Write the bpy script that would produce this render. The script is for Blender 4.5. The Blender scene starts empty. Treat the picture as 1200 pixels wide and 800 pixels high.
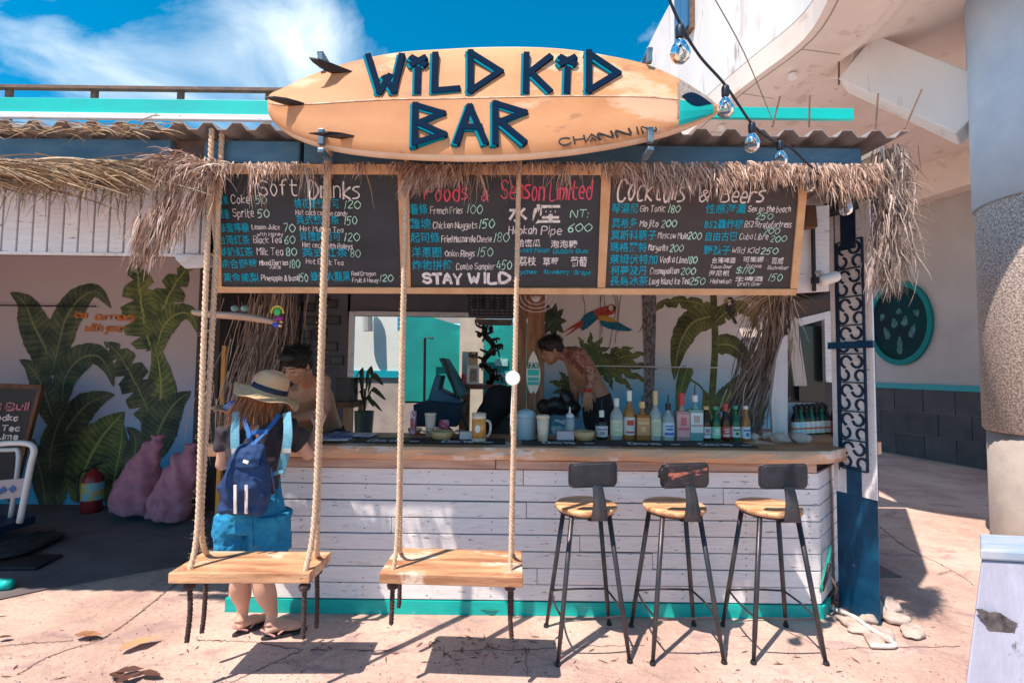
import bpy, math, random
from mathutils import Vector, Matrix, Euler
random.seed(7)
R = math.radians; F = 580.0
SC = bpy.context.scene
# ------------------------------------------------------------------ camera
F = 580.0; CAMZ = 1.62
cam_rot = Matrix.Rotation(R(93.0), 3, 'X') @ Matrix.Rotation(R(0.7), 3, 'Z')
cd = bpy.data.cameras.new('camera'); cam = bpy.data.objects.new('camera', cd)
SC.collection.objects.link(cam); SC.camera = cam
cd.lens = 36.0 * F / 1200.0; cd.clip_start = 0.05; cd.clip_end = 3000
cam.location = (0, 0, CAMZ); cam.rotation_euler = cam_rot.to_euler()
# ------------------------------------------------------------------ sky and sun
KX, KY = 0.36, 0.38                       # the sun's light moves this far per metre it falls
SUNEL = math.atan(1 / math.hypot(KX, KY)); SUNAZ = math.atan2(-KX, -KY)
CLX, CLY, CLZ = 1.2, 4.4, 2.0
w = bpy.data.worlds.new('World'); SC.world = w; w.use_nodes = True
nt = w.node_tree; nd = nt.nodes; nd.clear(); LK = nt.links.new
out = nd.new('ShaderNodeOutputWorld'); bg = nd.new('ShaderNodeBackground')
sky = nd.new('ShaderNodeTexSky'); sky.sky_type = 'NISHITA'; sky.sun_disc = False
sky.sun_elevation = SUNEL; sky.sun_rotation = SUNAZ; sky.air_density = 1.0; sky.dust_density = 0.3; sky.ozone_density = 3.0
hs = nd.new('ShaderNodeHueSaturation'); hs.inputs['Saturation'].default_value = 1.5; hs.inputs['Hue'].default_value = 0.480
hs.inputs['Value'].default_value = 0.60
LK(sky.outputs[0], hs.inputs['Color'])
tc = nd.new('ShaderNodeTexCoord'); nz = nd.new('ShaderNodeTexNoise'); nz.inputs['Scale'].default_value = 3.4
nz.inputs['Detail'].default_value = 9; nz.inputs['Roughness'].default_value = 0.55; nz.inputs['Distortion'].default_value = 0.5
mp = nd.new('ShaderNodeMapping'); mp.inputs['Scale'].default_value = (1, 1, 1.6); mp.inputs['Location'].default_value = (CLX, CLY, CLZ)
LK(tc.outputs['Generated'], mp.inputs[0]); LK(mp.outputs[0], nz.inputs['Vector'])
# two puffy cloud banks low on the left, thin cloud elsewhere
def _dir(px, py): return (Matrix.Rotation(R(93.0), 3, 'X') @ Vector(((px - 600) / F, (400 - py) / F, -1))).normalized()
acc = nz.outputs['Fac']
for px, py, ro, am in ((110, 45, 8, .10), (185, 70, 6, .05), (320, 45, 9, .12), (400, 80, 8, .14), (280, 105, 8, .10), (-250, 150, 25, .08), (1500, 100, 25, .08), (600, 40, 12, -.16)):
    dv = nd.new('ShaderNodeVectorMath'); dv.operation = 'DOT_PRODUCT'; dv.inputs[1].default_value = _dir(px, py); LK(tc.outputs['Generated'], dv.inputs[0])
    mr_ = nd.new('ShaderNodeMapRange'); mr_.interpolation_type = 'SMOOTHSTEP'; mr_.inputs[1].default_value = math.cos(R(ro)); mr_.inputs[2].default_value = 1; mr_.inputs[4].default_value = am
    LK(dv.outputs['Value'], mr_.inputs[0]); ad_ = nd.new('ShaderNodeMath'); LK(acc, ad_.inputs[0]); LK(mr_.outputs[0], ad_.inputs[1]); acc = ad_.outputs[0]
cr = nd.new('ShaderNodeValToRGB'); cr.color_ramp.elements[0].position = 0.52; cr.color_ramp.elements[1].position = 0.80
LK(acc, cr.inputs[0])
mx = nd.new('ShaderNodeMixRGB'); mx.inputs[2].default_value = (3.5, 4.0, 4.4, 1)
LK(cr.outputs[0], mx.inputs[0]); LK(hs.outputs[0], mx.inputs[1]); LK(mx.outputs[0], bg.inputs[0])
bg.inputs[1].default_value = 0.15; LK(bg.outputs[0], out.inputs[0])
sl = bpy.data.lights.new('sun', 'SUN'); so = bpy.data.objects.new('sun', sl); SC.collection.objects.link(so)
sl.energy = 3.4; sl.angle = R(0.55); sl.color = (1.0, 0.87, 0.75)
so.rotation_euler = Vector((KX, KY, -1)).to_track_quat('-Z', 'Y').to_euler(); so.location = (-4, -4, 12)
SC.view_settings.view_transform = 'Standard'; SC.view_settings.look = 'None'; SC.view_settings.gamma = 1
SC.view_settings.exposure = 1.03
SC.render.engine = 'CYCLES'; SC.cycles.use_denoising = True; SC.cycles.max_bounces = 8
SC.cycles.transparent_max_bounces = 12; SC.cycles.caustics_reflective = False; SC.cycles.caustics_refractive = False
# ------------------------------------------------------------------ photo pixel -> place
CO = Vector((0, 0, CAMZ))
def ray(px, py): return cam_rot @ Vector(((px - 600) / F, (400 - py) / F, -1))
def P(px, py, Y): d = ray(px, py); return CO + d * (Y / d.y)
def Gd(px, py, z=0.0): d = ray(px, py); return CO + d * ((z - CAMZ) / d.z)
def PL(px, py, o, n): d = ray(px, py); return CO + d * ((o - CO).dot(n) / d.dot(n))
def S(Y): return Y / F                     # metres for one photo pixel at depth Y
# ------------------------------------------------------------------ materials
MATS = {}
def M(name, col, rough=0.6, col2=None, scale=8.0, stretch=(1, 1, 1), bump=0.0, bscale=40.0, metal=0.0, wear=None,
      vary=0.0, trans=0.0, emit=0.0, spec=0.5, uvramp=None, sat=1.0, lo=.35, hi=.65, wear2=None, sss=0, bstretch=None, detail=5, coat=0):
    if name in MATS: return MATS[name]
    m = bpy.data.materials.new(name); m.use_nodes = True; MATS[name] = m
    t = m.node_tree; n = t.nodes; L = t.links.new; b = n['Principled BSDF']
    b.inputs['Roughness'].default_value = rough; b.inputs['Metallic'].default_value = metal
    b.inputs['Specular IOR Level'].default_value = spec
    if coat: b.inputs['Coat Weight'].default_value = coat
    if trans: b.inputs['Transmission Weight'].default_value = trans; b.inputs['IOR'].default_value = 1.42
    if sss:
        b.inputs['Subsurface Weight'].default_value = sss; b.inputs['Subsurface Radius'].default_value = (.02, .008, .004)
    c4 = (*col, 1)
    b.inputs['Base Color'].default_value = c4
    tc = n.new('ShaderNodeTexCoord'); oi = n.new('ShaderNodeObjectInfo')
    ad = n.new('ShaderNodeVectorMath'); ad.operation = 'ADD'
    sc = n.new('ShaderNodeVectorMath'); sc.operation = 'SCALE'; sc.inputs[0].default_value = (13.1, 7.7, 5.3)
    L(oi.outputs['Random'], sc.inputs['Scale']); L(tc.outputs['Object'], ad.inputs[0]); L(sc.outputs[0], ad.inputs[1])
    cur = None
    def noise(s, st, det=5.0):
        mp = n.new('ShaderNodeMapping'); mp.inputs['Scale'].default_value = st; L(ad.outputs[0], mp.inputs[0])
        nz = n.new('ShaderNodeTexNoise'); nz.inputs['Scale'].default_value = s; nz.inputs['Detail'].default_value = det
        nz.inputs['Roughness'].default_value = 0.6; L(mp.outputs[0], nz.inputs['Vector']); return nz.outputs['Fac']
    if uvramp:
        sp = n.new('ShaderNodeSeparateXYZ'); L(tc.outputs['UV'], sp.inputs[0])
        r = n.new('ShaderNodeValToRGB'); L(sp.outputs[0], r.inputs[0]); e = r.color_ramp.elements
        while len(e) < len(uvramp): e.new(0.5)
        for i, c in enumerate(uvramp): e[i].position = i / (len(uvramp) - 1); e[i].color = (*c, 1)
        cur = r.outputs[0]
    elif col2:
        r = n.new('ShaderNodeValToRGB'); L(noise(scale, stretch, detail), r.inputs[0]); e = r.color_ramp.elements
        e[0].position = lo; e[1].position = hi; e[0].color = c4; e[1].color = (*col2, 1); cur = r.outputs[0]
    if vary:
        hsn = n.new('ShaderNodeHueSaturation'); mr = n.new('ShaderNodeMapRange')
        mr.inputs[3].default_value = 1 - vary; mr.inputs[4].default_value = 1 + vary
        L(oi.outputs['Random'], mr.inputs[0]); L(mr.outputs[0], hsn.inputs['Value'])
        if cur: L(cur, hsn.inputs['Color'])
        else: hsn.inputs['Color'].default_value = c4
        cur = hsn.outputs[0]
    for wr in (wear, wear2):
        if not wr: continue
        wc, thr, ws, wst = wr
        r = n.new('ShaderNodeValToRGB'); L(noise(ws, wst, 9), r.inputs[0]); e = r.color_ramp.elements
        e[0].position = thr; e[1].position = min(1, thr + 0.05); e[0].color = (0, 0, 0, 1); e[1].color = (1, 1, 1, 1)
        mxn = n.new('ShaderNodeMixRGB'); L(r.outputs[0], mxn.inputs[0]); mxn.inputs[2].default_value = (*wc, 1)
        if cur: L(cur, mxn.inputs[1])
        else: mxn.inputs[1].default_value = c4
        cur = mxn.outputs[0]
    if cur: L(cur, b.inputs['Base Color'])
    if bump:
        bp = n.new('ShaderNodeBump'); bp.inputs['Strength'].default_value = bump; bp.inputs['Distance'].default_value = 0.01
        L(noise(bscale, bstretch or stretch, 6), bp.inputs['Height']); L(bp.outputs[0], b.inputs['Normal'])
    if emit: b.inputs['Emission Color'].default_value = c4; b.inputs['Emission Strength'].default_value = emit
    return m
# ------------------------------------------------------------------ mesh builder
def frame(d):
    d = d.normalized(); u = Vector((0, 0, 1)) if abs(d.z) < 0.9 else Vector((0, 1, 0))
    x = d.cross(u).normalized(); return x, x.cross(d).normalized()
class MB:
    def __init__(s): s.v = []; s.f = []; s.m = []; s.uv = {}; s.mi = 0
    def face(s, ids, uv=None):
        if uv: s.uv[len(s.f)] = uv
        s.f.append(tuple(ids)); s.m.append(s.mi)
    def add(s, vs): b = len(s.v); s.v += [Vector(q) for q in vs]; return b
    def box(s, c, sz, rot=None, taper=1.0):
        x, y, z = sz[0] / 2, sz[1] / 2, sz[2] / 2
        q = [(-x, -y, -z), (x, -y, -z), (x, y, -z), (-x, y, -z), (-x * taper, -y * taper, z), (x * taper, -y * taper, z), (x * taper, y * taper, z), (-x * taper, y * taper, z)]
        if rot is not None:
            mt = Euler(rot).to_matrix() if not isinstance(rot, Matrix) else rot
            q = [mt @ Vector(a) for a in q]
        b = s.add([Vector(c) + Vector(a) for a in q])
        for f in ((3, 2, 1, 0), (4, 5, 6, 7), (0, 1, 5, 4), (1, 2, 6, 5), (2, 3, 7, 6), (3, 0, 4, 7)): s.face([b + i for i in f])
        return s
    def bx(s, a, b): return s.box([(a[i] + b[i]) / 2 for i in range(3)], [abs(b[i] - a[i]) for i in range(3)])
    def tube(s, pts, rad, n=8, cap=True, flat=None, rnd=None):
        pts = [Vector(p) for p in pts]; k = len(pts); rad = [rad] * k if isinstance(rad, (int, float)) else rad
        rings = []; px = None
        for i, p in enumerate(pts):
            d = (pts[min(i + 1, k - 1)] - pts[max(i - 1, 0)])
            if d.length < 1e-9: d = Vector((0, 0, 1))
            d.normalize()
            if px is None: x, y = frame(d)
            else:
                x = (px - d * px.dot(d))
                x = x.normalized() if x.length > 1e-6 else frame(d)[0]
                y = d.cross(x) * -1
            px = x; fl = flat or 1.0
            rings.append(s.add([p + x * math.cos(2 * math.pi * j / n) * rad[i] + y * math.sin(2 * math.pi * j / n) * rad[i] * fl for j in range(n)]))
        for a, b in zip(rings, rings[1:]):
            for j in range(n): s.face((a + j, a + (j + 1) % n, b + (j + 1) % n, b + j), ((j / n, 0), ((j + 1) / n, 0), ((j + 1) / n, 1), (j / n, 1)))
        if cap: s.face([rings[0] + j for j in range(n)][::-1]); s.face([rings[-1] + j for j in range(n)])
        return s
    def lathe(s, prof, c=(0, 0, 0), n=16, sx=1, sy=1, cap=True):
        c = Vector(c); rings = []
        for r, z in prof: rings.append(s.add([c + Vector((math.cos(2 * math.pi * j / n) * r * sx, math.sin(2 * math.pi * j / n) * r * sy, z)) for j in range(n)]))
        for a, b in zip(rings, rings[1:]):
            for j in range(n): s.face((a + j, a + (j + 1) % n, b + (j + 1) % n, b + j))
        if cap: s.face([rings[0] + j for j in range(n)][::-1]); s.face([rings[-1] + j for j in range(n)])
        return s
    def loft(s, rings, n=16, rot=None):
        # rings: (center, rx, ry[, tilt matrix])
        ids = []
        for rg in rings:
            c = Vector(rg[0]); mt = rg[3] if len(rg) > 3 else Matrix.Identity(3)
            ids.append(s.add([c + mt @ Vector((math.cos(2 * math.pi * j / n) * rg[1], math.sin(2 * math.pi * j / n) * rg[2], 0)) for j in range(n)]))
        for a, b in zip(ids, ids[1:]):
            for j in range(n): s.face((a + j, a + (j + 1) % n, b + (j + 1) % n, b + j))
        s.face([ids[0] + j for j in range(n)][::-1]); s.face([ids[-1] + j for j in range(n)]); return s
    def ball(s, c, r, n=12, m=8, rot=None):
        if isinstance(r, (int, float)): r = (r, r, r)
        c = Vector(c); mt = Euler(rot).to_matrix() if rot is not None else Matrix.Identity(3); ids = []
        for i in range(1, m):
            a = math.pi * i / m
            ids.append(s.add([c + mt @ Vector((math.sin(a) * math.cos(2 * math.pi * j / n) * r[0], math.sin(a) * math.sin(2 * math.pi * j / n) * r[1], -math.cos(a) * r[2])) for j in range(n)]))
        b0 = s.add([c + mt @ Vector((0, 0, -r[2])), c + mt @ Vector((0, 0, r[2]))])
        for a, b in zip(ids, ids[1:]):
            for j in range(n): s.face((a + j, a + (j + 1) % n, b + (j + 1) % n, b + j))
        for j in range(n):
            s.face((b0, ids[0] + (j + 1) % n, ids[0] + j)); s.face((b0 + 1, ids[-1] + j, ids[-1] + (j + 1) % n))
        return s
    def prism(s, pts, off):
        """closed outline of 3D points pushed along off (both caps)"""
        off = Vector(off); k = len(pts); a = s.add(pts); b = s.add([Vector(p) + off for p in pts])
        s.face([a + i for i in range(k)][::-1]); s.face([b + i for i in range(k)])
        for i in range(k): s.face((a + i, a + (i + 1) % k, b + (i + 1) % k, b + i))
        return s
    def quad(s, *p): b = s.add(p); s.face([b + i for i in range(len(p))]); return s
    def stroke(s, pts, wd, n, h0, h1, fac=1.0):
        """a flat stroke with thickness: centre line pts, width wd, normal n, from h0 to h1 along n"""
        n = Vector(n).normalized(); pts = [Vector(p) for p in pts]; k = len(pts)
        la, ra = [], []
        for i, p in enumerate(pts):
            d = (pts[min(i + 1, k - 1)] - pts[max(i - 1, 0)]).normalized(); sd = n.cross(d) * wd / 2
            e = d * (wd * .4) if i == k - 1 else (d * (-wd * .4) if i == 0 else Vector((0, 0, 0)))
            la.append(p + sd + e); ra.append(p - sd + e)
        a = s.add([q + n * h1 for q in la]); b = s.add([q + n * h1 for q in ra])
        for i in range(k - 1): s.face((a + i + 1, a + i, b + i, b + i + 1))
        if h1 - h0 > 0.002:
            c = s.add([q + n * h0 for q in la]); e = s.add([q + n * h0 for q in ra])
            for i in range(k - 1): s.face((a + i, a + i + 1, c + i + 1, c + i)); s.face((b + i + 1, b + i, e + i, e + i + 1))
            s.face((a, c, e, b)); s.face((a + k - 1, b + k - 1, e + k - 1, c + k - 1))
        return s
    def strand(s, p, d, ln, wd, grav=1.0, seg=4, u=None, curl=0.15):
        """a thin bending blade of dry leaf"""
        p = Vector(p); d = Vector(d).normalized(); u = random.random() if u is None else u
        sd = Vector((random.uniform(-1, 1), random.uniform(-1, 1), random.uniform(-.4, .4))); L_ = []; R_ = []
        for i in range(seg + 1):
            q = sd.cross(d)
            q = q.normalized() if q.length > 1e-4 else Vector((1, 0, 0)); ww = wd * (1 - (i / seg) ** 2 * .85) / 2
            L_.append(p + q * ww); R_.append(p - q * ww); p = p + d * (ln / seg)
            d = (d + Vector((random.gauss(0, curl), random.gauss(0, curl), -grav / seg * 1.2))).normalized()
        a = s.add(L_); b = s.add(R_)
        for i in range(seg): s.face((a + i, b + i, b + i + 1, a + i + 1), ((u, 0),) * 4)
        return s
    def build(s, name, mat, parent=None, smooth=False, bevel=0, org=None, seg=2, sub=0):
        me = bpy.data.meshes.new(name)
        if org is None:
            if parent is not None: org = wloc(parent)
            else:
                xs = [v.x for v in s.v]; ys = [v.y for v in s.v]; zs = [v.z for v in s.v]
                org = Vector(((min(xs) + max(xs)) / 2, (min(ys) + max(ys)) / 2, min(zs)))
        org = Vector(org)
        me.from_pydata([v - org for v in s.v], [], s.f)
        for mt in (mat if isinstance(mat, (list, tuple)) else [mat]): me.materials.append(mt)
        me.polygons.foreach_set('material_index', s.m)
        if s.uv:
            l = me.uv_layers.new(name='UVMap')
            for fi, uv in s.uv.items():
                po = me.polygons[fi]
                for k, li in enumerate(po.loop_indices): l.data[li].uv = uv[k]
        me.update(); me.validate()
        if smooth: me.shade_smooth()
        ob = bpy.data.objects.new(name, me); SC.collection.objects.link(ob)
        if parent is not None: ob.parent = parent
        else: ob.location = org
        if bevel:
            md = ob.modifiers.new('bevel', 'BEVEL'); md.width = bevel; md.segments = seg; md.limit_method = 'ANGLE'; md.angle_limit = R(40)
        if sub: md = ob.modifiers.new('sub', 'SUBSURF'); md.levels = md.render_levels = sub
        return ob
def wloc(o):
    v = Vector((0, 0, 0))
    while o is not None: v = v + Vector(o.location); o = o.parent
    return v
def tag(o, label=None, cat=None, group=None, kind=None):
    if label: o['label'] = label
    if cat: o['category'] = cat
    if group: o['group'] = group
    if kind: o['kind'] = kind
    return o
def thing(name, label, cat, loc=(0, 0, 0), group=None, rz=0):
    o = bpy.data.objects.new(name, None); SC.collection.objects.link(o); o.location = loc; o.rotation_euler = (0, 0, rz)
    o.empty_display_size = .1; return tag(o, label, cat, group)
def kids(o): return [c for c in SC.collection.objects if c.parent == o]
def dup(o, parent=None, loc=None, rz=None, label=None):
    c = o.copy(); SC.collection.objects.link(c); c.parent = parent
    for ch in kids(o): dup(ch, c)
    if loc is not None: c.location = loc
    if rz is not None: c.rotation_euler = (0, 0, rz)
    if label: c['label'] = label
    return c
def bake(ob):
    """replace an object's mesh by its modified mesh"""
    dg = bpy.context.evaluated_depsgraph_get(); me = bpy.data.meshes.new_from_object(ob.evaluated_get(dg))
    ob.modifiers.clear(); ob.data = me; me.shade_smooth(); return ob
def fuse(ob, vox=0.006, it=6, f=.5):
    """one continuous surface out of overlapping closed shapes"""
    md = ob.modifiers.new('r', 'REMESH'); md.mode = 'VOXEL'; md.voxel_size = vox; md.use_smooth_shade = True
    s_ = ob.modifiers.new('s', 'SMOOTH'); s_.iterations = it; s_.factor = f
    return bake(ob)
def wrinkle(ob, amp=.006, sc=9.0, st=(1, 1, 1), seed=0):
    from mathutils import noise
    me = ob.data; ns = [v.normal.copy() for v in me.vertices]
    for v, n in zip(me.vertices, ns):
        p = Vector((v.co.x * st[0], v.co.y * st[1], v.co.z * st[2])) * sc + Vector((seed * 7.3, seed, 0))
        f = 1 - abs(noise.noise(p)) * 2.2 + .5 * noise.noise(p * 2.3)
        v.co = v.co + n * (amp * (f - .5))
    me.update(); return ob
def catmull(pts, n=6):
    pts = [Vector(p) for p in pts]; q = [pts[0]] + pts + [pts[-1]]; o = []
    for i in range(1, len(q) - 2):
        a, b, c, d = q[i - 1], q[i], q[i + 1], q[i + 2]
        for k in range(n):
            t = k / n; o.append(.5 * ((2 * b) + (c - a) * t + (2 * a - 5 * b + 4 * c - d) * t * t + (3 * b - a - 3 * c + d) * t ** 3))
    o.append(pts[-1]); return o
# ------------------------------------------------------------------ handwriting
GL = dict(zip('ABCDEFGHIJKLMNOPQRSTUVWXYZ', '''0c2i4c 1e3e|0c0i3i4h3f0f 3f4d3c0c|4h3i1i0g0e1c3c4d|0c0i2i4g4e2c0c|4i0i0c4c 0f3f|4i0i0c 0f3f|4h2i0g0e2c4d4f2f|0i0c 4i4c 0f4f|1i1c|3i3d2c1c0d|0i0c 4i0f4c|0i0c3c|0c0i2f4i4c|0c0i4c4i|2i0g0e2c4e4g2i|0c0i3i4h3f0f|2i0g0e2c4e4g2i 3e4c|0c0i3i4h3f0f 2f4c|4h2i0h1f3f4d2c0d|0i4i 2i2c|0i0d2c4d4i|0i2c4i|0i1c2g3c4i|0i4c 4i0c|0i2f4i 2f2c|0i4i0c4c'''.split('|')))
GL.update(dict(zip('abcdefghijklmnopqrstuvwxyz', '''3g1g0e1c2c3e 3g3c|0i0c2c3e2g0f|3g1g0e1c3c|3i3c1c0e1g3f|0e3e3f2g1g0e1c3c|3i2i1h1c 0g2g|3g1g0e1d3e 3g3b2a0a|0i0c 0e1g2g3f3c|0g0c 0h0i|2g2b1a0a 2h2i|0i0c 3g0e3c|0i0c|0g0c 0f1g2f2c 2f3g4f4c|0g0c 0f1g2g3f3c|1g0e1c2c3e2g1g|0g0a 0f2g3e2c0c|3g1g0e1c3d 3g3a|0g0c 0e1g3g|3g1g0f2e3d2c0c|1i1d2c3c 0g3g|0g0d1c2c3d 3g3c|0g1c3g|0g1c2f3c4g|0g3c 3g0c|0g1d3g 3g1a0a|0g3g0c3c'''.split('|'))))
GL.update(dict(zip('0123456789&:$', '''2i0g0e2c4e4g2i|1i0c|0h2i3g0c3c|0i3i1f3e2c0c|2i0e4e 3g3c|4i1i0f2g3e2c0c|3i1g0e1c2c3d2f0e|0i3i1c|1f0g1i2i3g1f0d1c2c3d2f1f|3g1f0g1i2i3g2c|4c1h2i3h0e1c2c4f|0f0g 0c0d|4h2i0h1f3f4d2c0d 2j2b'''.split('|'))))
def write(mb, txt, org, ux, uy, n, width, height, wd, slant=0.12, lift=.0015, jit=.38):
    """stroke lettering: org = left end of the base line, ux/uy unit vectors, width/height of the whole word (cap height)"""
    adv = 0; lay = []
    for ch in txt:
        g = GL.get(ch)
        if g is None: adv += 2.2; continue
        mxx = 0; st = []
        for s_ in g.split():
            p = [(int(s_[i]), 'abcdefghij'.index(s_[i + 1]) - 2) for i in range(0, len(s_), 2)]; mxx = max([mxx] + [a for a, _ in p]); st.append(p)
        jy = random.uniform(-jit, jit)
        for p in st: lay.append([(a + adv + b * slant, b + jy + random.uniform(-jit, jit) * .4) for a, b in p])
        adv += mxx + 1.5
    kx = width / max(adv - 1.5, 1); ky = height / 6.0
    for p in lay:
        wd_ = wd * random.uniform(.75, 1.3)
        q = [org + ux * (a * kx) + uy * (b * ky) for a, b in p]
        if len(q) > 2: q = catmull(q, 3)
        mb.stroke(q, wd_, n, 0, lift)
def cjk(mb, txt, org, ux, uy, n, width, height, lift=.0015, bold=.012):
    cu = bpy.data.curves.new('t', 'FONT'); cu.body = txt; cu.size = 1; cu.offset = bold; cu.resolution_u = 1
    ob = bpy.data.objects.new('t', cu); SC.collection.objects.link(ob)
    dg = bpy.context.evaluated_depsgraph_get(); me = bpy.data.meshes.new_from_object(ob.evaluated_get(dg))
    if len(me.vertices):
        xs = [v.co.x for v in me.vertices]; ys = [v.co.y for v in me.vertices]
        x0, x1, y0, y1 = min(xs), max(xs), min(ys), max(ys); nv = Vector(n).normalized()
        b = mb.add([org + ux * ((v.co.x - x0) / (x1 - x0) * width) + uy * ((v.co.y - y0) / (y1 - y0) * height) + nv * lift for v in me.vertices])
        for p in me.polygons: mb.face([b + i for i in p.vertices])
    bpy.data.objects.remove(ob); bpy.data.curves.remove(cu); bpy.data.meshes.remove(me)
# ================================================================== materials used in many places
white_paint = M('white_paint', (.87, .85, .86), .55, (.76, .74, .76), 5, (1, 6, 14), bump=.25, bscale=22, bstretch=(1, 8, 18),
                wear=((.14, .10, .10), .635, 9, (1.2, 3, 9)), vary=.05, wear2=((.70, .66, .62), .62, 5, (1, 1, 2)))
teal_paint = M('teal_paint', (.0, .50, .44), .5, (.0, .40, .37), 6, (1, 3, 3), bump=.15, wear=((.35, .40, .36), .66, 14, (1, 3, 3)))
teal_bright = M('teal_bright', (.0, .56, .50), .5, (.01, .47, .45), 3, wear=((.05, .05, .05), .72, 20, (1, 1, 1)))
blue_beam = M('blue_beam', (.045, .13, .22), .5, (.09, .19, .28), 5, (1, 1, 3), wear=((.25, .33, .4), .66, 9, (1, 2, 5)), bump=.1)
navy = M('navy_paint', (.004, .022, .06), .45, (.01, .035, .08), 9, bump=.1)
navy_box = M('navy_box', (.0, .04, .105), .4, (.004, .075, .16), 5, (1, 1, 1.5), bump=.15, wear=((.06, .13, .2), .69, 12, (1, 1, 1)))
wood_lt = M('pine_wood', (.80, .44, .20), .55, (.60, .27, .10), 3, (2, 9, 22), bump=.12, bscale=30)
wood_seat = M('seat_wood', (.74, .42, .23), .55, (.36, .16, .08), 2.6, (1.0, 6, 6), bump=.35, bscale=16, wear=((.74, .57, .45), .555, 3.2, (1, 2.2, 1)), lo=.36, hi=.64, vary=.06, wear2=((.16, .08, .05), .66, 6, (1, 1.4, 1)), detail=9)
wood_bar = M('bar_wood', (.62, .30, .14), .5, (.36, .14, .06), 2.0, (1, 6, 9), bump=.3, bscale=12, wear=((.78, .58, .44), .55, 2.5, (1, 1, 2)), wear2=((.10, .05, .035), .72, 7, (.5, 2, 5)))
wood_frame = M('frame_wood', (.72, .44, .24), .6, (.60, .33, .16), 3, (3, 6, 3), bump=.1, vary=.05)
wood_dark = M('dark_wood', (.17, .075, .035), .6, (.08, .035, .018), 3, (6, 6, 1), bump=.3, bscale=18)
wood_post = M('post_wood', (.30, .15, .075), .6, (.15, .07, .035), 3.5, (9, 9, 1), bump=.3, bscale=12, vary=.12)
thatch_mat = M('dry_thatch', (.5, .38, .28), .85, uvramp=[(.13, .075, .05), (.33, .20, .145), (.52, .34, .26), (.66, .48, .39), (.76, .62, .54)])
thatch_tan = M('tan_palm_leaf', (.5, .38, .28), .85, uvramp=[(.14, .08, .045), (.34, .21, .11), (.45, .31, .18), (.55, .42, .31)])
frond_grey = M('grey_dry_leaf', (.5, .38, .28), .85, uvramp=[(.09, .07, .06), (.24, .18, .15), (.42, .32, .28), (.60, .48, .42)])
rope_mat = M('rope_fibre', (.82, .62, .45), .9, (.64, .44, .30), 60, (1, 1, 1), bump=.6, bscale=220)
rope_dark = M('tarred_rope', (.055, .03, .028), .8, (.16, .09, .07), 40, bump=.6, bscale=200, lo=.5, hi=.75)
iron = M('black_iron', (.035, .042, .055), .38, (.08, .065, .07), 12, (1, 1, 1), metal=.5, bump=.1, wear=((.22, .13, .10), .665, 16, (1, 1, 1)), vary=.15)
galv = M('corrugated_sheet', (.33, .30, .29), .6, (.24, .205, .20), 3, bump=.15, wear=((.20, .13, .10), .60, 5, (1, .5, 1)))
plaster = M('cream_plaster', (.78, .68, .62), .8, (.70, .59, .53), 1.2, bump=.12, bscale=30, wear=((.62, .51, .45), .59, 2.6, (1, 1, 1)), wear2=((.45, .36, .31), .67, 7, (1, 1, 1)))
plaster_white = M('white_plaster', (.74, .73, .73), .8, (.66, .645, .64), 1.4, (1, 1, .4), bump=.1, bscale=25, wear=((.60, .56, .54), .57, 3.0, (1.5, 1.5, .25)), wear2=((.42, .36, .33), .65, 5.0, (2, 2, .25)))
plaster_shade = M('shaded_cream_plaster', (.46, .41, .385), .85, (.40, .35, .33), 1.5, bump=.08)  # the cream plaster again, with shade put into its colour
column_blue = M('pale_blue_render', (.50, .62, .76), .85, (.42, .54, .69), 3, bump=.5, bscale=90, wear=((.36, .45, .56), .66, 5, (1, 1, .3)))
pebble = M('pebble_dash', (.70, .58, .51), .9, (.27, .20, .18), 62, bump=1.0, bscale=62, lo=.40, hi=.60, detail=4)
concrete = M('smooth_concrete', (.46, .40, .37), .85, (.36, .31, .29), 4, bump=.15, bscale=50, wear=((.18, .15, .14), .70, 5, (1, 1, 1)))
tile_dark = M('dark_stone_tile', (.085, .075, .078), .75, (.055, .048, .052), 4, bump=.2, vary=.12)
dark = M('dark_paint', (.02, .02, .025), .6)
black = M('black_plastic', (.012, .012, .015), .4)
white = M('white_plastic', (.80, .80, .78), .4)
rust = M('rusty_steel', (.22, .12, .08), .7, (.10, .07, .06), 12, bump=.3)
skinm = M('tanned_skin', (.52, .27, .17), .5, (.45, .22, .135), 14, sss=.12)
skin_f = M('fair_skin', (.66, .39, .29), .5, (.60, .34, .25), 14, sss=.12)

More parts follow.
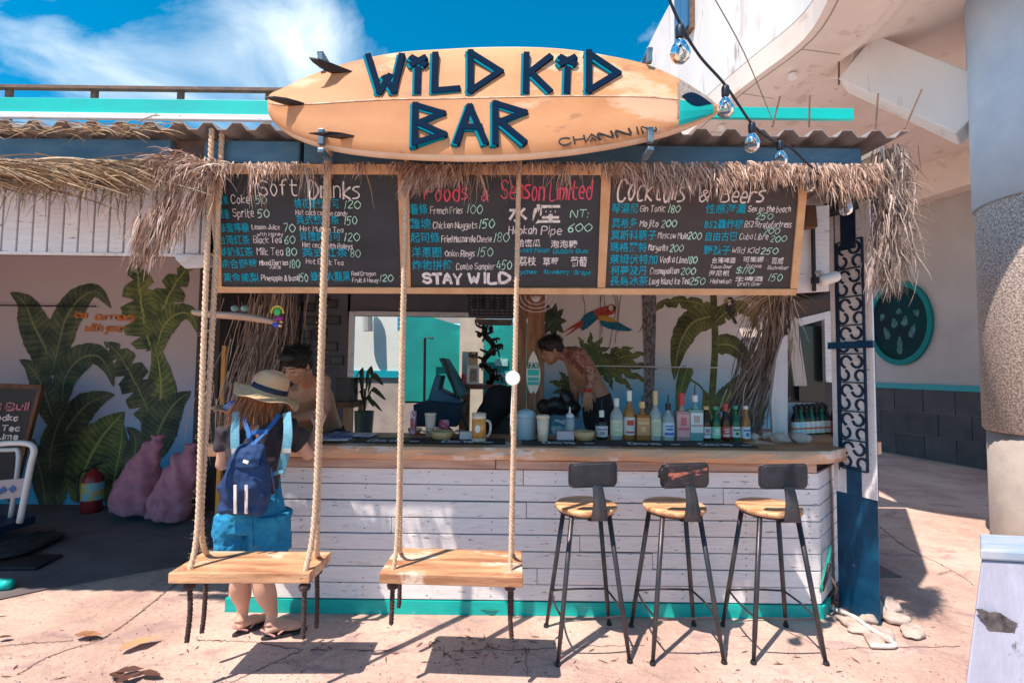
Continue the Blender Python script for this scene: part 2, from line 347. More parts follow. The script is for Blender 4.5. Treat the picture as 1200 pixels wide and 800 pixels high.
# ================================================================== ground
def shader_ground():
    m = bpy.data.materials.new('sandy_concrete'); m.use_nodes = True; t = m.node_tree; n = t.nodes; L = t.links.new; b = n['Principled BSDF']
    tc = n.new('ShaderNodeTexCoord')
    def nz(s, d=6, r=.6, st=(1, 1, 1), dist=0):
        mp = n.new('ShaderNodeMapping'); mp.inputs['Scale'].default_value = st; L(tc.outputs['Object'], mp.inputs[0])
        q = n.new('ShaderNodeTexNoise'); q.inputs['Scale'].default_value = s; q.inputs['Detail'].default_value = d; q.inputs['Roughness'].default_value = r
        q.inputs['Distortion'].default_value = dist; L(mp.outputs[0], q.inputs['Vector']); return q.outputs['Fac']
    def ramp(src, stops):
        r = n.new('ShaderNodeValToRGB'); L(src, r.inputs[0]); e = r.color_ramp.elements
        while len(e) < len(stops): e.new(.5)
        for i, (p, c) in enumerate(stops): e[i].position = p; e[i].color = (*c, 1)
        return r.outputs[0]
    def mix(f, a, c, ty='MIX'):
        q = n.new('ShaderNodeMixRGB'); q.blend_type = ty
        if isinstance(f, float): q.inputs[0].default_value = f
        else: L(f, q.inputs[0])
        L(a, q.inputs[1])
        if isinstance(c, tuple): q.inputs[2].default_value = (*c, 1)
        else: L(c, q.inputs[2])
        return q.outputs[0]
    base = ramp(nz(.9, 8, .62), [(.30, (.36, .25, .225)), (.44, (.50, .375, .33)), (.56, (.62, .49, .435)), (.75, (.70, .58, .52))])
    base = mix(.5, base, ramp(nz(34, 6, .7), [(.3, (.35, .25, .22)), (.7, (.72, .6, .53))]), 'OVERLAY')
    base = mix(ramp(nz(2.6, 9, .7, (1, 1.6, 1), .6), [(.55, (0, 0, 0)), (.63, (.8, .8, .8))]), base, (.40, .27, .26))
    base = mix(ramp(nz(1.3, 9, .7, (1, 2.5, 1), 1.2), [(.58, (0, 0, 0)), (.64, (.55, .55, .55))]), base, (.30, .20, .22))
    base = mix(ramp(nz(7, 9, .75, (1, 2, 1), .3), [(.64, (0, 0, 0)), (.67, (.7, .7, .7))]), base, (.22, .15, .14))
    base = mix(ramp(nz(85, 3, .6), [(.68, (0, 0, 0)), (.72, (.6, .6, .6))]), base, (.14, .09, .08))
    base = mix(ramp(nz(60, 3, .6, (1.1, 1, 1)), [(.70, (0, 0, 0)), (.73, (.7, .7, .7))]), base, (.80, .70, .64))
    v = n.new('ShaderNodeTexVoronoi'); v.feature = 'DISTANCE_TO_EDGE'; v.inputs['Scale'].default_value = .55
    nn = n.new('ShaderNodeTexNoise'); nn.inputs['Scale'].default_value = 1.5; nn.inputs['Detail'].default_value = 6
    L(tc.outputs['Object'], nn.inputs['Vector']); va = n.new('ShaderNodeVectorMath'); va.operation = 'ADD'; L(tc.outputs['Object'], va.inputs[0]); L(nn.outputs['Color'], va.inputs[1])
    L(va.outputs[0], v.inputs['Vector'])
    cm = n.new('ShaderNodeValToRGB'); L(v.outputs['Distance'], cm.inputs[0]); cm.color_ramp.elements[0].position = .002; cm.color_ramp.elements[0].color = (.28, .28, .28, 1)
    cm.color_ramp.elements[1].position = .005; cm.color_ramp.elements[1].color = (0, 0, 0, 1)
    base = mix(cm.outputs[0], base, (.13, .08, .075))
    L(base, b.inputs['Base Color']); b.inputs['Roughness'].default_value = .82
    bp = n.new('ShaderNodeBump'); bp.inputs['Strength'].default_value = .8; bp.inputs['Distance'].default_value = .014
    L(nz(14, 12, .8), bp.inputs['Height']); L(bp.outputs[0], b.inputs['Normal']); return m
ground_mat = shader_ground()
g = MB(); g.quad((-60, -40, 0), (60, -40, 0), (60, 80, 0), (-60, 80, 0)); tag(g.build('ground', ground_mat, org=(0, 0, 0)), kind='structure')
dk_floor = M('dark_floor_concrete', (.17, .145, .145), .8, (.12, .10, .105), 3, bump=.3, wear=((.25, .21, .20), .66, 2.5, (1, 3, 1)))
# worn slabs of the terrace: real joints, each slab laid a few millimetres proud
slabs = [[(0, 706), (214, 664), (252, 676), (120, 748), (0, 757)], ]
fl = MB()
q = [Gd(-90, 716), Gd(0, 703), Gd(60, 690), Gd(205, 664), Gd(250, 640), Gd(262, 600), Gd(236, 560), Gd(-160, 560)]  # dark concrete outlined along the roof's shadow edge, shade put into its colour
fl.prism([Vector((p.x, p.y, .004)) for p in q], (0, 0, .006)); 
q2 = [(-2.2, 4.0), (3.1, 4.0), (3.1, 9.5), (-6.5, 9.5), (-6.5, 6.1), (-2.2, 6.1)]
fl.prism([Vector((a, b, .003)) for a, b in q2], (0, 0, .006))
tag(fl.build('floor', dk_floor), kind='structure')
joint = M('joint_dark', (.34, .24, .21), .9, (.12, .08, .07), 9, lo=.4, hi=.6)  # dark colour of the paving joints
jm = MB()
for ln, wd in (([(0, 757), (60, 752), (118, 750)], .012), ([(118, 750), (150, 728), (196, 692), (212, 680)], .02), ([(118, 750), (60, 768), (18, 792)], .008),
               ([(232, 750), (290, 752), (355, 760), (468, 762)], .012), ([(504, 761), (560, 762), (700, 757), (760, 756)], .005),
               ([(880, 716), (960, 757), (1010, 759), (1140, 757)], .007), ([(1030, 615), (1060, 640), (1110, 665), (1145, 688)], .01),
               ([(356, 760), (300, 786), (270, 800)], .006), ([(615, 758), (618, 800)], .005)):
    pts = catmull([Gd(a, b) for a, b in ln], 5)
    pts = sum([[p.lerp(q, t) for t in (0, .25, .5, .75)] for p, q in zip(pts, pts[1:])], [])
    pts = [p + Vector((random.gauss(0, .004), random.gauss(0, .005), 0)) for p in pts]
    for i in range(0, len(pts) - 3, 3):
        if random.random() < .88: jm.stroke(pts[i:i + 4], wd * random.uniform(.25, .8), (0, 0, 1), 0, .0035)
tag(jm.build('ground_joint', joint), kind='structure')

# ================================================================== white concrete building on the right
ZS = 5.6
bd = thing('concrete_building', 'large white concrete building with curved overhanging upper floor on the right', 'building', (5.5, 8, 0))
fp = [(2.55, 10.5), (2.62, 8.6), (2.76, 7.2), (2.98, 6.2), (3.2, 5.3), (3.02, 4.5), (2.85, 4.0), (3.4, 3.5), (4.2, 3.2), (6, 3.0), (13, 3.0), (13, 13), (2.55, 13)]
fps = [Vector((a, b, 0)) for a, b in fp]
edge = catmull(fps[:10], 5)
mb = MB(); zz = 7.9
k = len(edge)
# parapet: outer face, top and inner face (a wall 0.2 thick)
inn = []
for i, p in enumerate(edge):
    d = (edge[min(i + 1, k - 1)] - edge[max(i - 1, 0)]).normalized(); inn.append(p + Vector((-d.y, d.x, 0)) * .22)
a = mb.add([Vector((p.x, p.y, ZS)) for p in edge]); b = mb.add([Vector((p.x, p.y, zz)) for p in edge])
c = mb.add([Vector((p.x, p.y, zz)) for p in inn]); e = mb.add([Vector((p.x, p.y, ZS)) for p in inn])
for i in range(k - 1):
    mb.face((a + i, a + i + 1, b + i + 1, b + i)); mb.face((b + i, b + i + 1, c + i + 1, c + i)); mb.face((c + i, c + i + 1, e + i + 1, e + i))
mb.face((a, b, c, e)); mb.face((a + k - 1, e + k - 1, c + k - 1, b + k - 1))
mb.build('parapet', plaster_white, bd)
# soffit band along the edge, groove, inner ceiling a little higher
def offs(d_):
    o = []
    for i, p in enumerate(edge):
        d = (edge[min(i + 1, k - 1)] - edge[max(i - 1, 0)]).normalized(); o.append(p + Vector((-d.y, d.x, 0)) * d_)
    return o
def band(d0, d1, z, th=.25):
    m_ = MB(); A = offs(d0); B = offs(d1); a = m_.add([Vector((p.x, p.y, z)) for p in A]); b = m_.add([Vector((p.x, p.y, z)) for p in B])
    c = m_.add([Vector((p.x, p.y, z + th)) for p in A]); e = m_.add([Vector((p.x, p.y, z + th)) for p in B])
    for i in range(k - 1): m_.face((a + i, b + i, b + i + 1, a + i + 1)); m_.face((c + i, c + i + 1, e + i + 1, e + i)); m_.face((a + i, a + i + 1, c + i + 1, c + i)); m_.face((b + i, e + i, e + i + 1, b + i + 1))
    return m_
i7 = [i for i, p in enumerate(edge)][0:26]
band(.004, .62, ZS - .30, .34).build('eaves_soffit', plaster, bd)
band(.635, .74, ZS - .28, .3).build('moulding', plaster, bd)
cm = MB(); cm.prism([Vector((a, b, ZS - .2)) for a, b in ((3.2, 10.5), (3.3, 8.6), (3.45, 7.2), (3.7, 6.2), (3.9, 5.2), (3.65, 4.4), (4.2, 3.9), (6, 3.6), (13, 3.6), (13, 13), (3.2, 13))], (0, 0, .3))
cm.build('ceiling_slab', plaster, bd)
rf = MB(); rf.prism([Vector((a + (.05 if a < 12 else 0), b, zz - 1.2)) for a, b in ((2.8, 10.5), (2.9, 8.6), (3.05, 7.2), (3.3, 6.2), (3.5, 5.3), (3.3, 4.6), (3.2, 4.2), (4.3, 3.5), (6, 3.3), (13, 3.3), (13, 13), (2.8, 13))], (0, 0, .2))
rf.build('roof', plaster, bd)
# hairline panel seams and a drip edge on the curved eaves
A_, B_ = offs(.10), offs(.60)
for i in range(4, k - 20, 5):
    d_ = (B_[i] - A_[i]); m1 = MB(); m1.stroke([Vector((A_[i].x, A_[i].y, ZS - .3)), Vector((B_[i].x, B_[i].y, ZS - .3))], .012, (0, 0, -1), .0, .002); m1.build('panel_seam', M('seam_grey', (.32, .27, .24), .9), bd)
m1 = MB(); m1.stroke([Vector((p.x, p.y, ZS - .3)) for p in offs(.10)[:-12]], .018, (0, 0, -1), 0, .002); m1.build('drip_groove', M('seam_grey', (.32, .27, .24), .9), bd)
for i in (10, 17): m1 = MB(); m1.lathe([(.05, -.05), (.05, 0), (.035, .01)], (offs(.35)[i].x, offs(.35)[i].y, ZS - .33), 14); m1.build('ceiling_fixing', white, bd)
# window in the parapet wall (blue shutters in a red-brown frame)
w1, w2 = P(812, 12, 8.0), P(846, 4, 8.0)
wn = MB(); wn.box((2.70, 7.62, 7.32), (.1, .62, .95), (0, 0, R(4))); wf = wn.build('window', rust, bd)
gl_blue = M('blue_glass', (.02, .14, .30), .15)
for dy in (-.15, .15): MB().box((2.64, 7.62 + dy, 7.32), (.03, .24, .83), (0, 0, R(4))).build('pane', gl_blue, wf)
# far wall under the building, with the oval glass, the teal line and dark tiles
A0 = Vector((7.2, 11.4, 0)); A1 = Vector((8.3, 6.9, 0)); wd_ = (A1 - A0).normalized(); wn_ = Vector((wd_.y, -wd_.x, 0)) * 1.0
if wn_.x > 0: wn_ = -wn_
wl = thing('side_wall', 'cream wall in shade at the right with teal line over dark stone tiles', 'wall', A0)
L0 = (A1 - A0).length
def wbox(s0, s1, z0, z1, d0, d1): 
    pts = [A0 + wd_ * s0 + wn_ * d0, A0 + wd_ * s1 + wn_ * d0, A0 + wd_ * s1 + wn_ * d1, A0 + wd_ * s0 + wn_ * d1]
    return MB().prism([Vector((p.x, p.y, z0)) for p in pts], (0, 0, z1 - z0))
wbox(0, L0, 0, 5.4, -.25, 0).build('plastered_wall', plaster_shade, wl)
wbox(-.5, L0 + .3, 4.78, 5.42, .003, .35).build('beam', plaster, wl)
wbox(0, L0, 1.30, 1.40, .003, .05).build('teal_rail', M('teal_line', (.0, .27, .30), .5), wl)
tmesh = None; s_ = .02; rowh = .42
for r_ in range(3):
    s_ = .02 + (.25 if r_ == 1 else 0)
    while s_ < L0 - .2:
        ww = .54; z0 = .02 + r_ * .43
        t_ = wbox(s_, s_ + ww - .012, z0, z0 + .418, .003, .022 + random.random() * .012).build('stone_tile', tile_dark, wl); s_ += ww
# oval glass
ov = thing('oval_window', 'oval teal-rimmed window with painted sea creatures on the shaded wall', 'window', (7.6, 9.6, 1.9))
s_c = 0
for i in range(400):
    s_c = L0 * i / 400; p = A0 + wd_ * s_c
    if 600 + F * p.x / p.y > 1058: break
pc = A0 + wd_ * s_c; S_ = pc.y / F; zc = 1.62 + (436 - 378) * S_; rz_ = 50 * S_; 
# half width along the wall that spans 37 px
def xs_(s): p = A0 + wd_ * s; return 600 + F * p.x / p.y
lo_ = s_c
while xs_(lo_) > 1058 - 37: lo_ -= .02
hi_ = s_c
while xs_(hi_) < 1058 + 38: hi_ += .02
rs_ = (hi_ - lo_) / 2; s_c = (hi_ + lo_) / 2; pc = A0 + wd_ * s_c
def ovp(a, f, d): p = pc + wd_ * (math.cos(a) * rs_ * f) + wn_ * d; return Vector((p.x, p.y, zc + math.sin(a) * rz_ * f))
def ovring(f0, f1, d0, d1, n=40):
    m_ = MB(); r = [m_.add([ovp(2 * math.pi * j / n, f, d) for j in range(n)]) for f, d in ((f0, d0), (f0, d1), (f1, d1), (f1, d0))]
    for a, b in ((0, 1), (1, 2), (2, 3), (3, 0)):
        for j in range(n): m_.face((r[a] + j, r[a] + (j + 1) % n, r[b] + (j + 1) % n, r[b] + j))
    return m_
ovring(.87, 1.0, .003, .06).build('rim', M('teal_rim', (.0, .17, .17), .6, spec=.2), ov)
m_ = MB(); m_.prism([ovp(2 * math.pi * j / 40, .875, .004) for j in range(40)], wn_ * .02)
m_.build('glass', M('dark_teal_glass', (.006, .010, .016), .6, (.0, .035, .04), 1.0, spec=.1), ov)
pm = MB()
def ovq(u, v): p = pc + wd_ * (u * rs_) + wn_ * .026; return Vector((p.x, p.y, zc + v * rz_))
random.seed(12)
for cu, cv, an, ln in ((-.42, -.22, 2.0, .34), (.0, -.52, 1.57, .44), (.40, -.20, 1.1, .34), (-.16, .02, 1.9, .26), (.18, .04, 1.2, .26), (-.55, .18, 2.3, .16), (.55, .2, .8, .16), (0, .28, 1.57, .14)):
    ol_ = []
    for j in range(14):
        t = 2 * math.pi * j / 14; lx = math.cos(t) * ln * .5; ly = math.sin(t) * .085 * (1 - .6 * math.cos(t)) * random.uniform(.8, 1.25); ol_.append(ovq(cu + lx * math.cos(an) - ly * math.sin(an), cv + lx * math.sin(an) + ly * math.cos(an)))
    pm.quad(*ol_)
pm.build('painted_creatures', M('sea_paint', (.0, .045, .05), .5, (.02, .14, .14), 14, lo=.4, hi=.6), ov)
# round column
cx, cy = 5.11, 4.53
co = thing('round_column', 'thick round column, pale blue above pebble-dashed and concrete bands', 'column', (cx, cy, 0))
rr = .575
def zat(py): return 1.62 + (437 - py) * (cy - .25) / F
MB().lathe([(rr + .005, 0), (rr, .1), (rr, zat(512))], (cx, cy, 0), 40).build('concrete_band', concrete, co, smooth=False)
MB().lathe([(rr + .012, zat(511)), (rr + .03, zat(508)), (rr + .03, zat(222)), (rr + .01, zat(216))], (cx, cy, 0), 40).build('pebble_band', pebble, co)
MB().lathe([(rr + .045, zat(218)), (rr + .045, ZS + .1)], (cx, cy, 0), 40).build('painted_shaft', column_blue, co)
for ob_ in kids(co):
    for p_ in ob_.data.polygons: p_.use_smooth = len(p_.vertices) == 4
# raking concrete brace
br = thing('concrete_brace', 'white concrete brace raking from the round column up to the ceiling', 'beam', (4.5, 5.5, 4))
p0 = P(1150, 137, 5.0); p1 = P(1008, 76, 5.75); d_ = (p1 - p0); mt = d_.to_track_quat('Y', 'Z').to_matrix()
MB().box((p0 + p1) / 2, (.42, d_.length, .52), mt).build('brace_beam', plaster_white, br, bevel=.015)
p2 = P(985, 78, 6.1); d2 = p2 - p1; MB().box((p1 + p2) / 2 + Vector((0, 0, .03)), (.3, d2.length + .1, .34), d2.to_track_quat('Y', 'Z').to_matrix()).build('bracket', plaster, br, bevel=.02)
MB().tube([p1 + Vector((-.25, 0, .3)), p1 + Vector((-.26, 0, -.25))], .012, 6).build('pipe', rust, br)
# ================================================================== the bar's roof
SQ = 1 / 232.0
rt = thing('corrugated_roof', 'dark corrugated sheet roof over the bar, edged with blue beams', 'roof', (0, 4, 2.8))
def corr(x0, x1, y0, y1, z0, z1, pitch=.152, amp=.036):
    m_ = MB(); xs = []; x = x0; k_ = 0; prof = [(0, 0), (.30, 0), (.5, 1), (.8, 1), (1.0, 0)]
    while x < x1:
        for t, h in prof[:-1]: xs.append((x + t * pitch, h * amp))
        x += pitch
    a = m_.add([Vector((q, y0, z0 + h)) for q, h in xs]); b = m_.add([Vector((q, y1, z1 + h)) for q, h in xs])
    c = m_.add([Vector((q, y0, z0 + h - .006)) for q, h in xs]); e = m_.add([Vector((q, y1, z1 + h - .006)) for q, h in xs]); n = len(xs)
    for i in range(n - 1):
        m_.face((a + i, a + i + 1, b + i + 1, b + i)); m_.face((c + i, e + i, e + i + 1, c + i + 1)); m_.face((a + i, c + i, c + i + 1, a + i + 1)); m_.face((b + i, b + i + 1, e + i + 1, e + i))
    return m_
corr(-9.0, 2.06, 2.525, 5.0, 2.845, 3.0).build('corrugated_sheet', galv, rt)  # left end added out of view to darken the left room
MB().prism([Vector((a, b, 2.87)) for a, b in ((2.075, 2.75), (2.35, 3.0), (3.68, 4.89), (2.075, 4.89))], (0, 0, .05)).build('sun_stop_slab', M('roof_slab', (.55, .52, .5), .9), rt)  # unseen slab added to keep sun off the mural
mb = MB(); mb.prism([Vector((a, b, 2.985)) for a, b in ((-9, 4.9), (3.72, 4.9), (3.72, 6.75), (-9, 6.75))], (0, 0, .08)); mb.build('roof_slab', M('roof_slab', (.55, .52, .5), .9), rt)  # left end added for shade, unseen underside made pale to bounce light
def beam(x0, x1, y=2.62, z0=2.705, z1=2.83, t=.06, m=blue_beam, nm='beam', par=None, bv=.008): return MB().bx((x0, y, z0), (x1, y + t, z1)).build(nm, m, par or rt, bevel=bv)
beam(-9, -1.86); beam(-1.68, -1.16); beam(-1.14, 1.88)
MB().bx((-1.87, 2.66, 2.69), (-1.70, 2.72, 2.84)).build('beam_end', rust, rt)
for x in (-4.5, -2.9, -1.2, .3, 1.85):
    MB().bx((x, 2.7, 2.74), (x + .07, 4.98, 2.83)).build('rafter', rust, rt)
# ridge rails above the roof
rl = thing('roof_railing', 'turquoise board and rusty rail running along the top of the roof', 'railing', (-1, 3.3, 3.2))
def yz(py, px=200, Y=3.3): return P(px, py, Y).z
mt_ = P(0, 117, 3.3); 
for (x0, x1) in ((-20, 322),):
    a, b = P(x0, 117, 3.3), P(x1, 135, 3.3)
    MB().bx((a.x - 2, 3.28, yz(135, 150)), (b.x + .1, 3.31, yz(117.5, 150))).build('turquoise_board', teal_bright, rl, bevel=.003)
    MB().bx((a.x - 2, 3.26, yz(142.5, 150)), (b.x + .1, 3.29, yz(135.8, 150))).build('white_board', white_paint, rl, bevel=.003)
    MB().bx((a.x - 2, 3.29, yz(105, 150)), (b.x + .1, 3.33, yz(101.5, 150))).build('top_rail', rust, rl)
a, b = P(800, 124, 3.3), P(998, 124, 3.3)
MB().bx((a.x, 3.28, P(900, 140.5, 3.3).z), (b.x, 3.31, P(900, 127.5, 3.3).z)).build('turquoise_board', teal_bright, rl, bevel=.003)
for x in (5, 106, 208, 312): q = P(x, 120, 3.3); MB().bx((q.x - .017, 3.315, yz(150, 150)), (q.x + .017, 3.345, yz(102, 150))).build('post', rust, rl)
mb = MB(); mb.bx((-6, 3.4, 2.9), (2.25, 3.44, yz(143, 150)))
mb.build('back_board', M('weathered_board', (.30, .27, .26), .8), rl)
for i, (x0, y0, x1, y1) in enumerate(((905, 141, 914, 113), (948, 141, 949, 112), (1026, 143, 1029, 110), (1060, 143, 1080, 105))):
    rb_ = MB().tube([P(x0, y0 + 8, 2.9), P(x1, y1, 2.9)], .006, 6).build('steel_rod', rust)
    tag(rb_, ['leaning rusty rod at the left end of the row above the right roof edge', 'short upright rod second from the left above the roof edge', 'upright rusty rod above the shaggy right end of the roof', 'rusty rod tilted to the right, nearest the white brace'][i], 'rod', 'rusty rods sticking up from the roof')

# ================================================================== thatch
def fringe(name, label, segs, n, ln, wd, dirs, grav, mat=thatch_mat, jy=.05, sub=None, curl=.2):
    m_ = MB()
    tot = sum((Vector(b) - Vector(a)).length for a, b in segs)
    for a, b in segs:
        a, b = Vector(a), Vector(b); kk = int(n * (b - a).length / tot)
        for i in range(kk):
            t = random.random(); p = a.lerp(b, t) + Vector((0, random.uniform(-jy, jy), random.gauss(0, .012)))
            d = Vector(dirs) + Vector((random.gauss(0, .45), random.gauss(0, .3), random.gauss(0, .3)))
            m_.strand(p, d, random.uniform(*ln) * (1 if random.random() < .85 else 1.5), random.uniform(*wd), grav, 5, curl=curl)
    return tag(m_.build(name, mat), label, 'thatch', kind='stuff')
def q3(px, py, Y): return P(px, py, Y)
# left: a thick bundle of tan palm leaves lying along the beam, combed to the right
m_ = MB()
for i in range(360):
    x0 = random.uniform(-120, 120); y0 = 205 + random.gauss(0, 6); L_ = random.uniform(.3, .65)
    d = Vector((1, random.uniform(-.12, .08), random.uniform(-.12, .22)))
    m_.strand(P(x0, y0, 2.52 + random.uniform(0, .08)), d, L_, random.uniform(.004, .010), .28, 6, curl=.05)
for i in range(330):
    x0 = random.uniform(-40, 215); y0 = 209 + random.gauss(0, 7)
    m_.strand(P(x0, y0, 2.52 + random.uniform(0, .08)), (random.gauss(-.15, .5), -.1, -.7), random.uniform(.06, .19) * (1 if random.random() < .9 else 1.7), random.uniform(.004, .007), 1.0, 5)
for i in range(130):
    x0 = random.uniform(-20, 190); m_.strand(P(x0, 149 + random.gauss(0, 4), 2.42), (random.choice((-1, 1)), random.gauss(0, .2), random.uniform(-.3, .3)), random.uniform(.05, .16), random.uniform(.003, .006), .6, 4)
for i in range(150):
    x0 = random.uniform(-60, 170); y0 = 192 + random.gauss(0, 4)
    m_.strand(P(x0, y0, 2.5), (1, -.1, random.uniform(-.35, .1)), random.uniform(.15, .4), random.uniform(.004, .01), .3, 5, curl=.06)
tag(m_.build('palm_leaf_bundle', thatch_tan), 'tan dry palm leaves lying along the left beam above the white slats', 'thatch', kind='stuff')
# the shaggy tuft hanging left of the boards
m_ = MB()
for i in range(780):
    px = 182 + 76 * random.random(); py = 190 + random.gauss(0, 5) + (6 if px > 230 else 0)
    m_.strand(P(px, py, 2.52 + random.uniform(-.03, .04)), (random.gauss(-.2, .3), random.gauss(-.2, .15), random.uniform(-.9, .15)), random.uniform(.06, .17), random.uniform(.004, .0075), 1.0, 5, curl=.12)
for i in range(1150):
    t = random.random() ** .8; px = 234 - 62 * t + random.gauss(0, 9 - 2 * t); py = 215 + 55 * t + random.gauss(0, 7)
    m_.strand(P(px, py, 2.49 + random.uniform(0, .08)), (-.26 + random.gauss(0, .10), -.03, -1), random.uniform(.08, .24), random.uniform(.004, .007), .6, 5, curl=.08)
tag(m_.build('thatch_tuft', thatch_mat), 'shaggy pinkish thatch tuft hanging beside the left edge of the menu', 'thatch', kind='stuff')
# middle run, over the three boards: dense on some stretches, sparse on others
def run(x0, x1, n, y=189, ln=(.04, .11), Y=2.53, dz=-.9, wd=(.0035, .0065), sy=4, g=1.1, cl=7, dx=.1):
    m_ = MB(); cs = [random.uniform(x0, x1) for _ in range(max(1, n // cl // 3))]
    for i in range(n):
        c_ = random.choice(cs); px = min(x1, max(x0, c_ + random.gauss(0, 3.5))) if random.random() < .75 else random.uniform(x0, x1); tl = math.sin(c_ * 12.9) * .45 + dx
        m_.strand(P(px, y + abs(random.gauss(0, sy)), Y + random.uniform(-.03, .04)), (tl + random.gauss(0, .22), random.gauss(-.25, .2), dz + random.gauss(0, .25)), random.uniform(*ln), random.uniform(*wd), g, 5, curl=.13)
    return m_
def merge(a_, s_):
    b = len(a_.v); a_.v += s_.v; f0 = len(a_.f); a_.f += [tuple(i + b for i in f) for f in s_.f]; a_.m += s_.m
    for k2, v2 in s_.uv.items(): a_.uv[f0 + k2] = v2
m_ = run(252, 482, 300, ln=(.03, .09)); merge(m_, run(262, 470, 60, y=194, ln=(.10, .28), dz=-1, wd=(.003, .006), g=1.2)); merge(m_, run(252, 345, 130, ln=(.06, .13)))
tag(m_.build('thatch_fringe', thatch_mat), 'thin wispy thatch over the soft drinks board', 'thatch', kind='stuff')
m_ = run(478, 545, 420, y=190, ln=(.06, .15), sy=8, dx=-.1); merge(m_, run(545, 612, 170, ln=(.03, .09))); merge(m_, run(545, 615, 32, y=192, ln=(.10, .24), dz=-1))
for i in range(520):
    px = random.uniform(474, 542); m_.strand(P(px, 193 + random.uniform(0, 30) * (1 - (px - 474) / 90), 2.51), (-.45 + random.gauss(0, .2), -.15, -.85), random.uniform(.04, .10), random.uniform(.004, .0065), .7, 4)
tag(m_.build('thatch_fringe', thatch_mat), 'thick bushy thatch clump over the left half of the foods board', 'thatch', kind='stuff')
m_ = run(615, 712, 190, ln=(.03, .08)); merge(m_, run(618, 700, 40, y=192, ln=(.09, .18), dz=-1))
tag(m_.build('thatch_fringe', thatch_mat), 'thin thatch fringe over the right half of the foods board', 'thatch', kind='stuff')
m_ = run(712, 905, 900, ln=(.05, .13), sy=6); merge(m_, run(735, 900, 420, y=196, ln=(.05, .13), sy=6)); merge(m_, run(760, 850, 260, y=202, ln=(.06, .14), sy=5))
tag(m_.build('thatch_fringe', thatch_mat), 'dense pink-grey thatch fringe over the cocktails board', 'thatch', kind='stuff')
m_ = run(900, 1034, 800, y=191, ln=(.05, .13), sy=6); merge(m_, run(930, 1020, 150, y=198, ln=(.1, .22), dz=-.9, sy=6, g=1.2))
tag(m_.build('thatch_fringe', thatch_mat), 'woolly thatch fringe between the cocktails board and the roof corner', 'thatch', kind='stuff')
# right corner: a shaggy grey column of leaves
m_ = MB()
for i in range(1900):
    t = random.random(); px = 1048 - 8 * t + random.gauss(0, 9 + 2 * t); py = 168 + 150 * t
    m_.strand(P(px, py, 2.55 + random.uniform(-.02, .22)), (random.gauss(.0, .22), random.gauss(0, .2), -1), random.uniform(.09, .2), random.uniform(.003, .007), .8, 5, curl=.16)
for i in range(110):
    t = random.random(); m_.strand(P(1060 - 6 * t, 175 + 130 * t, 2.55 + random.uniform(0, .2)), (1, random.gauss(0, .4), random.uniform(-.8, .3)), random.uniform(.08, .2), .003, .9, 5)
tag(m_.build('thatch_corner', frond_grey), 'long shaggy grey thatch hanging down the right corner of the roof', 'thatch', kind='stuff')

# ================================================================== white slat valance on the left
vl = thing('slat_valance', 'white vertical board valance over the left opening, below the dry palm leaves', 'valance', (-2.2, 2.9, 2.3))
sm = None
x = P(-70, 297, 2.9).x; i = 0
while x < P(243, 297, 2.9).x:
    w_ = .0905; o = MB().bx((x, 2.9, P(120, 296, 2.9).z + random.uniform(-.003, .003)), (x + w_ - .012, 2.918 + random.uniform(-.003, .004), P(120, 210, 2.9).z)).build('slat', white_paint, vl, bevel=.002); x += w_
MB().bx((P(-70, 430, 2.93).x, 2.925, P(120, 299, 2.9).z), (P(243, 430, 2.9).x, 2.95, P(120, 205, 2.9).z)).build('backing_board', M('dark_backing', (.12, .09, .09), .8), vl)  # dark board behind the slats, showing in their gaps
MB().bx((P(-70, 430, 2.9).x, 2.895, P(120, 299, 2.9).z), (P(236, 430, 2.9).x, 2.93, P(120, 296.3, 2.9).z)).build('bottom_rail', white_paint, vl)
o = MB().prism([P(a, b, 2.88) for a, b in ((204, 298), (245, 299), (246, 312), (216, 314), (206, 304))], (0, .03, 0)).build('wooden_bracket', white_paint, bevel=.002)
tag(o, 'small white board end sticking out under the valance beside the rope', 'board')

# ================================================================== menu boards (leaning forward at the top)
BT, BB = Vector((0, 2.59, 2.70)), Vector((0, 2.85, 2.052))
bu = (BT - BB).normalized(); bx_ = Vector((1, 0, 0)); bn = bx_.cross(bu)        # towards the camera
def BP(px, py, h=0.0): return PL(px, py, BB, bn) + bn * h
mn = thing('menu_board', 'long wooden-framed blackboard menu in three panels hung above the bar counter', 'menu', (0, 2.7, 2.03))
def brd(poly, h0, h1): m_ = MB(); m_.prism([BP(a, b, h1) for a, b in poly], -bn * (h1 - h0)); return m_
slate = M('blackboard', (.020, .023, .031), .55, (.030, .034, .045), 3, (1, 1, 3), bump=.05, wear=((.05, .053, .06), .64, 2.5, (1, 2, 1)))
slate2 = M('blackboard_warm', (.040, .032, .033), .55, (.055, .044, .045), 3, (1, 1, 3), bump=.05, wear=((.075, .066, .064), .64, 2.5, (1, 2, 1)))
brd([(257, 204), (469, 204), (472, 335), (259, 335)], 0, .012).build('blackboard_panel', slate, mn)
brd([(479, 204), (705, 204), (700, 335.5), (481, 335.5)], 0, .012).build('blackboard_panel', slate, mn)
brd([(715, 205), (939, 206), (926, 338), (708, 337)], 0, .012).build('blackboard_panel', slate2, mn)
for poly in ([(249, 192), (945, 194), (944, 206), (250, 204)], [(257, 335), (932, 337.5), (930, 345), (255, 342)],
             ):
    brd(poly, -.01, .026).build('frame_rail', wood_frame, mn, bevel=.002)
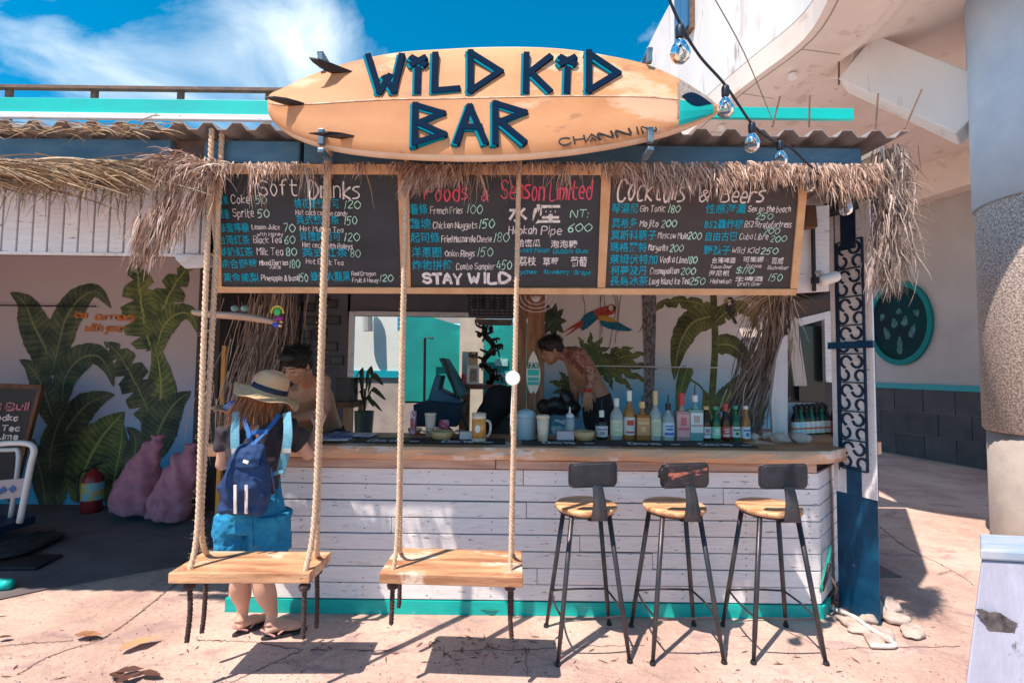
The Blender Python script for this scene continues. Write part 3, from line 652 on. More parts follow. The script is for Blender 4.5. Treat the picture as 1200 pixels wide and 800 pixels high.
for poly in ([(250, 204.3), (259, 204.3), (262, 334.7), (255, 334.7)], [(467, 204.8), (480, 204.8), (482, 335.5), (471, 335.4)], [(704, 205.3), (715.5, 205.3), (708.5, 336.3), (699.5, 336.2)],
             [(936, 206.3), (945, 206.3), (933, 337.2), (924, 337.1)]):
    brd(poly, -.008, .023).build('frame_stile', wood_frame, mn, bevel=.002)
# second frame edge seen at the far left, canted backwards
o = MB().prism([P(a, b, 2.90) for a, b in ((236, 225), (243, 222), (252, 300), (247, 300))], (0, .02, 0)).build('frame_batten', wood_frame, mn)
chw = M('chalk_white', (.84, .78, .78), .9, (.34, .31, .32), 45, lo=.50, hi=.72); chp = M('chalk_pink', (.78, .10, .18), .9, (.30, .05, .08), 45, lo=.5, hi=.72); chb = M('chalk_blue', (.0, .38, .56), .9, (.0, .15, .22), 45, lo=.5, hi=.72); chg = M('chalk_mint', (.52, .88, .74), .9, (.2, .35, .3), 45, lo=.5, hi=.72)
W_ = {c: MB() for c in 'wpbg'}; CM = dict(w=chw, p=chp, b=chb, g=chg); CN = dict(w='white_chalk_writing', p='pink_chalk_writing', b='blue_chalk_writing', g='mint_chalk_writing')
def T(c, txt, x, y, wpx, hpx, lw=1.3, slope=0.0, lift=.0135, slant=.12):
    o = BP(x, y, lift); e = BP(x + wpx, y + slope, lift); ux = (e - o).normalized(); s_ = (e - o).length / wpx
    write(W_[c], txt, o, ux, bn.cross(ux), bn, (e - o).length, hpx * s_, lw * .66 * s_, slant)
def TC(c, txt, x, y, wpx, hpx, lift=.0135, bold=.012):
    o = BP(x, y, lift); e = BP(x + wpx, y, lift); ux = (e - o).normalized(); s_ = (e - o).length / wpx
    cjk(W_[c], txt, o, ux, bn.cross(ux), bn, (e - o).length, hpx * s_, bold=bold)
def title(nm_, words, c='w'):
    keep = W_[c]
    for a_ in words: W_[c] = MB(); T(c, *a_[:6], **(a_[6] if len(a_) > 6 else {})); W_[c].build(nm_, CM[c], mn)
    W_[c] = keep
# soft drinks
title('chalk_title', [('Soft', 305, 229, 44, 17, 2.6), ('Drinks', 364, 232, 58, 19, 2.8)])
for cj, x0, x1, yb, en, ex, ew, eh, pr, pxx, pw in (('可樂', 259, 270, 239, 'Coke', 273, 21, 9, '50', 302, 12), ('雪碧', 260, 271, 255, 'Sprite', 275, 24, 9, '50', 304, 13),
        ('蜂蜜檸檬', 259, 294, 271, 'Lemon Juice', 297, 32, 5, '70', 334, 13), ('台灣紅茶', 259, 295, 285, 'Black Tea', 299, 32, 7, '60', 335, 12),
        ('鮮奶紅茶', 259, 299, 299, 'Milk Tea', 303, 30, 8, '80', 337, 12), ('綜合野莓', 261, 304, 313, 'Mixed Berries', 306, 33, 5.5, '180', 341, 12), ('黃金鳳梨', 264, 306, 329, 'Pineapple & basil', 308, 43, 6, '150', 352, 10)):
    TC('b', cj, x0, yb + 1, x1 - x0, 11); T('w', en, ex, yb - (3 if 'Lemon' in en or 'Mixed' in en else 1), ew, eh, 1.1); T('g', pr, pxx, yb, pw, 9, 1.2)
T('w', 'with Honey', 303, 276, 30, 4, .8); T('w', 'Juice', 317, 314, 13, 4, .9)
for cj, x0, x1, yb, en, ex, ew, pr, pxx, pw in (('棉花糖熱可可', 347, 399, 244, 'Hot coco cotton candy', 348, 60, '120', 405, 18), ('英式熱奶茶', 349, 399, 263, 'Hot Mulling Tea', 353, 50, '150', 405, 14),
        ('貝禮詩可可', 353, 401, 282, 'Hot cocoa with Baileys', 356, 58, '120', 405, 17), ('英式紅茶', 356, 409, 301, 'Hot Black Tea', 360, 43, '80', 412, 11)):
    TC('b', cj, x0, yb, x1 - x0, 11); T('w', en, ex, yb + 7, ew, 5.5, 1.0, 2); T('g', pr, pxx, yb, pw, 9, 1.2)
TC('b', '蜂蜜火龍果', 366, 329, 46, 12); T('w', 'Red Dragon', 413, 322, 28, 4.5, .9); T('w', 'Fruit & Honey', 414, 330, 30, 4.5, .9); T('g', '120', 446, 329, 15, 8, 1.2)
# foods
title('chalk_title', [('Foods', 498, 234, 50, 17, 2.6), ('&', 564, 234, 8, 11, 2), ('Season', 587, 233, 50, 21, 2.6), ('Limited', 644, 233, 48, 19, 2.6)], 'p')
for cj, x0, x1, yb, en, ex, ew, pr, pxx, pw in (('薯條', 481, 502, 251, 'French Fries', 505, 37, '100', 548, 17), ('雞塊', 481, 506, 268, 'Chicken Nuggets', 508, 51, '150', 562, 17),
        ('起司條', 482, 516, 284, 'Fried Mozzarella Cheese', 518, 58, '180', 579, 17), ('洋蔥圈', 483, 518, 301, 'Onion Rings', 522, 34, '150', 560, 17), ('炸物拼盤', 484, 531, 316, 'Combo Sampler', 535, 45, '450', 582, 17)):
    TC('b', cj, x0, yb, x1 - x0, 12); T('w', en, ex, yb - 1, ew, 7, 1.1); T('g', pr, pxx, yb - 1, pw, 10, 1.2)
for c_, lw_, l_ in (('w', 4.2, .0135),):
    title('chalk_slogan', [('STAY', 497, 331, 44, 11, 4.6, dict(slant=0)), ('WILD', 550, 331, 47, 11, 4.6, dict(slant=0))])
TC('w', '水', 596, 260, 22, 20, bold=.035); TC('w', '煙', 624, 262, 32, 22, bold=.035)
T('w', 'Hookah', 596, 274, 32, 9, 1.5); T('w', 'Pipe', 634, 274, 23, 9, 1.5); T('g', 'NT:', 668, 254, 20, 8, 1.3); T('g', '600', 665, 271, 27, 9, 1.5)
TC('w', '哈密瓜', 606, 289, 27, 9); TC('w', '泡泡糖', 645, 290, 31, 9); T('b', 'Sweet Melon', 603, 295, 40, 5, 1.2); T('b', 'Bubble Gum', 648, 296, 40, 5, 1.2)
TC('w', '荔枝', 608, 311, 20, 11); TC('w', '草莓', 636, 311, 18, 10); TC('w', '葡萄', 668, 312, 19, 12)
T('b', 'Lychee', 606, 320, 22, 4.5, 1.2); T('b', 'Strawberry', 637, 320, 29, 4.5, 1.2); T('b', 'Grape', 672, 321, 19, 5, 1.2)
# cocktails
title('chalk_title', [('Cocktails', 722, 235, 78, 24, 2.8, dict(slant=.18)), ('&', 818, 235, 10, 12, 2.3), ('Beers', 843, 236, 49, 17, 2.8, dict(slant=.18))])
for cj, x0, x1, yb, en, ex, ew, pr, pxx, pw in (('琴湯尼', 716, 747, 249, 'Gin Tonic', 749, 29, '180', 782, 13), ('莫希多', 716, 746, 266, 'Mojito', 749, 21, '200', 774, 17), ('莫斯科騾子', 715, 768, 280, 'Moscow Mule', 770, 34, '200', 805, 15),
        ('瑪格麗特', 714, 757, 294, 'Margarita', 759, 22, '200', 784, 15), ('萊姆伏特加', 714, 769, 308, 'Vodka Lime', 772, 31, '180', 804, 11), ('柯夢波丹', 715, 757, 321, 'Cosmopolitan', 761, 33, '200', 797, 16), ('長島冰茶', 714, 758, 333, 'Long Island Ice Tea', 760, 46, '250', 807, 17)):
    TC('b', cj, x0, yb + 1, x1 - x0, 11.5); T('w', en, ex, yb - 1, ew, 7, 1.1); T('g' if pr != '250' else 'g', pr, pxx, yb, pw, 8, 1.3)
for cj, x0, x1, yb, en, ex, ew, pr, pxx, yp, pw in (('性感海灘', 825, 872, 249, 'Sex on the beach', 875, 49, '250', 884, 257, 19), ('B52轟炸機', 824, 869, 267, 'B52 Stratofortress', 871, 54, '200', 893, 274, 18),
        ('自由古巴', 825, 862, 281, 'Cuba Libre', 865, 33, '200', 901, 283, 18), ('野孩子', 823, 854, 297, 'Wild Kid', 856, 31, '250', 890, 297, 19)):
    TC('b', cj, x0, yb + 1, x1 - x0, 11); T('w', en, ex, yb - 1, ew, 6.5, 1.1); T('g', pr, pxx, yp, pw, 7, 1.2)
TC('w', '台灣啤酒', 833, 308, 27, 7); TC('w', '可樂娜', 869, 307, 24, 7); TC('w', '百威', 902, 309, 14, 8); T('w', 'Taiwan Beer', 831, 314, 25, 4, .8); T('w', 'Corona', 873, 313, 17, 4, .8); T('w', 'Budweiser', 898, 315, 24, 4, .8)
TC('w', '海尼根', 829, 323, 24, 7); T('g', '$110', 861, 320, 20, 7, 1.1); TC('w', '生啤酒', 860, 329, 32, 6); T('w', 'Heineken', 831, 331, 24, 5, 1); T('w', 'Draft Beer', 863, 334, 27, 4, .8); T('g', '150', 899, 328, 15, 8, 1.2)
for c in 'wbg': tag(W_[c].build(CN[c], CM[c], mn), kind='stuff')

# ================================================================== surfboard sign
SB, ST = P(600, 188, 2.36), P(600, 55, 2.50)
su = (ST - SB).normalized(); sx = Vector((1, 0, 0)); sn = sx.cross(su)
def SP(px, py, h=0.0): return PL(px, py, SB, sn) + sn * h
sg = thing('surfboard_sign', 'weathered orange surfboard with fins hung as the sign above the bar', 'sign', (0, 2.4, 2.6))
top = [(316.5, 124), (318, 112), (333, 105), (361, 91), (407, 74), (463, 62), (524, 57.5), (589, 55), (655, 57), (710, 65), (753, 75), (790, 91), (827, 114), (839, 124), (842, 129)]
bot = [(316.5, 128), (317, 138), (328, 151), (351, 165), (393, 178), (454, 186), (533, 189.6), (603, 188.5), (673, 182), (743, 170), (795, 156), (836, 137), (840, 133), (842, 130)]
def interp(c, x):
    for a, b in zip(c, c[1:]):
        if a[0] <= x <= b[0]: t = (x - a[0]) / max(1e-6, b[0] - a[0]); return a[1] + (b[1] - a[1]) * t
    return c[-1][1]
def smooth(c): return [(p.x, p.y) for p in catmull([Vector((a, b, 0)) for a, b in c], 4)]
tops, bots = smooth(top), smooth(bot)
N_ = 60; st = [316.6 + (842 - 316.6) * (0.5 - 0.5 * math.cos(math.pi * i / N_)) for i in range(N_ + 1)]
mb = MB(); prof = [(-1, 0), (-.93, .020), (-.75, .034), (-.4, .044), (-.02, .046), (0, .0475), (.02, .046), (.4, .044), (.75, .034), (.93, .020), (1, 0), (.9, -.02), (.5, -.03), (-.5, -.03), (-.9, -.02)]
rings = []
for x in st:
    yt, yb = interp(tops, x), interp(bots, x); c_ = (yt + yb) / 2; h_ = (yb - yt) / 2; tt = min(1, h_ / 30)
    rings.append(mb.add([SP(x, c_ - u * h_, 0) + sn * (d_ * (tt ** .5)) for u, d_ in prof]))
n = len(prof)
for a, b in zip(rings, rings[1:]):
    for j in range(n):
        mb.mi = 1 if j in (0, 9, 10, 11, 12, 13, 14) else 0
        mb.face((a + j, b + j, b + (j + 1) % n, a + (j + 1) % n))
mb.mi = 0; mb.face([rings[0] + j for j in range(n)]); mb.face([rings[-1] + j for j in range(n)][::-1])
surf = M('old_surfboard', (.68, .35, .175), .6, (.54, .24, .11), 1.7, (1, 1, 1.4), bump=.05, spec=.2, wear=((.74, .46, .30), .555, 1.6, (1, 1, 2.5)), wear2=((.44, .22, .12), .60, 3.0, (1, 1, 2.2)), lo=.35, hi=.7)
surf_edge = M('surfboard_rail', (.80, .62, .46), .4, (.62, .42, .28), 3)
mb.build('board', [surf, surf_edge], sg, smooth=True)
m1 = MB(); m1.stroke([SP(x, (interp(tops, x) + interp(bots, x)) / 2, .0) + sn * (.0475 * min(1, (interp(bots, x) - interp(tops, x)) / 60) ** .5 + .0006) for x in st[4:-8]], .006, sn, 0, .0006); m1.build('stringer', M('stringer_wood', (.80, .60, .45), .6, (.35, .18, .10), 20), sg)
# dark scorched rail along the bottom edge
ltr = M('sign_letter_navy', (.002, .016, .045), .9, spec=.08); ltt = M('sign_letter_teal', (.0, .20, .29), .9, spec=.08)
def zs(x, y): return (300 + x / 2.143, 30 + y / 2.143)
LET = dict(letter_w=[[(289, 96), (317, 186)], [(317, 186), (342, 146)], [(330, 150), (352, 184)], [(352, 184), (371, 96)]],
    letter_i=[[(411, 128), (410, 184)], [(397, 101), (427, 117)], [(397, 117), (427, 101)]], letter_l=[[(454, 92), (452, 182)], [(452, 182), (510, 177)]],
    letter_d=[[(541, 86), (541, 184)], [(541, 88), (614, 134)], [(614, 134), (541, 183)]], letter_k=[[(679, 92), (677, 184)], [(736, 98), (683, 140)], [(690, 138), (735, 182)]],
    letter_i2=[[(780, 130), (778, 184)], [(764, 100), (796, 116)], [(764, 116), (796, 100)]], letter_d2=[[(833, 86), (832, 184)], [(833, 90), (904, 138)], [(904, 138), (832, 182)]],
    letter_b=[[(405, 216), (403, 314)], [(405, 218), (473, 238)], [(473, 238), (412, 262)], [(412, 262), (476, 290)], [(476, 290), (403, 312)]],
    letter_a=[[(539, 221), (507, 308)], [(539, 221), (577, 308)], [(520, 272), (564, 272)]], letter_r=[[(602, 213), (602, 310)], [(602, 214), (674, 236)], [(674, 236), (612, 260)], [(612, 258), (672, 308)]])
for nm_, ss in LET.items():
    nm_ = nm_.rstrip('2'); m1, m2 = MB(), MB()
    for i, s_ in enumerate(ss):
        p_ = [SP(*zs(*q)) for q in s_]; q_ = [SP(*zs(q[0] - 6, q[1] + 3)) for q in s_]; wd_l = .031 if len(ss) < 5 else .029
        m1.stroke(p_, wd_l, sn, .02, .054 + i * .0006); m2.stroke(q_, wd_l, sn, .02, .050 + i * .0006)
    lo_ = m1.build(nm_, ltr, sg); m2.build('teal_side', ltt, lo_)
# maker's lettering along the lower rail
m1 = MB(); blk = M('black_print', (.012, .01, .012), .5)
o_ = SP(*zs(762, 316), .043); e_ = SP(*zs(1000, 276), .030); ux = (e_ - o_).normalized(); L_ = (e_ - o_).length; n_ = ux.cross(su)
adv = [0]
for ch in (('CH', 0, .26), ('NNIN', .41, 1.0)): write(m1, ch[0], o_ + ux * (L_ * ch[1]), ux, n_.cross(ux), n_, L_ * (ch[2] - ch[1]), .036, .0085, 0, .004, jit=0)
for q in ([(-.02, 0), (.05, 1)], [(.05, 1), (.12, 0)], [(.02, 0), (.05, .45), (.08, 0)]): m1.stroke([o_ + ux * (L_ * (.29 + a)) + n_.cross(ux) * (.036 * b) for a, b in q], .007, n_, 0, .004)
m1.build('black_lettering', blk, sg)
# nose patch
def surfpt(x, u, off=.0015):
    yt, yb = interp(tops, x), interp(bots, x); c_ = (yt + yb) / 2; h_ = (yb - yt) / 2; tt = min(1, h_ / 30); pf = sorted(prof[:11]); d_ = 0
    for (u0, d0), (u1, d1) in zip(pf, pf[1:]):
        if u0 <= u <= u1: d_ = d0 + (d1 - d0) * (u - u0) / (u1 - u0)
    return SP(x, c_ - u * h_, 0) + sn * (d_ * tt ** .5 + off)
def patch(nm, xs, ulo, uhi, mt, off):
    m1 = MB(); cols = []
    for x in xs:
        a0, a1 = ulo(x), uhi(x); cols.append(m1.add([surfpt(x, a0 + (a1 - a0) * j / 6, off) for j in range(7)]))
    for a_, b_ in zip(cols, cols[1:]):
        for j in range(6): m1.face((a_ + j, b_ + j, b_ + j + 1, a_ + j + 1))
    m1.build(nm, mt, sg)
nx = [793 + 41 * i / 10 for i in range(11)]
patch('nose_patch', nx, lambda x: .02, lambda x: .86, M('grey_stripe_patch', (.40, .33, .29), .6, (.20, .17, .16), 30, (14, 1, 1), lo=.45, hi=.55), .0015)
patch('nose_patch', nx, lambda x: -.86, lambda x: .03, M('teal_patch', (.0, .40, .38), .5), .0022)
patch('nose_patch', [795 + 37 * i / 10 for i in range(11)], lambda x: .12 - .34 * math.sin(math.pi * (x - 795) / 37), lambda x: .12 + .34 * math.sin(math.pi * (x - 795) / 37), ltr, .004)
patch('nose_patch', [790.5, 792.8], lambda x: -.9, lambda x: .9, M('patch_seam', (.30, .22, .17), .7), .0015)
# fins
fin_m = M('dark_fin', (.015, .012, .016), .3)
def FP(px, py, h): return PL(px, py, SB + sn * h, sn)
def fin(pts, out_=.085, th=.007):
    # root on the board, blade standing out of it and swept back to the left
    m1 = MB(); k_ = len(pts); a = [FP(x, y, .03 + out_ * t) for x, y, t in pts]; m1.prism(a, su * th + sx * .001); return m1
fin([(416, 86, .0), (400, 80, .35), (385, 74, .75), (372, 69.5, .95), (362, 68, 1), (366, 73, .9), (374, 79, .6), (382, 84, .3), (390, 87, .0)]).build('fin', fin_m, sg)
fin([(364, 125, .0), (350, 120, .4), (335, 116, .75), (320, 114, .95), (310, 114.5, 1), (318, 118, .85), (330, 122, .5), (342, 125.5, .0)]).build('fin', fin_m, sg)
fin([(418, 161, .0), (400, 157, .4), (385, 155.5, .8), (362, 157, 1), (376, 159.5, .7), (390, 162, .3), (400, 163.5, .0)]).build('fin', fin_m, sg)
for (x, y) in ((380, 78), (381, 168), (758, 74), (759, 166)):
    m1 = MB(); m1.box(SP(x, y, .045), (.026, .03, .075)); m1.box(SP(x, y + (14 if y > 100 else -8), .0), (.03, .12, .02)); m1.build('bracket', M('bracket_blue', (.03, .12, .2), .4, (.3, .36, .4), 12, metal=.5), sg, bevel=.003)
for x, y in ((750, 102), (751, 142), (362, 100), (397, 125), (676, 76), (640, 175)): MB().lathe([(.007, 0), (.007, .004), (.003, .006)], (0, 0, 0), 10).build('screw', rust, sg).matrix_local = Matrix.Translation(SP(x, y, .045) - wloc(sg)) @ sn.to_track_quat('Z', 'Y').to_matrix().to_4x4()
# leash plug hanging wire on the left, supports to the beam
for x in (470, 640): MB().bx((P(x, 430, 2.45).x, 2.45, 2.8), (P(x, 430, 2.45).x + .03, 2.66, 2.83)).build('support', iron, sg)
# ================================================================== bar counter
ZC = 1.10; YF = 3.33
bc = thing('bar_counter', 'white plank bar counter with a thick live-edge wooden top and turquoise skirting', 'bar counter', (0, 3.6, 0))
XL, XR = -1.86, 2.045
rows = 8; z = .092; rh = (0.945 - .092) / rows
random.seed(21)
for r_ in range(rows):
    z0 = z + r_ * rh; cuts = sorted([XL + .02, XR] + [random.uniform(-1.2, 1.5)])
    for a, b in zip(cuts, cuts[1:]):
        dy = random.uniform(-.004, .004)
        MB().box(((a + b) / 2, YF + .011 + dy, z0 + rh / 2 + random.uniform(-.001, .001)), (b - a - .004, .022, rh - .007), (0, random.gauss(0, .0006), 0)).build('plank', white_paint, bc, bevel=.002, seg=1)
MB().bx((XL + .03, YF + .03, .0), (XR - .02, YF + .06, 1.0)).build('backing', M('gap_black', (.02, .015, .015), .9), bc)
MB().bx((XL, YF - .003, .0), (XR + .004, YF + .024, .088)).build('skirting_board', teal_paint, bc, bevel=.002)
ra, rb = Vector((XR + .004, YF + .002, 0)), Vector((2.50, 3.80, 0)); rd = (rb - ra).normalized(); rn = Vector((rd.y, -rd.x, 0)); rl_ = (rb - ra).length
an = math.atan2(rd.y, rd.x)
for r_ in range(rows):
    z0 = z + r_ * rh; c_ = ra + rd * (rl_ / 2) + rn * -.011; MB().box((c_.x, c_.y, z0 + rh / 2), (rl_ - .006, .022, rh - .007), (0, .0, an)).build('side_plank', white_paint, bc, bevel=.002, seg=1)
c_ = ra + rd * (rl_ / 2) - rn * .04; MB().box((c_.x, c_.y, .5), (rl_ - .04, .02, .98), (0, 0, an)).build('side_backing', dark, bc)
MB().box(((ra + rd * .1).x, (ra + rd * .1).y, .04), (.2, .03, .08), (0, 0, an)).build('side_skirting', teal_paint, bc)
# nails
nm = MB()
for r_ in range(rows):
    for x in [XL + .06 + i * .42 for i in range(10)]:
        for dz in (.03, .08):
            if random.random() < .75: nm.lathe([(.0045, -.002), (.004, .0), (.001, .001)], (0, 0, 0), 6); 
            else: continue
            k_ = 18
            for i in range(len(nm.v) - k_, len(nm.v)): v_ = nm.v[i]; nm.v[i] = Vector((x + v_.x + 0, YF - .001 - v_.z, z + r_ * rh + dz + v_.y))
tag(nm.build('nail_heads', rust, bc), kind='stuff')
# beam and slab
for a, b in ((XL - .05, -.1), (-.095, 2.02)): MB().bx((a, YF - .03, .952), (b, YF + .03, 1.008)).build('top_beam', M('pale_worn_wood', (.62, .42, .33), .6, (.42, .24, .17), 3, (1, 5, 9), bump=.3, bscale=14, wear=((.12, .07, .05), .68, 5, (1, 2, 6))), bc, bevel=.004)
# live-edge slab outline
mb = MB(); pts = []; k = 46
fx0, fx1 = -2.0, 2.09
for i in range(k + 1):
    x = fx0 + (fx1 - fx0) * i / k; pts.append(Vector((x, 3.245 + .012 * math.sin(x * 3.1) + .006 * math.sin(x * 9 + 1) + random.uniform(-.002, .002), 0)))
outl = pts + [Vector((2.30, 3.42, 0)), Vector((2.76, 3.72, 0)), Vector((2.98, 4.46, 0)), Vector((2.1, 4.46, 0)), Vector((2.02, 3.9, 0)), Vector((-2.0, 3.9, 0))]
n = len(outl); rings = []
for zz_, ins in ((1.012, .035), (1.02, .012), (1.05, .0), (1.08, .004), (1.096, .012), (1.10, .022)):
    rr_ = []
    for i, p in enumerate(outl):
        q = p.copy()
        if i <= k: q.y += ins + (.01 * math.sin(q.x * 14 + zz_ * 40) if zz_ < 1.06 else 0)
        q.z = zz_; rr_.append(q)
    rings.append(mb.add(rr_))
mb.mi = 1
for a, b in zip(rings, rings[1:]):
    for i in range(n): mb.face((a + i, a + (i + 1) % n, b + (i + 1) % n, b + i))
mb.mi = 0; mb.face([rings[0] + i for i in range(n)][::-1]); mb.face([rings[-1] + i for i in range(n)])
wood_edge = M('slab_edge_wood', (.74, .44, .26), .55, (.60, .33, .20), 2.5, (1, 3, 8), bump=.35, bscale=14, wear=((.80, .62, .52), .55, 3, (1, 1, 2)), wear2=((.20, .09, .05), .70, 8, (.6, 2, 3)))  # bare edge wood, lightened so its sunlit look is in the colour
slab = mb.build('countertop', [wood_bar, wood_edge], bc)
# counter mats with lettering
matm = M('rubber_mat', (.012, .014, .02), .6, bump=.3, bscale=300); matw = M('mat_print', (.75, .75, .75), .7)
mats_lab = ['leftmost of the four black bar mats, running under the papers', 'black bar mat in front of the beer mug', 'black bar mat under the paper cup and the wooden bowl', 'black bar mat at the right end, below the beer bottles']
for i, (x0, x1) in enumerate(((408, 492), (494, 592), (612, 727), (729, 893))):
    a, b = P(x0, 515, 3.32), P(x1, 515, 3.32); t_ = thing('bar_mat', mats_lab[i], 'bar mat', ((a.x + b.x) / 2, 3.47, ZC), 'black bar mats on the counter')
    MB().bx((a.x, 3.355, ZC + .001), (b.x, 3.60, ZC + .007)).build('mat', matm, t_, bevel=.002)
    ws = [(x0 + (x1 - x0) * .22)] if i < 3 else [x0 + 12, x0 + 98]
    m1 = MB()
    for wx in ws:
        o_ = Vector((P(wx, 515, 3.32).x, 3.385, ZC + .0085)); write(m1, 'Cuervo', o_, Vector((1, 0, 0)), Vector((0, 1, 0)), Vector((0, 0, 1)), .21, .11, .018, .25, .0004, jit=0)
        c0 = o_ + Vector((.30, .03, 0)); m1.stroke([c0, c0 + Vector((.035, 0, 0))], .035, (0, 0, 1), 0, .0004)
    m1.build('lettering', matw, t_)

# ================================================================== room behind the counter
YM = 5.25
def W3(px, py, h=0.0, Y=YM): p = P(px, py, Y); return Vector((p.x, Y - h, p.z))
mur_grad = bpy.data.materials.new('painted_wall'); mur_grad.use_nodes = True
def gradmat(name, z0, z1, lo, mid, hi, rough=.8):
    m = bpy.data.materials.new(name); m.use_nodes = True; n = m.node_tree.nodes; L = m.node_tree.links.new; b = n['Principled BSDF']
    ge = n.new('ShaderNodeNewGeometry'); sp = n.new('ShaderNodeSeparateXYZ'); mr = n.new('ShaderNodeMapRange'); mr.inputs[1].default_value = z0; mr.inputs[2].default_value = z1
    L(ge.outputs['Position'], sp.inputs[0]); L(sp.outputs[2], mr.inputs[0]); r = n.new('ShaderNodeValToRGB')
    nz = n.new('ShaderNodeTexNoise'); nz.inputs['Scale'].default_value = 2.5; nz.inputs['Detail'].default_value = 8; L(ge.outputs['Position'], nz.inputs['Vector'])
    ma = n.new('ShaderNodeMath'); ma.operation = 'MULTIPLY_ADD'; ma.inputs[1].default_value = .35; L(nz.outputs['Fac'], ma.inputs[0]); L(mr.outputs[0], ma.inputs[2])
    sb = n.new('ShaderNodeMath'); sb.operation = 'SUBTRACT'; sb.inputs[1].default_value = .175; L(ma.outputs[0], sb.inputs[0]); L(sb.outputs[0], r.inputs[0])
    e = r.color_ramp.elements; e.new(.5)
    for i, (p_, c) in enumerate(((.15, lo), (.5, mid), (.9, hi))): e[i].position = p_; e[i].color = (*c, 1)
    L(r.outputs[0], b.inputs['Base Color']); b.inputs['Roughness'].default_value = rough; return m
bpy.data.materials.remove(mur_grad)
wallR = gradmat('mural_sky_paint', 1.15, 1.95, (.17, .52, .78), (.50, .64, .78), (.88, .79, .76))
LAY0 = 0
wallL = gradmat('mural_sky_paint_shaded', .2, 1.9, (.07, .42, .70), (.32, .40, .58), (.50, .43, .45))  # right wall's sky paint darkened, the left room's shade put into it
mr_ = thing('mural_wall', 'back wall behind the bottles painted with a macaw, toucan and jungle leaves', 'wall', (1.5, YM, .25))
x0 = P(628, 430, YM).x; x1 = P(912, 430, YM).x
MB().bx((x0, YM, .01), (x1, YM + .12, 3.0)).build('painted_plaster', wallR, mr_)
def leafmat(name, a, b, c):
    m = bpy.data.materials.new(name); m.use_nodes = True; n = m.node_tree.nodes; L = m.node_tree.links.new; bs = n['Principled BSDF']
    tc = n.new('ShaderNodeTexCoord'); sp = n.new('ShaderNodeSeparateXYZ'); L(tc.outputs['UV'], sp.inputs[0])
    ab = n.new('ShaderNodeMath'); ab.operation = 'ABSOLUTE'; s1 = n.new('ShaderNodeMath'); s1.operation = 'SUBTRACT'; s1.inputs[1].default_value = .5; L(sp.outputs[0], s1.inputs[0]); L(s1.outputs[0], ab.inputs[0])
    m1 = n.new('ShaderNodeMath'); m1.operation = 'MULTIPLY_ADD'; m1.inputs[1].default_value = -22.; m2 = n.new('ShaderNodeMath'); m2.operation = 'MULTIPLY'; m2.inputs[1].default_value = 130.; L(sp.outputs[1], m2.inputs[0])
    L(ab.outputs[0], m1.inputs[0]); L(m2.outputs[0], m1.inputs[2]); sn_ = n.new('ShaderNodeMath'); sn_.operation = 'SINE'; L(m1.outputs[0], sn_.inputs[0])
    nz = n.new('ShaderNodeTexNoise'); nz.inputs['Scale'].default_value = 5; nz.inputs['Detail'].default_value = 7; L(tc.outputs['Object'], nz.inputs['Vector'])
    q = n.new('ShaderNodeMath'); q.operation = 'MULTIPLY_ADD'; q.inputs[1].default_value = .07; L(sn_.outputs[0], q.inputs[0]); L(nz.outputs['Fac'], q.inputs[2])
    r = n.new('ShaderNodeValToRGB'); L(q.outputs[0], r.inputs[0]); e = r.color_ramp.elements; e.new(.5)
    for i, (p_, c_) in enumerate(((.3, a), (.5, b), (.75, c))): e[i].position = p_; e[i].color = (*c_, 1)
    cm_ = n.new('ShaderNodeMath'); cm_.operation = 'LESS_THAN'; cm_.inputs[1].default_value = .035; L(ab.outputs[0], cm_.inputs[0])
    mx_ = n.new('ShaderNodeMixRGB'); L(cm_.outputs[0], mx_.inputs[0]); L(r.outputs[0], mx_.inputs[1]); mx_.inputs[2].default_value = (*[v * 1.2 for v in c], 1)
    L(mx_.outputs[0], bs.inputs['Base Color']); bs.inputs['Roughness'].default_value = .8; MATS[name] = m; return m
lf1 = leafmat('painted_leaf_olive', (.045, .05, .018), (.12, .125, .04), (.27, .26, .09))
lf2 = leafmat('painted_leaf_dark', (.02, .035, .03), (.055, .08, .05), (.14, .16, .08))
lf3 = leafmat('painted_leaf_green', (.03, .055, .03), (.09, .13, .05), (.24, .27, .09))
LAY = [0]
def pleaf(fn, mid, hw, parent, mat, layer, notch=0, asym=1.0, jag=.12, name='painted_leaf', taper=.5, base_w=0.0):
    c = catmull([Vector((a, b, 0)) for a, b in mid], 8); k = len(c); m1 = MB(); L_, R_ = [], []
    for i, p in enumerate(c):
        t = i / (k - 1); d = (c[min(i + 1, k - 1)] - c[max(i - 1, 0)]).normalized(); nn_ = Vector((-d.y, d.x, 0))
        w_ = hw * max(base_w, math.sin(math.pi * min(1, t ** taper)) if t < 1 else 0); w_ = max(w_, .15)
        jl = 1 - jag * random.random(); jr = 1 - jag * random.random()
        if notch and i % notch == 0: jl *= .35
        if notch and (i + notch // 2) % notch == 0: jr *= .35
        L_.append(p + nn_ * w_ * jl * asym - d * w_ * .25); R_.append(p - nn_ * w_ * jr - d * w_ * .25)
    LAY[0] += 1; h = .0008 + LAY[0] * .00016
    a = m1.add([fn(q.x, q.y, h) for q in L_]); b = m1.add([fn(q.x, q.y, h) for q in c]); e = m1.add([fn(q.x, q.y, h) for q in R_])
    for i in range(k - 1):
        t0, t1 = i / k, (i + 1) / k
        m1.face((a + i, a + i + 1, b + i + 1, b + i), ((0, t0), (0, t1), (.5, t1), (.5, t0))); m1.face((b + i, b + i + 1, e + i + 1, e + i), ((.5, t0), (.5, t1), (1, t1), (1, t0)))
    return m1.build(name, mat, parent)
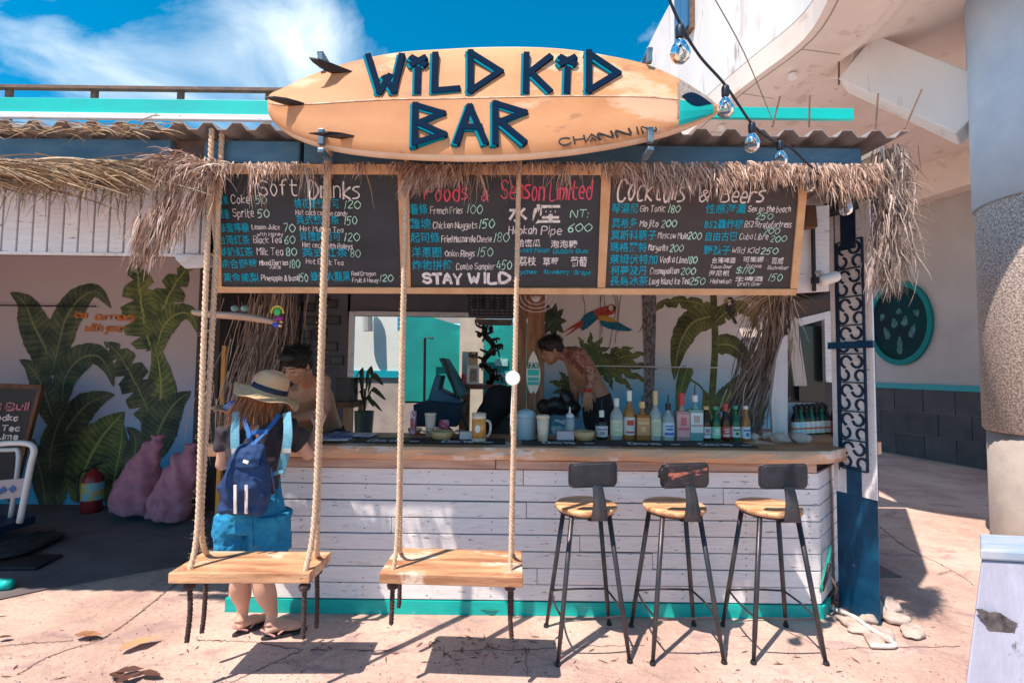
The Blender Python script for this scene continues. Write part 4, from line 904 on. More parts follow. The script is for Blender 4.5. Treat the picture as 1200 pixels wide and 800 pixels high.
def flat(fn, pts, mat, parent, layer, name='painted_patch', smooth_=False):
    if smooth_: pts = [(p.x, p.y) for p in catmull([Vector((a, b, 0)) for a, b in pts] + [Vector((*pts[0], 0))], 4)][:-1]
    LAY[0] += 1; m1 = MB(); m1.quad(*[fn(a, b, .0008 + LAY[0] * .00016) for a, b in pts]); return m1.build(name, mat, parent)
def line(fn, pts, wpx, mat, parent, layer, name='painted_stem', Y=YM):
    LAY[0] += 1; m1 = MB(); m1.stroke(catmull([fn(a, b, .0008 + LAY[0] * .00016) for a, b in pts], 5), wpx * S(Y), (0, -1, 0), 0, .0002); return m1.build(name, mat, parent)
stemm = M('painted_stem', (.07, .075, .02), .8, (.17, .17, .06), 18)
# banana tree on the right
line(W3, [(836, 345), (838, 400), (836, 440), (834, 470)], 8, stemm, mr_, 1)
pleaf(W3, [(836, 362), (815, 354), (790, 352), (768, 360), (748, 390)], 12, mr_, lf1, 2, notch=6, asym=.5)
pleaf(W3, [(836, 370), (812, 378), (798, 400), (792, 425), (790, 446)], 17, mr_, lf1, 3)
pleaf(W3, [(838, 378), (852, 366), (872, 362), (886, 378), (891, 398)], 12, mr_, lf1, 2, notch=7, asym=.8)
pleaf(W3, [(840, 404), (858, 405), (874, 422), (884, 450)], 13, mr_, lf1, 3)
pleaf(W3, [(842, 480), (856, 462), (866, 446), (872, 436)], 15, mr_, lf3, 4); pleaf(W3, [(882, 500), (880, 478), (876, 456), (868, 440)], 16, mr_, lf3, 3)
pleaf(W3, [(806, 430), (801, 445), (796, 470), (794, 500)], 9, mr_, lf3, 4); pleaf(W3, [(838, 500), (832, 482), (828, 466), (824, 456)], 11, mr_, lf1, 5)
line(W3, [(810, 445), (822, 454), (828, 468)], 2, stemm, mr_, 5); line(W3, [(838, 372), (850, 356), (870, 354)], 2, stemm, mr_, 5)
# palm fan and monstera leaves behind the bartender
for a_, ln_ in ((-150, 26), (-120, 30), (-90, 32), (-60, 30), (-30, 27), (0, 22)):
    ca, sa = math.cos(R(a_)), math.sin(R(a_)); pleaf(W3, [(692, 418), (692 + ca * ln_ * .5, 418 + sa * ln_ * .5), (692 + ca * ln_, 418 + sa * ln_ + 2)], 6.5, mr_, lf3, 2, notch=5)
for a_, ln_ in ((-170, 30), (-35, 46), (-15, 62), (5, 66), (25, 62), (45, 52), (70, 38), (100, 30), (140, 30)):
    ca, sa = math.cos(R(a_)), math.sin(R(a_)); pleaf(W3, [(705, 428), (705 + ca * ln_ * .5, 428 + sa * ln_ * .45 - 4), (705 + ca * ln_, 428 + sa * ln_ * .8)], 9, mr_, lf1 if a_ % 2 else lf3, 3, notch=4)
for a_ in (-150, -110, -75, -40, 0, 40, 80, 130):
    ca, sa = math.cos(R(a_)), math.sin(R(a_)); pleaf(W3, [(647, 376), (647 + ca * 10, 376 + sa * 12), (647 + ca * 17, 376 + sa * 22)], 6, mr_, lf2, 2)
for a_, ln_ in ((160, 26), (190, 30), (120, 26), (225, 24), (90, 24)):
    ca, sa = math.cos(R(a_)), math.sin(R(a_)); pleaf(W3, [(672, 452), (672 + ca * ln_ * .5, 452 + sa * ln_ * .5), (672 + ca * ln_, 452 + sa * ln_)], 7, mr_, lf1, 2, notch=5)
# vine-wrapped strip
bark = M('painted_vine_bark', (.30, .26, .27), .8, (.08, .07, .075), 55, (1, 1, .45), lo=.42, hi=.6)
flat(W3, [(752, 343), (769, 343), (768, 400), (766, 480), (765, 520), (754, 520), (755, 430)], bark, mr_, 4, 'painted_vine')
for i in range(7):
    x_ = 672 + random.uniform(0, 60); line(W3, [(x_, 345), (x_ + random.uniform(-4, 4), 360), (x_ + random.uniform(-5, 5), random.uniform(372, 410))], .8, bark, mr_, 1, 'painted_vine')
# macaw
red = M('macaw_red', (.34, .03, .02), .7, (.55, .10, .05), 30); blu = M('macaw_blue', (.0, .10, .20), .7, (.01, .20, .30), 30); yel = M('macaw_yellow', (.62, .34, .04), .7); wht = M('macaw_face', (.75, .68, .6), .7)
def wz(x, y): return (600 + x / 4, 340 + y / 4)
flat(W3, [wz(*p) for p in ((380, 95), (410, 82), (440, 75), (465, 65), (482, 75), (486, 95), (478, 110), (455, 118), (440, 130), (410, 140), (380, 130), (350, 125))], red, mr_, 7, 'painted_macaw_body', True)
flat(W3, [wz(*p) for p in ((405, 118), (440, 120), (470, 130), (500, 150), (470, 158), (430, 150), (405, 140))], yel, mr_, 8, 'painted_macaw_wing')
flat(W3, [wz(*p) for p in ((410, 140), (450, 148), (500, 150), (530, 168), (566, 186), (545, 193), (500, 190), (450, 180), (420, 165))], blu, mr_, 9, 'painted_macaw_wing')
flat(W3, [wz(*p) for p in ((378, 96), (350, 108), (325, 135), (312, 165), (330, 190), (352, 178), (385, 150), (400, 135))], blu, mr_, 8, 'painted_macaw_wing')
for q in (((330, 140), (285, 165), (226, 206), (280, 180), (335, 160)), ((325, 150), (280, 190), (244, 222), (300, 185), (335, 165))): flat(W3, [wz(*p) for p in q], red, mr_, 6, 'painted_macaw_tail')
flat(W3, [wz(*p) for p in ((455, 72), (470, 70), (474, 88), (462, 98), (452, 88))], wht, mr_, 9, 'painted_macaw_face'); flat(W3, [wz(*p) for p in ((470, 70), (484, 76), (484, 98), (474, 88))], dark, mr_, 10, 'painted_macaw_beak')
# toucan
def tz(x, y): return (740 + x / 4, 340 + y / 4)
flat(W3, [tz(*p) for p in ((442, 50), (452, 32), (472, 34), (486, 60), (488, 90), (478, 120), (495, 155), (482, 160), (466, 120), (442, 95))], dark, mr_, 8, 'painted_toucan_body')
flat(W3, [tz(*p) for p in ((446, 46), (462, 44), (466, 66), (452, 72))], wht, mr_, 9, 'painted_toucan_breast'); flat(W3, [tz(*p) for p in ((455, 34), (436, 42), (432, 60), (444, 50))], yel, mr_, 9, 'painted_toucan_beak')
# wire across the mural
tag(MB().tube([P(698, 428.5, 5.1), P(790, 430, 5.1), P(885, 431, 5.1)], .006, 6).build('white_wire', white), 'thin white wire stretched across the jungle mural above the bottles', 'wire')
# room shell
tag(MB().bx((-2.4, 4.15, .012), (2.2, 6.5, .25)).build('inner_floor', M('bounce_floor', (.74, .70, .66), .8)), kind='structure')  # raised bar floor, unseen, added in a pale colour to bounce light
sh = thing('back_room_wall', 'dark grey inner wall with small black picture frames behind the left bartender', 'wall', (-2, 6.6, 0))
YB = 6.6
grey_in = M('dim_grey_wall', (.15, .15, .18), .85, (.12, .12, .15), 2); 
def Bp(px, py, Y): p = P(px, py, Y); return p
def wall_px(x0, y0, x1, y1, Y, mat, par, nm_='plaster', t=.1, zb=None):
    a, b = P((x0), y0, Y), P(x1, y1, Y); ca = P((x0 + x1) / 2, y0, Y).z; cb = P((x0 + x1) / 2, y1, Y).z
    return MB().bx((P(x0, (y0 + y1) / 2, Y).x, Y, zb if zb is not None else cb), (P(x1, (y0 + y1) / 2, Y).x, Y + t, ca)).build(nm_, mat, par)
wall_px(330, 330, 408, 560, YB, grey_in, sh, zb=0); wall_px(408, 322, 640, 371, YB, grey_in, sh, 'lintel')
fr = M('picture_frame_black', (.012, .012, .015), .5); pic = M('small_picture', (.02, .022, .03), .4, (.05, .05, .05), 20)
for x, y in ((362, 360), (378, 352), (388, 356), (366, 376), (391, 375), (358, 392), (376, 390), (355, 408), (388, 406), (395, 422), (372, 402)):
    c_ = P(x, y, YB); f_ = MB().bx((c_.x - .09, YB - .02, c_.z - .06), (c_.x + .09, YB - .004, c_.z + .06)).build('picture_frame', fr, sh); MB().bx((c_.x - .07, YB - .023, c_.z - .04), (c_.x + .07, YB - .0205, c_.z + .04)).build('picture', pic, f_)
MB().bx((P(408, 430, 6.5).x, 6.48, 0), (P(413, 430, 6.5).x, 6.56, P(410, 365, 6.5).z)).build('door_frame', white_paint, sh)
MB().bx((P(413, 430, 6.5).x + .01, 6.48, P(410, 369, 6.5).z), (P(548, 430, 6.5).x, 6.56, P(410, 365.5, 6.5).z + .01)).build('door_head', white_paint, sh)
# yard behind: white wall, turquoise wall, beige pillar
yd = thing('yard_wall', 'white wall over grey plinth with a teal line seen through the opening behind the plant', 'wall', (-2.5, 9, 0))
wall_px(380, 300, 478, 435, 9.0, M('bright_wall', (.80, .80, .74), .8, (.70, .72, .68), 2), yd, 'plastered_wall'); wall_px(380, 434, 478, 442, 8.96, M('teal_stripe', (.0, .36, .48), .5), yd, 'teal_stripe', .14); wall_px(380, 442, 478, 480, 9.0, concrete, yd, 'plinth', zb=0)
sgn = M('blue_sign_text', (.02, .32, .55), .6)
m1 = MB(); m1.bx((P(464, 430, 8.9).x, 8.93, P(468, 387, 8.9).z), (P(472, 430, 8.9).x, 8.95, P(468, 365, 8.9).z)); m1.build('blue_notice', M('white_sign', (.35, .6, .75), .6), yd)
for i in range(4): c_ = P(468, 368 + i * 5.2, 8.9); MB().bx((c_.x - .04, 8.92, c_.z - .025), (c_.x + .04, 8.928, c_.z + .025)).build('sign_mark', sgn, yd)
MB().tube([P(430, 350, 8.8), P(431, 388, 8.8)], .09, 10).build('pipe', M('grey_pipe', (.42, .42, .40), .6), yd)
tw = thing('turquoise_wall', 'turquoise wall with black lamp post seen in the middle of the back opening', 'wall', (-1, 8.3, 0))
tqm = M('turquoise_render', (.0, .33, .30), .75, (.0, .26, .25), 2, wear=((.0, .42, .38), .6, 1.5, (1, 1, 1)))
m1 = MB(); m1.prism([P(a, b, 8.3) for a, b in ((474, 362), (548, 384), (548, 472), (474, 472))], (0, .15, 0)); m1.build('render_panel', tqm, tw)
wall_px(474, 471, 640, 520, 8.3, concrete, tw, 'plinth', zb=0); wall_px(562, 378, 640, 471, 8.3, tqm, tw, 'render_panel')
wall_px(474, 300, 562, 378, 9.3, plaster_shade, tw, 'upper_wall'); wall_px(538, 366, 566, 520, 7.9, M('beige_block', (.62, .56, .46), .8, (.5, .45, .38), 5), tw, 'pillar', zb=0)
MB().tube([P(497, 480, 8.1), P(498, 396, 8.1), P(508, 396, 8.1)], .022, 8).build('lamp_post', black, tw)
m1 = MB(); c_ = P(586, 440, 8.2); m1.bx((c_.x - .1, 8.27, c_.z - .03), (c_.x + .14, 8.295, c_.z + .05)); m1.build('notice', M('notice_blue', (.02, .12, .28), .5, (.4, .7, .7), 30), tw); c_ = P(588, 425, 8.2); m1 = MB(); m1.bx((c_.x - .12, 8.27, c_.z - .05), (c_.x + .1, 8.295, c_.z + .07)); m1.build('notice', M('notice_pale', (.1, .45, .45), .5, (.5, .75, .7), 30), tw)
# side walls of the whole bar room (dark)
rm = thing('bar_side_wall', 'dark side wall with window opening behind the bottles at the right end', 'wall', (2.9, 5, 0))
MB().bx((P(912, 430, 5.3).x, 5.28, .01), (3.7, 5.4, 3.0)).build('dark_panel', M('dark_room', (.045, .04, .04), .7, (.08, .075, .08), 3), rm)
MB().bx((2.72, 4.3, 2.3), (2.8, 5.3, 3.0)).build('header', dark, rm)
m1 = MB(); m1.prism([P(a, b, 5.1) for a, b in ((933, 374), (966, 366), (966, 374), (938, 382))], (0, .05, 0)); m1.build('window_frame', white_paint, rm)
m1 = MB(); m1.prism([P(a, b, 5.1) for a, b in ((966, 366), (974, 364), (975, 448), (968, 447))], (0, .05, 0)); m1.build('window_frame', white_paint, rm)
MB().bx((P(936, 430, 5.2).x, 5.2, P(950, 470, 5.2).z), (P(966, 430, 5.2).x, 5.26, P(950, 382, 5.2).z)).build('pane', M('dim_pane', (.02, .025, .03), .15), rm)
MB().bx((P(925, 430, 5.1).x, 5.12, P(940, 372, 5.1).z), (P(975, 430, 5.1).x, 5.24, P(940, 350, 5.1).z)).build('lintel', M('rust_lintel', (.09, .06, .055), .7), rm)
for i, x in enumerate(range(928, 975, 5)): MB().bx((P(x, 430, 5.0).x, 5.0, P(940, 374, 5.0).z + .3), (P(x + 4, 430, 5.0).x, 5.02, P(940, 345, 5.0).z + .35)).build('slat', wood_dark, rm)
# left room wall with mural
YL = 5.7
def WL(px, py, h=0.0): p = P(px, py, YL); return Vector((p.x, YL - h, p.z))
ml = thing('leaf_mural_wall', 'shaded left wall painted with big banana leaves and orange lettering', 'wall', (-4.5, YL, 0))
MB().bx((-7.2, YL, .01), (P(237, 430, YL).x, YL + .12, 2.97)).build('painted_plaster', wallL, ml)
MB().bx((-7.3, 2.6, .01), (-7.2, YL + .12, 2.97)).build('added_shade_wall', plaster_shade, ml)  # unseen wall added to darken the left room
def Z6(pts): return [(x / 2.353, 300 + y / 2.353) for x, y in pts]
for pts, hw, mt_, ly, nt_ in (([(145, 330), (135, 270), (95, 190), (70, 130), (30, 100)], 17, lf2, 2, 0), ([(148, 320), (165, 240), (185, 170), (225, 115), (270, 100), (308, 145)], 14, lf2, 3, 0),
        ([(165, 480), (140, 420), (115, 350), (85, 305), (55, 285)], 12, lf2, 3, 0), ([(175, 420), (180, 340), (220, 285), (270, 275), (300, 310), (315, 360)], 13, lf2, 4, 0),
        ([(165, 690), (155, 600), (175, 500), (230, 420), (280, 390), (318, 382)], 17, lf2, 5, 0), ([(215, 680), (235, 590), (275, 510), (315, 460), (345, 428)], 20, lf3, 6, 0), ([(150, 660), (140, 560), (160, 470), (200, 400)], 13, lf2, 4, 0),
        ([(420, 260), (400, 180), (385, 80), (375, -10)], 22, lf3, 2, 4), ([(425, 240), (450, 150), (490, 70), (540, 10)], 17, lf3, 3, 4), ([(430, 280), (450, 200), (490, 160), (530, 165), (552, 222)], 11, lf3, 5, 0),
        ([(438, 560), (432, 470), (446, 380), (440, 300), (425, 230)], 16, lf3, 4, 0), ([(425, 470), (400, 400), (365, 330), (325, 265), (288, 236)], 17, lf2, 6, 5), ([(420, 560), (440, 480), (480, 410), (528, 372)], 17, lf2, 7, 0),
        ([(300, 690), (320, 600), (335, 520), (340, 460)], 10, lf3, 5, 0), ([(340, 620), (370, 560), (375, 500), (350, 470)], 11, lf2, 3, 0), ([(130, 700), (120, 620), (105, 560), (90, 500)], 10, lf2, 2, 0)):
    pleaf(WL, Z6(pts), hw * 1.28, ml, mt_, ly, notch=nt_, jag=.12, taper=.75)
m1 = MB(); om = M('orange_lettering', (.62, .20, .05), .8)
for tx, x, y, ww_, hh_ in (('currency', 112, 374, 47, 7), ('with your', 100, 388, 46, 8), ('the', 88, 372, 14, 6)):
    o_ = WL(x, y, .013); write(m1, tx, o_, Vector((1, 0, 0)), Vector((0, 0, 1)), Vector((0, -1, 0)), ww_ * S(YL), hh_ * S(YL), .018, .2, .001)
m1.build('orange_lettering', om, ml)
tag(MB().tube([P(-20, 357.5, 5.65), P(112, 359, 5.65)], .008, 6).build('cable', black), 'thin black cable pinned across the left leaf mural', 'cable')
# dark jambs beside the opening left of the girl
jb = thing('door_jamb', 'dark doorway with ochre frame between the left mural and the bar', 'door frame', (-2.7, 4.6, 0))
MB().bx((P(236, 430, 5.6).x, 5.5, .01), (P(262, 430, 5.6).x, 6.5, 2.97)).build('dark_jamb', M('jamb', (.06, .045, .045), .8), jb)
for x in (259,): MB().bx((P(x, 430, 4.5).x, 4.5, .01), (P(x + 4.5, 430, 4.5).x, 4.54, P(260, 405, 4.5).z)).build('ochre_post', M('ochre_paint', (.55, .24, .03), .6), jb)
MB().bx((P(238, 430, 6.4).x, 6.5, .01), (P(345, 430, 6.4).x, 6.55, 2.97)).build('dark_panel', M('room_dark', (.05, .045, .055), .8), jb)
# wooden plank post in the middle
wp = thing('plank_post', 'brown knotty plank post between the bartender and the back opening', 'post', (P(620, 430, 4.3).x, 4.3, 0))
for i, (a, b) in enumerate(((606, 617), (617.5, 629), (629.5, 638))): MB().bx((P(a, 430, 4.3).x, 4.3 + i * .004, .01), (P(b, 430, 4.3).x, 4.36, 2.96)).build('plank', wood_post, wp, bevel=.003)
pq = thing('surfboard_plaque', 'small white and teal surfboard plaque reading BEACH on the wooden post', 'plaque', P(625, 460, 4.28))
ol = [(p.x, p.y) for p in catmull([Vector((a, b, 0)) for a, b in ((625, 411), (629, 418), (633, 432), (633, 446), (629.5, 458), (627, 461), (625, 458), (623, 461), (620, 458), (617, 446), (617, 432), (621, 418), (625, 411))], 3)][:-1]
m1 = MB(); m1.prism([P(a, b, 4.282) for a, b in ol], (0, .014, 0)); m1.build('board', M('plaque_white', (.80, .76, .68), .5), pq)
for y0_, y1_ in ((433, 440), (442, 446), (447, 451)): MB().bx((P(618.5, 430, 4.28).x, 4.277, P(625, y1_, 4.28).z), (P(631.5, 430, 4.28).x, 4.2815, P(625, y0_, 4.28).z)).build('teal_band', teal_bright, pq)
m1 = MB(); write(m1, 'BEACH', P(618.5, 431, 4.281), Vector((1, 0, 0)), Vector((0, 0, 1)), Vector((0, -1, 0)), 13 * S(4.28), 6 * S(4.28), .008, 0, .001, 0); pass
m1.build('lettering', M('plaque_teal', (.0, .22, .22), .5), pq).data.materials
# wall fan above the post
fn_ = thing('wall_fan', 'pale wall fan peeking under the menu at the top of the plank post', 'fan', P(624, 352, 4.1))
m1 = MB()
for r_ in (.04, .09, .13, .17): m1.tube([P(628, 347, 4.1) + Vector((math.cos(t / 12 * math.pi) * r_, -.02, -math.sin(t / 12 * math.pi) * r_ * .8)) for t in range(13)], .003, 5)
m1.build('wire_guard', white, fn_); MB().ball(P(628, 350, 4.13), (.035, .03, .03)).build('hub', white, fn_)
# hanging black glass rack
hr = thing('glass_rack', 'black slatted rack hanging from the ceiling above the back opening', 'rack', P(574, 378, 4.6))
a_, b_ = P(547, 345, 4.4), P(601, 376, 4.4)
for i in range(8): z_ = a_.z - .012 - i * .028; MB().bx((a_.x + i * .012, 4.4, z_ - .006), (b_.x, 4.41, z_ + .006)).build('slat', black, hr)
for x in range(550, 601, 6): c_ = P(x, 350, 4.42); MB().bx((c_.x - .006, 4.412, b_.z + .05), (c_.x + .006, 4.424, 2.96)).build('upright', black, hr)
MB().bx((a_.x + .08, 4.4, b_.z), (b_.x, 4.9, b_.z + .015)).build('shelf', rust, hr)
for x in (556, 566, 579, 590): c_ = P(x, 363, 4.6); MB().lathe([(.03, 0), (.03, .08), (.012, .1), (.012, .14)], c_, 10).build('bottle', black, hr)
# ================================================================== lattice post at the right corner
lp = thing('lattice_post', 'white post with navy scrollwork lattice and dark blue boxed foot at the right corner', 'post', (2.33, 3.4, 0))
CL, CR, CB = Vector((2.275, 3.50, 0)), Vector((2.368, 3.235, 0)), Vector((2.44, 3.36, 0))     # left, near and right corners
def pq_(s, z, h=0.0):
    d = (CR - CL); n_ = Vector((d.y, -d.x, 0)).normalized(); n_ = n_ if n_.y < 0 or n_.x < 0 else -n_; p = CL + d * s + n_ * h; return Vector((p.x, p.y, z))
def face_panel(s0, s1, z0, z1, h0, h1): return MB().prism([pq_(s0, z0, h1), pq_(s1, z0, h1), pq_(s1, z1, h1), pq_(s0, z1, h1)], pq_(0, 0, h0) - pq_(0, 0, h1))
zb_ = 1.62 - (577 - 434) * S(3.36); zt = 2.76
m1 = MB(); m1.prism([Vector((p.x, p.y, 0)) for p in (CL, CR, CB, Vector((2.36, 3.62, 0)))], (0, 0, zb_)); m1.build('blue_box', navy_box, lp, bevel=.004)
m1 = MB(); m1.prism([Vector((p.x, p.y, zb_ + .002)) for p in (CL * .998, CR * .997 + Vector((0, .01, 0)), CB + Vector((-.02, 0, 0)), Vector((2.34, 3.6, 0)))], (0, 0, zt - zb_)); m1.build('post_core', white_paint, lp)
face_panel(.30, .66, zb_ + .002, zb_ + .19, .004, .012).build('navy_strip', navy_box, lp); face_panel(.28, .66, 2.46, zt, .004, .012).build('navy_strip', navy, lp)
for s0, s1 in ((-.02, .10), (.92, 1.02)): face_panel(s0, s1, zb_ + .003, zt, .002, .014).build('edge_board', white_paint, lp, bevel=.002)
face_panel(.105, .125, zb_ + .15, zt, .0, .010).build('navy_edge', navy, lp)
# scrollwork: two columns of C curls inside a frame
s0, s1, z0, z1 = .16, .84, zb_ + .17, 2.52
fw = .028
for a, b, c, d in ((s0, s0 + .045, z0, z1), (s1 - .045, s1, z0, z1)): face_panel(a, b, c, d, .005, .02).build('lattice_frame', navy, lp)
nr = 8; hh = (z1 - z0) / nr
for i in range(nr + 1): z_ = z0 + i * hh; face_panel(s0 + .047, s1 - .047, z_ - .004, z_ + .004, .005, .0195).build('lattice_bar', navy, lp)
d__ = (CR - CL); nrm = Vector((d__.y, -d__.x, 0)).normalized(); nrm = nrm if nrm.y < 0 else -nrm
m1 = MB(); Ls = d__.length
def arc(cs, cz, rs, rz, a0, a1):
    pts = [pq_(cs + math.cos(R(a0 + (a1 - a0) * t / 8)) * rs, cz + math.sin(R(a0 + (a1 - a0) * t / 8)) * rz, .005) for t in range(9)]; m1.stroke(pts, .0145, nrm, 0, .012)
for i in range(nr):
    zc_ = z0 + (i + .5) * hh
    for sx_, ph in ((.36, 0), (.62, 180)):
        arc(sx_, zc_ + hh * .22, .13, hh * .2, 20 + ph, 250 + ph); arc(sx_ + (.08 if ph else -.06), zc_ - hh * .25, .12, hh * .18, 190 + ph, 420 + ph)
tag(m1.build('scrollwork', navy, lp), kind='stuff')
face_panel(-.06, 1.06, P(990, 408, 3.35).z, P(990, 400, 3.35).z, .02, .034).build('navy_clamp', navy_box, lp)
# narrow side with a blue edge
m1 = MB(); m1.bx((CR.x + .012, CR.y + .03, zb_), (CR.x + .03, CR.y + .05, zt)); m1.build('blue_batten', navy_box, lp)
MB().bx((2.2, 3.3, 2.72), (2.5, 3.6, 2.80)).build('dark_cap', dark, lp)
# black lamp box hanging beside it
# ---- small things at the roof corner
cc = thing('security_camera', 'white security camera pointing left beside the lattice post', 'camera', P(960, 330, 3.1))
MB().lathe([(.022, 0), (.036, .01), (.036, .12), (.03, .135)], (0, 0, 0), 16).build('housing', white, cc, smooth=False, bevel=.003, org=(0, 0, 0)).matrix_local = Euler((0, R(72), R(8))).to_matrix().to_4x4()
MB().bx((-.03, -.02, -.012), (.0, .02, .028)).build('lens_plate', black, cc, org=(0, 0, 0)).location = (-.012, 0, .0)
MB().tube([Vector((.03, .05, .04)), Vector((.03, .01, .06)), Vector((.03, .15, .09))], .012, 8).build('mounting_arm', white, cc, org=(0, 0, 0))
bb = thing('painted_upright', 'white peeling upright board behind the right edge of the menu', 'post', (1.95, 3.3, 1.9))
m1 = MB(); m1.prism([P(a, b, 3.2) for a, b in ((941, 244), (972, 240), (972, 341), (934, 343))], (0, .03, 0)); m1.build('board', white_paint, bb, bevel=.002)
MB().bx((P(955, 430, 3.18).x, 3.175, P(955, 341, 3.18).z), (P(958, 430, 3.18).x, 3.195, P(955, 243, 3.18).z)).build('gap_strip', dark, bb)
lb = MB().prism([P(a, b, 2.95) for a, b in ((944, 240), (957, 240), (959, 266), (940, 268))], (0, .05, 0)).build('wall_speaker', wood_dark, bevel=.008); tag(lb, 'small brown wooden box hung between the menu and the lattice post', 'box')

# ================================================================== string lights
glass = M('clear_glass', (.92, .95, .95), .03, trans=1.0); fil = M('filament', (.8, .55, .25), .4); cab = M('blue_black_cable', (.008, .018, .04), .5)
cable = [P(782, -6, 1.9), P(797, 28, 1.95), P(820, 66, 2.05), P(850, 100, 2.15), P(881, 145, 2.3), P(903, 163, 2.35), P(925, 172, 2.42), P(950, 195, 2.5), P(985, 222, 2.75)]
cb_ = MB().tube(catmull(cable, 6), .0065, 6).build('light_cable', cab); tag(cb_, 'blue-black cable of the string lights sagging from the upper right to the roof corner', 'cable')
tag(MB().tube(catmull([P(836, -4, 2.3), P(872, 62, 2.5), P(904, 138, 3.0)], 4), .003, 5).build('thin_wire', galv), 'thin grey wire running down in front of the white building', 'wire')
bulb0 = None
BL = ['highest of the hanging bulbs, in front of the white wall', 'second highest hanging bulb, right of the surfboard nose', 'bulb hanging against the blue roof beam', 'bulb nestling in the thatch just below the end of the cable', 'small bulb at the upper right edge of the menu frame', 'lowest bulb, at the top of the lattice post']
for i, (x, y, Y, s_) in enumerate(((797, 34, 1.95, 1.0), (850, 104, 2.15, .92), (881, 147, 2.3, .9), (914, 168, 2.38, .85), (948, 200, 2.55, .8), (991, 228, 2.95, .9))):
    p = P(x, y, Y)
    if bulb0 is None:
        b_ = thing('light_bulb', BL[0], 'light bulb', p, 'clear bulbs on the string')
        MB().lathe([(.016, .012), (.019, .0), (.018, -.035), (.014, -.042)], (0, 0, 0), 12).build('socket', cab, b_, org=(0, 0, 0), smooth=True)
        MB().lathe([(.012, -.04), (.018, -.05), (.034, -.075), (.041, -.1), (.036, -.125), (.02, -.14), (.002, -.144)], (0, 0, 0), 20).build('glass_globe', glass, b_, org=(0, 0, 0), smooth=True)
        MB().tube([(-.008, 0, -.05), (-.012, 0, -.09), (0, 0, -.1), (.012, 0, -.09), (.008, 0, -.05)], .0012, 5).build('filament', fil, b_, org=(0, 0, 0)); bulb0 = b_
    else: b_ = dup(bulb0, None, p, label=BL[i])
    b_.scale = (s_, s_, s_)
# ================================================================== ropes and swings
def rope_mesh(mb, pts, r, pitch=.085, n=5, strands=3, steps=9):
    pts = [Vector(p) for p in pts]; L_ = [0]
    for a, b in zip(pts, pts[1:]): L_.append(L_[-1] + (b - a).length)
    tot = L_[-1]; k = max(4, int(tot / pitch * steps)); C = []
    for i in range(k + 1):
        s_ = tot * i / k; j = 0
        while j < len(L_) - 2 and L_[j + 1] < s_: j += 1
        t = (s_ - L_[j]) / max(1e-6, L_[j + 1] - L_[j]); C.append(pts[j].lerp(pts[j + 1], t))
    x, y = frame(pts[-1] - pts[0]); ph = random.uniform(0, 6)
    for q in range(strands):
        tube = [c + (x * math.cos(ph + 2 * math.pi * (q / strands + (tot * i / k) / pitch)) + y * math.sin(ph + 2 * math.pi * (q / strands + (tot * i / k) / pitch))) * r * .5 for i, c in enumerate(C)]
        mb.tube(tube, r * .56, n)
    return mb
def hairs(mb, pts, n, r):
    for i in range(n):
        j = random.randrange(len(pts) - 1); p = Vector(pts[j]).lerp(Vector(pts[j + 1]), random.random()); a = random.uniform(0, 6.28)
        mb.tube([p + Vector((math.cos(a), math.sin(a), 0)) * r * .8, p + Vector((math.cos(a) * 1.9, math.sin(a) * 1.9, random.uniform(-.4, .4))) * r], .0006, 3, cap=False)
swings = [
 dict(label='left plank swing, hanging in front of the girl in the straw hat', fl=(197, 671), fr=(363, 671), bl=(240, 645), br=(388, 646), zf=.585,
      ropes=[((247, 178), (238, 420), (232, 610), (223, 661)), ((259, 178), (247, 420), (236, 605), (243, 649)), ((383, 182), (376, 400), (369, 600), (358, 664)), ((386, 182), (378, 400), (372, 615), (372, 650))],
      tails=[((225, 684), (226, 715), (222, 752)), ((241, 683), (239, 715), (236, 741)), ((364, 685), (363, 720), (362, 748)), ((368, 685), (369, 710), (368, 735))], dbl=True),
 dict(label='right plank swing, empty, left of the three bar stools', fl=(444, 671), fr=(613, 676), bl=(465, 641), br=(611, 645), zf=.585,
      ropes=[((476, 186), (470, 430), (466, 615), (461, 660)), ((478, 186), (472, 430), (469, 620), (469, 646)), ((608, 188), (603, 430), (599, 620), (598, 668)), ((609, 188), (604, 430), (601, 620), (600, 650))],
      tails=[((460, 683), (459, 710), (458, 731)), ((469, 682), (469, 700), (468, 711)), ((600, 686), (600, 720), (602, 748)), ((597, 686), (597, 705), (597, 720))], dbl=False)]
